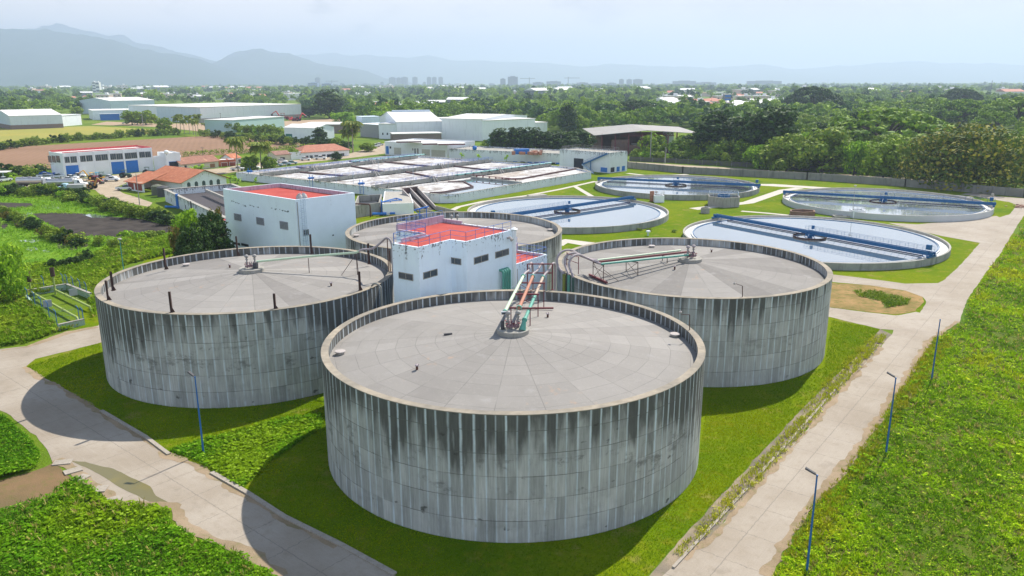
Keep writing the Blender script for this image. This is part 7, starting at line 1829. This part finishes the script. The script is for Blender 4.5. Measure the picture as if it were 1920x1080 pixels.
scatter('verge_weeds', W([(1460, 1050), (1515, 958), (1565, 905), (1615, 841), (1675, 752), (1750, 640), (1790, 640), (1700, 770), (1640, 860), (1580, 950), (1520, 1060)]), 1300, ['grass'], [1.0], .45, .8, leafmat('dry_yellow_grass', (.17, .20, .015), (.22, .21, .03), tr=.35), 'yellowish grass fringe between the right road and the meadow', mounds, 50, .4, 9)
scatter('verge_weeds', W([(1600, 546), (1640, 545), (1705, 562), (1700, 572), (1660, 578), (1655, 566), (1610, 556)]), 900, ['leafy', 'grass'], [.6, .4], .5, .9, L_MID, 'green weed patches on the dry island', None, 80, .2, 10)
DRY = leafmat('dry_stalks', (.26, .22, .09), (.33, .28, .13), (.40, .36, .20), .3, g=1.2, tr=.35)
scatter('dry_stalks', zr, 3200, ['grass'], [1.0], .6, 1.2, DRY, 'dry tan stalks scattered through the right meadow', mounds, 45, 1.4, 22)
scatter('dry_stalks', zl, 650, ['grass'], [1.0], .6, 1.0, DRY, 'dry stalks among the vines in the bottom left corner', lambda x, y: mounds2(x, y)+.15, 42, .8, 23)
scatter('dry_stalks', zu, 1800, ['grass'], [1.0], .8, 1.5, DRY, 'dry stalks in the tall weeds behind the left road', mounds, 95, .6, 24)
# short grass on the mown lawn nearest the camera
scatter('lawn_tufts', KLw[::-1]+W([(187, 643), (200, 735), (380, 768), (600, 742), (650, 930), (960, 1028), (1240, 955), (1310, 860), (1330, 730), (1545, 690), (1560, 600), (1650, 618)])+VRlw[::-1][1:], 52000, ['grass'], [1.0], .12, .26, m_weeds('lawn_blades', (.095, .185, .005), (.17, .26, .005), (.24, .29, .01), (.30, .32, .05)), 'short mown grass round the tanks', None, 48, .5, 12)
# ------------------------------------------------------------------ woods beyond the works
WOODS = [[(1176, 300), (1290, 303), (1400, 311), (1560, 319), (1700, 331), (1760, 338), (1990, 352), (1990, 170), (560, 170), (566, 200), (600, 222), (640, 215), (700, 232), (745, 226), (830, 224), (905, 226), (1010, 236), (1040, 252), (1110, 252), (1105, 262), (1290, 258), (1300, 285), (1250, 296)],
         [(-120, 170), (560, 170), (568, 196), (480, 200), (380, 199), (300, 197), (235, 199), (210, 190), (150, 203), (0, 194), (-120, 194)], [(-120, 202), (0, 207), (110, 207), (158, 210), (160, 216), (120, 213), (-120, 222)]]
NOGO = [[(745, 224), (905, 228), (1030, 240), (1028, 262), (745, 262)], [(1100, 245), (1310, 240), (1310, 290), (1100, 290)], [(1690, 240), (1915, 240), (1915, 350), (1690, 350)]]
TOWN = [[(1235, 178), (1440, 178), (1480, 196), (1440, 215), (1360, 222), (1290, 215), (1230, 200)], [(690, 196), (900, 196), (900, 206), (700, 220)], [(0, 168), (520, 168), (520, 176), (0, 178)], [(40, 182), (300, 178), (560, 180), (580, 190), (300, 192), (40, 190)]]
def wooded(x, y, town=.0):
    px, py = proj(x, y, 0)
    if not any(inpoly(px, py, P) for P in WOODS) or any(inpoly(px, py, P) for P in NOGO): return False
    if any(inpoly(px, py, P) for P in TOWN) and rnd.random() > town: return False
    return True
cand = []
rw = random.Random(21)
while len(cand) < 1100:
    y = rw.uniform(235, 760); x = rw.uniform(-.72*y, .72*y)
    if wooded(x, y): cand.append((x, y))
# thin out crowded spots, keep the ones nearest the works as single trees
keep = []; cell = {}
for x, y in sorted(cand, key=lambda p: p[1]):
    k = (int(x/9.5), int(y/9.5))
    if k in cell: continue
    cell[k] = 1; keep.append((x, y))
near_trees, mid_trees = keep[:215], keep[215:]
for i, (x, y) in enumerate(near_trees):
    k = rw.choice(['round0', 'round1', 'round2', 'olive0', 'olive1', 'round0', 'light0', 'dark0' if rw.random() < .3 else 'round2', 'umb0' if rw.random() < .25 else 'olive1'])
    px, py = proj(x, y, 0)
    reg = ('in the woods right of the rusty shed', 'woods right of the rusty shed') if px > 1300 else (('in the woods behind the rusty shed and the dark tree row', 'woods behind the rusty shed') if px > 1000 else (('in the woods behind the big white warehouse', 'woods behind the big white warehouse') if px > 560 else ('in the tree belt at the far left fields', 'tree belt at the far left')))
    nm = {'round': 'rounded green tree', 'olive': 'feathery olive green tree', 'light': 'bright green tree', 'dark': 'dense dark tree', 'umb': 'flat topped rain tree'}[''.join(c for c in k if c.isalpha())]
    put(k, x, y, rw.uniform(.8, 1.35) if not k.startswith('umb') else rw.uniform(.6, .9), nm+' '+reg[0], nm+'s, '+reg[1])
# the mass of the farther woods: one object of countless crowns
def low_crown(rng, kind):
    if kind == 0: cl = clumps_ellipsoid(rng, 15, 5.2, 5.2, 4.2, 5.4, 1.5, 2.4); q = clump_crown(rng, cl, 15, .95, up=.35, flat=.85)
    elif kind == 1: cl = clumps_umbrella(rng, 34, 9.5, 9.5, 3.4); q = clump_crown(rng, cl, 10, .95, up=.5, flat=.6)
    else: cl = clumps_ellipsoid(rng, 18, 4.2, 4.2, 5.5, 6.4, 1.4, 2.2); q = clump_crown(rng, cl, 15, .95, up=.35, flat=.85)
    return q
def wood_mass(name, pts, scl, seed, label, mat, coarse=1.0, keepfrac=1.0):
    rng = np.random.default_rng(seed); tp = [low_crown(rng, k) for k in (0, 0, 0, 1, 2, 0)]; P = np.array(pts); n = len(P); kind = rng.integers(0, len(tp), n); out = []; tint = []
    for k, t in enumerate(tp):
        if keepfrac < 1: t = t[rng.permutation(len(t))[:int(len(t)*keepfrac)]]; c = t.mean(1, keepdims=True); t = c+(t-c)*coarse
        I = np.where(kind == k)[0]
        if not len(I): continue
        a = rng.uniform(0, 6.28, len(I)); c, s = np.cos(a)[:, None, None], np.sin(a)[:, None, None]; sc = rng.uniform(scl[0], scl[1], len(I))[:, None, None]; hz = rng.uniform(.8, 1.15, len(I))[:, None, None]
        q = np.stack([(t[None, :, :, 0]*c-t[None, :, :, 1]*s)*sc+P[I, 0][:, None, None], (t[None, :, :, 0]*s+t[None, :, :, 1]*c)*sc+P[I, 1][:, None, None], t[None, :, :, 2]*sc*hz], -1)
        out.append(q.reshape(-1, 4, 3)); tint.append(np.repeat(rng.random(len(I)), t.shape[0]))
    o = quads_mesh(name, np.concatenate(out).astype(np.float32), mat, np.concatenate(tint)); o['kind'] = 'stuff'; o['label'] = label; return o
def woodmat():
    t = MT('far_wood_leaves', .7, .15); ti = X(t.nt, t.attr('tint').outputs['Fac'])
    c = t.mix(ti.ramp(.1, .9), (.075, .165, .014), (.215, .330, .018)); c = t.mix(ti.gt(.82)*.8, c, (.28, .41, .02)); c = t.mix(ti.lt(.22)*.8, c, (.030, .085, .022))
    c = t.scale(c, t.isl*.5+.75); t.col(c); t.translucent(c, .2); return t.m
WOODM = woodmat()
pts = list(mid_trees)
while len(pts) < 2300:
    y = math.exp(rw.uniform(math.log(520), math.log(1500))); x = rw.uniform(-.72*y, .72*y)
    if wooded(x, y, .05): pts.append((x, y))
wood_mass('distant_wood', pts, (.85, 1.5), 31, 'belt of tree crowns beyond the works, fading into the plain', WOODM)
pts = []
while len(pts) < 4600:
    y = math.exp(rw.uniform(math.log(1400), math.log(7500))); x = rw.uniform(-.74*y, .74*y)
    if (wooded(x, y, .12) or y > 2600) and fbm(x*.004, y*.0025, 3) > .40: pts.append((x, y))
wood_mass('distant_wood', pts, (1.1, 1.9), 32, 'hazy far tree cover of the plain up to the city', WOODM, 2.6, .22)

# ------------------------------------------------------------------ far houses and halls
HW = paint('far_white_wall', (.70, .69, .66), .85, .1); HP = paint('far_pink_wall', (.60, .48, .42), .85, .1); HG = paint('far_grey_wall', (.16, .18, .21), .85, .1); HT2 = paint('tower_wall', (.09, .11, .15), .8, .1); HR = paint('far_red_roof', (.50, .20, .13), .85, .2); HWR = paint('far_white_roof', (.72, .72, .70), .7, .1)
def far_house_tpl(k):
    T = thing('far_house', (0, 0, 0), 'x', 'house'); r = random.Random(k); w, d, h = 11+r.random()*5, 8+r.random()*3, (3.4, 6.4, 5, 3.2)[k]
    MB().box(0, 0, 0, w, d, h).build('wall', (HW, HP, HG, HW)[k], T); m = MB()
    if k in (0, 2): z = h; m.add([(-w/2-.5, -d/2-.5, z), (w/2+.5, -d/2-.5, z), (w/2+.5, 0, z+1.8), (-w/2-.5, 0, z+1.8), (w/2+.5, d/2+.5, z), (-w/2-.5, d/2+.5, z)], [(0, 1, 2, 3), (3, 2, 4, 5), (0, 3, 5), (1, 4, 2)])
    else: m.box(0, 0, h+.01, w+.6, d+.6, .35); m.box(w*.2, 0, h+.37, 2.5, 2.5, 1.8)
    m.build('roof', (HR, HWR, HWR, HWR)[k], T); m = MB()
    for j in range(3): m.box(-w/2+w*(j+.5)/3, -d/2-.03, 1.0, 1.3, .05, 1.2); 
    if h > 5:
        for j in range(3): m.box(-w/2+w*(j+.5)/3, -d/2-.03, 4.0, 1.3, .05, 1.2)
    m.build('window', GLASS, T); kids = [(c, []) for c in COL.objects if c.parent == T]; return [T, kids, False]
HT_ = [far_house_tpl(k) for k in range(4)]
def put_house(k, x, y, rz, sc, label, group):
    e = HT_[k]
    if not e[2]: e[2] = True; T = e[0]; T.location = (x, y, 0); T.rotation_euler = (0, 0, rz); T.scale = (sc,)*3; T['label'] = label; T['group'] = group
    else: dup(e[0], e[1], (x, y, 0), rz, sc, label, group)
for P, n, sc, lab, grp in ((TOWN[0], 60, (1.1, 2.1), 'small pale house in the town right of centre, among the trees', 'houses of the town right of centre'), ([(960, 172), (1920, 172), (1920, 184), (960, 184)], 46, (1.6, 3.0), 'pale building scattered far out in the plain right of centre', 'pale buildings far in the plain'), ([(0, 167), (900, 167), (900, 174), (0, 174)], 44, (2.0, 3.6), 'pale building scattered far out below the left mountains', 'pale buildings below the mountains'), (TOWN[1], 12, (1.2, 1.8), 'pale roofed house behind the domed rain tree', 'houses behind the domed rain tree'), (TOWN[3], 34, (1.2, 2.0), 'tiny white or pink house in the rows beyond the left fields', 'house rows beyond the left fields'),
                      ([(1470, 190), (1560, 195), (1560, 212), (1480, 206)], 7, (.9, 1.4), 'small house below the dark domed rain tree', 'houses below the dark domed rain tree'), ([(1000, 205), (1090, 205), (1090, 212), (1000, 212)], 5, (.9, 1.3), 'small house in a gap of the central woods', 'houses in the central woods'), ([(1700, 200), (1900, 215), (1900, 226), (1720, 214)], 8, (.9, 1.3), 'small house half hidden by the right rain trees', 'houses under the right rain trees')):
    Wd = W(P); xs = [p[0] for p in Wd]; ys = [p[1] for p in Wd]; c = 0
    while c < n:
        px = rw.uniform(min(p[0] for p in P), max(p[0] for p in P)); py = rw.uniform(min(p[1] for p in P), max(p[1] for p in P))
        if inpoly(px, py, P): g = G(px, py); put_house(rw.randrange(4), g[0], g[1], rw.choice([.1, .4, -.2, .8]), rw.uniform(*sc), lab, grp); c += 1
T, a, b = box_building('apartment_house', 'narrow grey and white four storey block in the town', (1357, 204), (1370, 204), 12, 17, HG, HWR, 'building')
d, q = outw(a, b)
for k in range(4): opening_w(T, a, b, .6, np.hypot(*(b-a))-.6, 2+k*4, 4+k*4, BLUE if k > 1 else DARKIN, 'window_band', proud=.1)
box_building('hall', 'wide low white hall by the town', (1344, 183), (1366, 183), 30, 10, HW, HWR, 'hall'); box_building('hall', 'long red roofed hall left of the wide low one', (1310, 181), (1334, 181), 30, 8, HP, HR, 'hall')
box_building('hall', 'long white roofed shed in the woods above the big warehouse', (842, 206), (880, 205.5), 40, 6.5, HP, HWR, 'hall'); box_building('hall', 'second white roofed shed right of it', (897, 207), (927, 206.5), 40, 6.5, HW, HWR, 'hall')
box_building('hall', 'white shed with a spire like mast, left of the far twin blocks', (470, 178), (514, 177), 90, 14, HW, HWR, 'hall'); box_building('hall', 'low white hall in the trees before the lone dark tree', (541, 188), (573, 187.5), 40, 12, HW, HWR, 'hall')
box_building('hall', 'grey roofed hall beyond the long warehouse', (450, 192), (500, 191), 50, 10, HG, HWR, 'hall'); box_building('house', 'white two storey house beside the dark flat rain tree', (1202, 212), (1219, 213), 14, 8.5, HW, HWR, 'house')
box_building('house', 'orange roofed house before the bright green tree', (673, 206), (692, 205), 14, 4, HW, HR, 'house'); box_building('house', 'white clustered house left of the domed rain tree', (694, 212), (735, 213), 20, 8, HW, HG, 'house')
def tower(x0, x1, yb, yt, Y, label, wall=None, cat='tower', bands=0, group=None, name='tower_block'):
    """building whose photo box is x0..x1, yb..yt, standing at distance Y"""
    wall = HT2 if wall in (None, HG) else wall
    a = np.array([(x0-960)/F*Y*1.0, Y]); b = np.array([(x1-960)/F*Y, Y]); w = b[0]-a[0]; h = PY(x0, yt, Y*1.0)[2]
    a = np.array([ray(x0, yt)[0]/ray(x0, yt)[1]*Y, Y]); b = np.array([ray(x1, yt)[0]/ray(x1, yt)[1]*Y, Y])
    T = thing(name, ((a[0]+b[0])/2, Y, 0), label, cat, group); w = b[0]-a[0]; dp = min(w, 40)
    MB().box((a[0]+b[0])/2, Y+dp/2, 0, w, dp, h).build('wall', wall, T); m = MB(); m.box((a[0]+b[0])/2, Y+dp/2, h+.01, w*.5, dp*.5, h*.04+2); m.build('roof_house', wall, T)
    m = MB(); n = max(2, int(h/9))
    for k in range(n): m.box((a[0]+b[0])/2, Y-.3, h*(k+.35)/n, w*.86, .5, h/n*.45)
    m.build('window_band', GLASS, T); return T
BLW = paint('blue_glass_wall', (.16, .24, .38), .4, .1)
TW_ = [(729, 741, 166, 145.5), (743, 751, 166, 146), (752, 764, 166, 145), (773, 782, 164, 145), (793, 798, 165, 154), (800, 808, 165, 145), (810, 818, 165, 145), (822, 830, 165, 145)]
for i, (x0, x1, yb, yt) in enumerate(TW_): tower(x0, x1, yb, yt, 7200+i*40, 'pale high rise on the skyline left of centre, number of the eight tower group' if False else 'slender pale high rise, %s in the tower group left of centre' % ('first', 'second', 'third', 'fourth, standing apart', 'fifth and lowest', 'sixth', 'seventh', 'last')[i], HG, 'tower', group='high rises left of centre')
tower(938, 948, 165, 148, 5600, 'slim grey tower just left of the broad skyline block', HG); tower(952, 971, 165, 144, 5600, 'broad pale grey skyline block, tallest at the centre', HG)
tower(999, 1019, 165, 154.5, 5900, 'pale block under the left tower crane', HT2); tower(1025, 1052, 165, 153, 5900, 'pale block under construction between the cranes', HT2); tower(1082, 1103, 165, 155, 6000, 'flat grey block right of the cranes', HG); tower(1103, 1135, 165, 157, 6000, 'long low grey block on the skyline', HG); tower(1139, 1156, 165, 155.5, 6100, 'round topped low block left of the twin towers', HG)
tower(1162, 1170, 165, 149, 6300, 'left tower of the three skyline towers right of centre', HG); tower(1176, 1185, 165, 149, 6300, 'middle tower of the three skyline towers right of centre', HG); tower(1188, 1205, 165, 149, 6300, 'right and widest of the three skyline towers right of centre', HG)
tower(1263, 1305, 166, 152, 6100, 'wide grey hotel block on the right skyline', HG); tower(1308, 1343, 166, 154.5, 6100, 'second wide grey block on the right skyline', HG); tower(1215, 1240, 166, 159, 6000, 'low block between the towers and the wide hotel', HG); tower(1403, 1466, 167, 152, 6000, 'longest grey hotel block at the right end of the skyline', HG); tower(1242, 1262, 166, 157, 6050, 'stepped dark block beside the wide hotel', HG)
tower(577, 595, 171, 155.5, 4200, 'blue glass block, left of the far twin blocks', BLW); tower(603, 621, 171, 156.5, 4200, 'blue glass block, right of the far twin blocks', BLW); tower(590, 599, 168, 146, 6500, 'pale concrete frame tower behind the twin blue blocks', HG)
for i, (x, w_, yt_) in enumerate(((628, 10, 158), (641, 7, 156), (655, 12, 159), (684, 9, 157), (702, 12, 158), (716, 6, 154), (840, 16, 158), (858, 14, 157), (905, 9, 158), (922, 11, 157), (1354, 20, 158), (1380, 16, 159), (1478, 14, 160), (985, 9, 157), (1064, 12, 158))):
    tower(x-w_/2, x+w_/2, 165, yt_, 6600+i*60, 'low faint block filling the hazy skyline between the taller towers', HT2, 'tower', group='low blocks on the hazy skyline')
for i, (x, w) in enumerate(((175, 6), (181.5, 7))): tower(x-w/2, x+w/2, 173, 153.5+(i == 1)*.5, 2800, ('left', 'right')[i]+' white silo like tower above the left fields', HWR, 'tower')
for i, (x, yt) in enumerate(((668, 173), (672, 174), (685, 171), (689, 173), (693, 172))):
    Y = 1650; p = ray(x, yt); h = PY(x, yt, Y)[2]; X0 = p[0]/p[1]*Y; T = thing('silo', (X0, Y, 0), 'pale cement silo in the woods, '+('leftmost', 'second', 'third, tallest', 'fourth', 'rightmost')[i]+' of five', 'silo', 'cement silos in the woods'); MB().lathe(X0, Y, [(2.4, 0), (2.4, h-2), (.3, h)], 12, capt=True).build('body', HW, T)
for (x, yt, xl, xr, lab) in ((992.5, 146, 975, 1003, 'left tower crane on the skyline'), (1043, 152, 1025, 1050, 'middle low tower crane on the skyline'), (1065.5, 145, 1058, 1087, 'right tower crane on the skyline'), (622, 151, 610, 634, 'faint tower crane above the twin blue blocks')):
    Y = 5400; T = thing('tower_crane', (ray(x, yt)[0]/ray(x, yt)[1]*Y, Y, 0), lab, 'crane', 'tower cranes on the skyline'); P = lambda px, py: PY(px, py, Y); t = P(x, yt); MB().beam((t[0], Y, 0), t, 4.2).build('mast', HT2, T); MB().beam(P(xl, yt+1.2), P(xr, yt+1.2), 3.2).build('jib', HT2, T); MB().beam(P(x, yt-1), P(x, yt+1), 4).build('cab', HG, T)
Y = 5600; T = thing('arched_stadium', (ray(860, 165)[0]*Y, Y, 0), 'low white arched roof on the skyline left of centre', 'stadium'); m = MB(); prof = [PY(835+i*6, 165-9*math.sin(PI*i/9)**.8, Y) for i in range(10)]
vs = [(p[0], Y, max(0, p[2])) for p in prof]+[(p[0], Y+80, max(0, p[2])) for p in prof]; m.add(vs, [(i, i+1, i+11, i+10) for i in range(9)]+[tuple(range(10))[::-1]]); m.build('roof', HW, T)
# ------------------------------------------------------------------ mountains
def mountains(name, ridge, D, fall=2600, seed=0, label=None):
    t = MC.get('hill') or None
    if t is None:
        tt = MT('hill_forest', .95, .05); tt.col(tt.mix(tt.noise(.002, 6).ramp(.35, .65), (.020, .045, .032), (.035, .060, .045))); t = MC['hill'] = tt.m
    xs = [p[0] for p in ridge]; ys = [p[1] for p in ridge]; NX, NY = 150, 22; vs = []
    for i in range(NX+1):
        px = xs[0]+(xs[-1]-xs[0])*i/NX; py = float(np.interp(px, xs, ys)); d = ray(px, py); sx = d[0]/d[1]; z = HC+d[2]/d[1]*D; z = max(z, 5)*(1+(float(fbm(px*.035+seed, seed*2.3, 4))-.47)*.16)
        for j in range(NY+1):
            t_ = j/NY; dy = -fall+fall*1.7*t_; s = 1-abs((t_-1/1.7)/(1/1.7)) if t_ < 1/1.7 else 1-(t_-1/1.7)/(1-1/1.7)
            s = max(0, s); Xw = sx*D*(1+dy/D*.3); n = float(fbm(Xw*.0011+seed, (D+dy)*.0011+seed, 5))-.47
            n2 = float(fbm(Xw*.004+seed*3, (D+dy)*.0025, 4))-.47
            h = z*(s**1.15)*(1+n*.55*(1-s))+z*n2*.5*s*(1-s)+(n2*z*.05*s)
            vs.append((Xw, D+dy, max(-5, h) if 0 < j < NY else -5))
    fs = [(i*(NY+1)+j, (i+1)*(NY+1)+j, (i+1)*(NY+1)+j+1, i*(NY+1)+j+1) for i in range(NX) for j in range(NY)]
    o = MB().add(vs, fs).build(name, t, smooth=True); o['kind'] = 'structure'; return o
mountains('hills', [(-500, 95), (-250, 60), (-100, 58), (0, 52), (60, 54), (125, 62), (165, 64), (200, 74), (260, 90), (300, 99), (320, 99), (360, 108), (400, 120), (450, 138), (500, 152), (560, 158)], 9000, 2500, 1)
mountains('hills', [(340, 150), (380, 125), (415, 110), (440, 98), (470, 90), (490, 91), (540, 99), (570, 110), (600, 119), (650, 126), (690, 134), (720, 146), (780, 156)], 11000, 2500, 5)
mountains('hills', [(-500, 70), (0, 58), (60, 50), (105, 43), (130, 48), (200, 62), (300, 88), (420, 118), (520, 140)], 12600, 1400, 13)
mountains('hills', [(420, 128), (500, 112), (560, 102), (620, 100), (700, 104), (760, 108), (800, 104), (850, 113), (900, 112), (940, 116), (980, 115), (1040, 120), (1090, 124), (1140, 120), (1200, 122), (1280, 124), (1330, 127), (1400, 122), (1430, 121), (1500, 130), (1560, 124), (1640, 119), (1720, 115), (1760, 118), (1850, 118), (1920, 122), (2100, 120), (2400, 130)], 17500, 3500, 9)
# ------------------------------------------------------------------ sun, sky, air
SUN_EL = R_(47.7); SUNV = Vector((5.0, 7.5, math.tan(SUN_EL)*math.hypot(5.0, 7.5))).normalized()
su = bpy.data.lights.new('sun', 'SUN'); su.energy = 5.0; su.angle = R_(.55); su.color = (1.0, .94, .84)
so = bpy.data.objects.new('sun', su); COL.objects.link(so); so.rotation_euler = SUNV.to_track_quat('Z', 'Y').to_euler()
w = bpy.data.worlds.new('World'); SC.world = w; w.use_nodes = True; nt = w.node_tree; bg = nt.nodes['Background']
sky = nt.nodes.new('ShaderNodeTexSky'); sky.sky_type = 'NISHITA'; sky.sun_disc = False; sky.sun_elevation = SUN_EL; sky.sun_rotation = math.atan2(5.0, 7.5); sky.air_density = 1.0; sky.dust_density = .6; sky.ozone_density = 2.0; sky.altitude = 30
bg.inputs['Strength'].default_value = .085
tc = nt.nodes.new('ShaderNodeTexCoord')
def wx(s): return X(nt, s)
sp = nt.nodes.new('ShaderNodeSeparateXYZ'); nt.links.new(tc.outputs['Generated'], sp.inputs[0]); dx, dy, dz = [wx(sp.outputs[i]) for i in range(3)]
az = dx/(dy.abs()+.05)
def wnoise(sc, off, detail=7, rough=.6):
    mp = nt.nodes.new('ShaderNodeMapping'); nt.links.new(tc.outputs['Generated'], mp.inputs[0]); mp.inputs['Scale'].default_value = sc; mp.inputs['Location'].default_value = off
    n = nt.nodes.new('ShaderNodeTexNoise'); n.inputs['Scale'].default_value = 1; n.inputs['Detail'].default_value = detail; n.inputs['Roughness'].default_value = rough; nt.links.new(mp.outputs[0], n.inputs['Vector']); return wx(n.outputs['Fac'])
n1 = wnoise((11, 11, 24), (2.3, 1.1, 0), 9, .55); n2 = wnoise((3, 3, 9), (7, 3, 2), 4)
low = dz.ramp(.035, .07)*(dz*-1.0+.30).ramp(.0, .20)
left = (az*-1.0+.25).ramp(-.15, .75)
cum = (n1*1.1+n2*.2+left*.16).ramp(.52, .76)*low*(left*.75+.18)
def wmix(f, a, b):
    n = nt.nodes.new('ShaderNodeMix'); n.data_type = 'RGBA'; n.clamp_factor = True
    if isinstance(f, X): nt.links.new(f.k, n.inputs[0])
    else: n.inputs[0].default_value = f
    for i, v in ((6, a), (7, b)):
        if isinstance(v, tuple): n.inputs[i].default_value = (*v, 1)
        else: nt.links.new(v, n.inputs[i])
    return n.outputs[2]
veil = wmix(dz.ramp(.14, .52)*-.88+.88, sky.outputs[0], wmix(left, (6.2, 4.55, 3.85), (4.7, 3.85, 3.65)))            # thin high overcast veil
back = (dy*-1.0).ramp(.0, .55)*dz.ramp(.02, .15)*(dz.ramp(.55, .85)*-1.0+1.0)*wnoise((3, 3, 5), (1, 5, 3), 5).ramp(.3, .55)   # unseen bright cloud band added behind the viewer to lift the shaded walls
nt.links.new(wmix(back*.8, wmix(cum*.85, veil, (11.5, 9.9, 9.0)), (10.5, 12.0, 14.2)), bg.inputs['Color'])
hz = MB().box(0, 11500, -8, 52000, 34000, 1030).build('haze', bpy.data.materials.new('haze_air')); hz['kind'] = 'stuff'; hz['label'] = 'pale blue humid haze over the plain'
hm = hz.data.materials[0]; hm.use_nodes = True; hn = hm.node_tree
for n in list(hn.nodes):
    if n.type != 'OUTPUT_MATERIAL': hn.nodes.remove(n)
pv = hn.nodes.new('ShaderNodeVolumePrincipled'); pv.inputs['Color'].default_value = (.57, .69, .90, 1); pv.inputs['Density'].default_value = .00014; pv.inputs['Anisotropy'].default_value = .25
hn.links.new(pv.outputs[0], [n for n in hn.nodes if n.type == 'OUTPUT_MATERIAL'][0].inputs['Volume'])
# ------------------------------------------------------------------ camera
cam = bpy.data.cameras.new('camera'); co = bpy.data.objects.new('camera', cam); COL.objects.link(co)
cam.sensor_width = 36; cam.sensor_fit = 'HORIZONTAL'; cam.lens = F/1920*36; cam.clip_start = .5; cam.clip_end = 60000
from mathutils import Matrix
cr, sr = math.cos(ROLL), math.sin(ROLL); cp, sp_ = math.cos(PITCH), math.sin(PITCH)
xa = Vector((cr, sr*sp_, sr*cp)); ya = Vector((-sr, cr*sp_, cr*cp)); za = Vector((0, -cp, sp_))
co.matrix_world = Matrix(((xa.x, ya.x, za.x, 0), (xa.y, ya.y, za.y, 0), (xa.z, ya.z, za.z, HC), (0, 0, 0, 1)))
SC.camera = co
# templates never used in view are removed
for e in list(TT.values()):
    if not e[2]:
        for c, gs in e[1]: bpy.data.objects.remove(c)
        bpy.data.objects.remove(e[0])
SC.render.resolution_x = 1024; SC.render.resolution_y = 576
SC.view_settings.view_transform = 'Standard'; SC.view_settings.look = 'None'; SC.view_settings.exposure = .69; SC.view_settings.gamma = 1
SC.render.engine = 'CYCLES'
SC.cycles.volume_bounces = 1; SC.cycles.max_bounces = 6; SC.cycles.transparent_max_bounces = 8
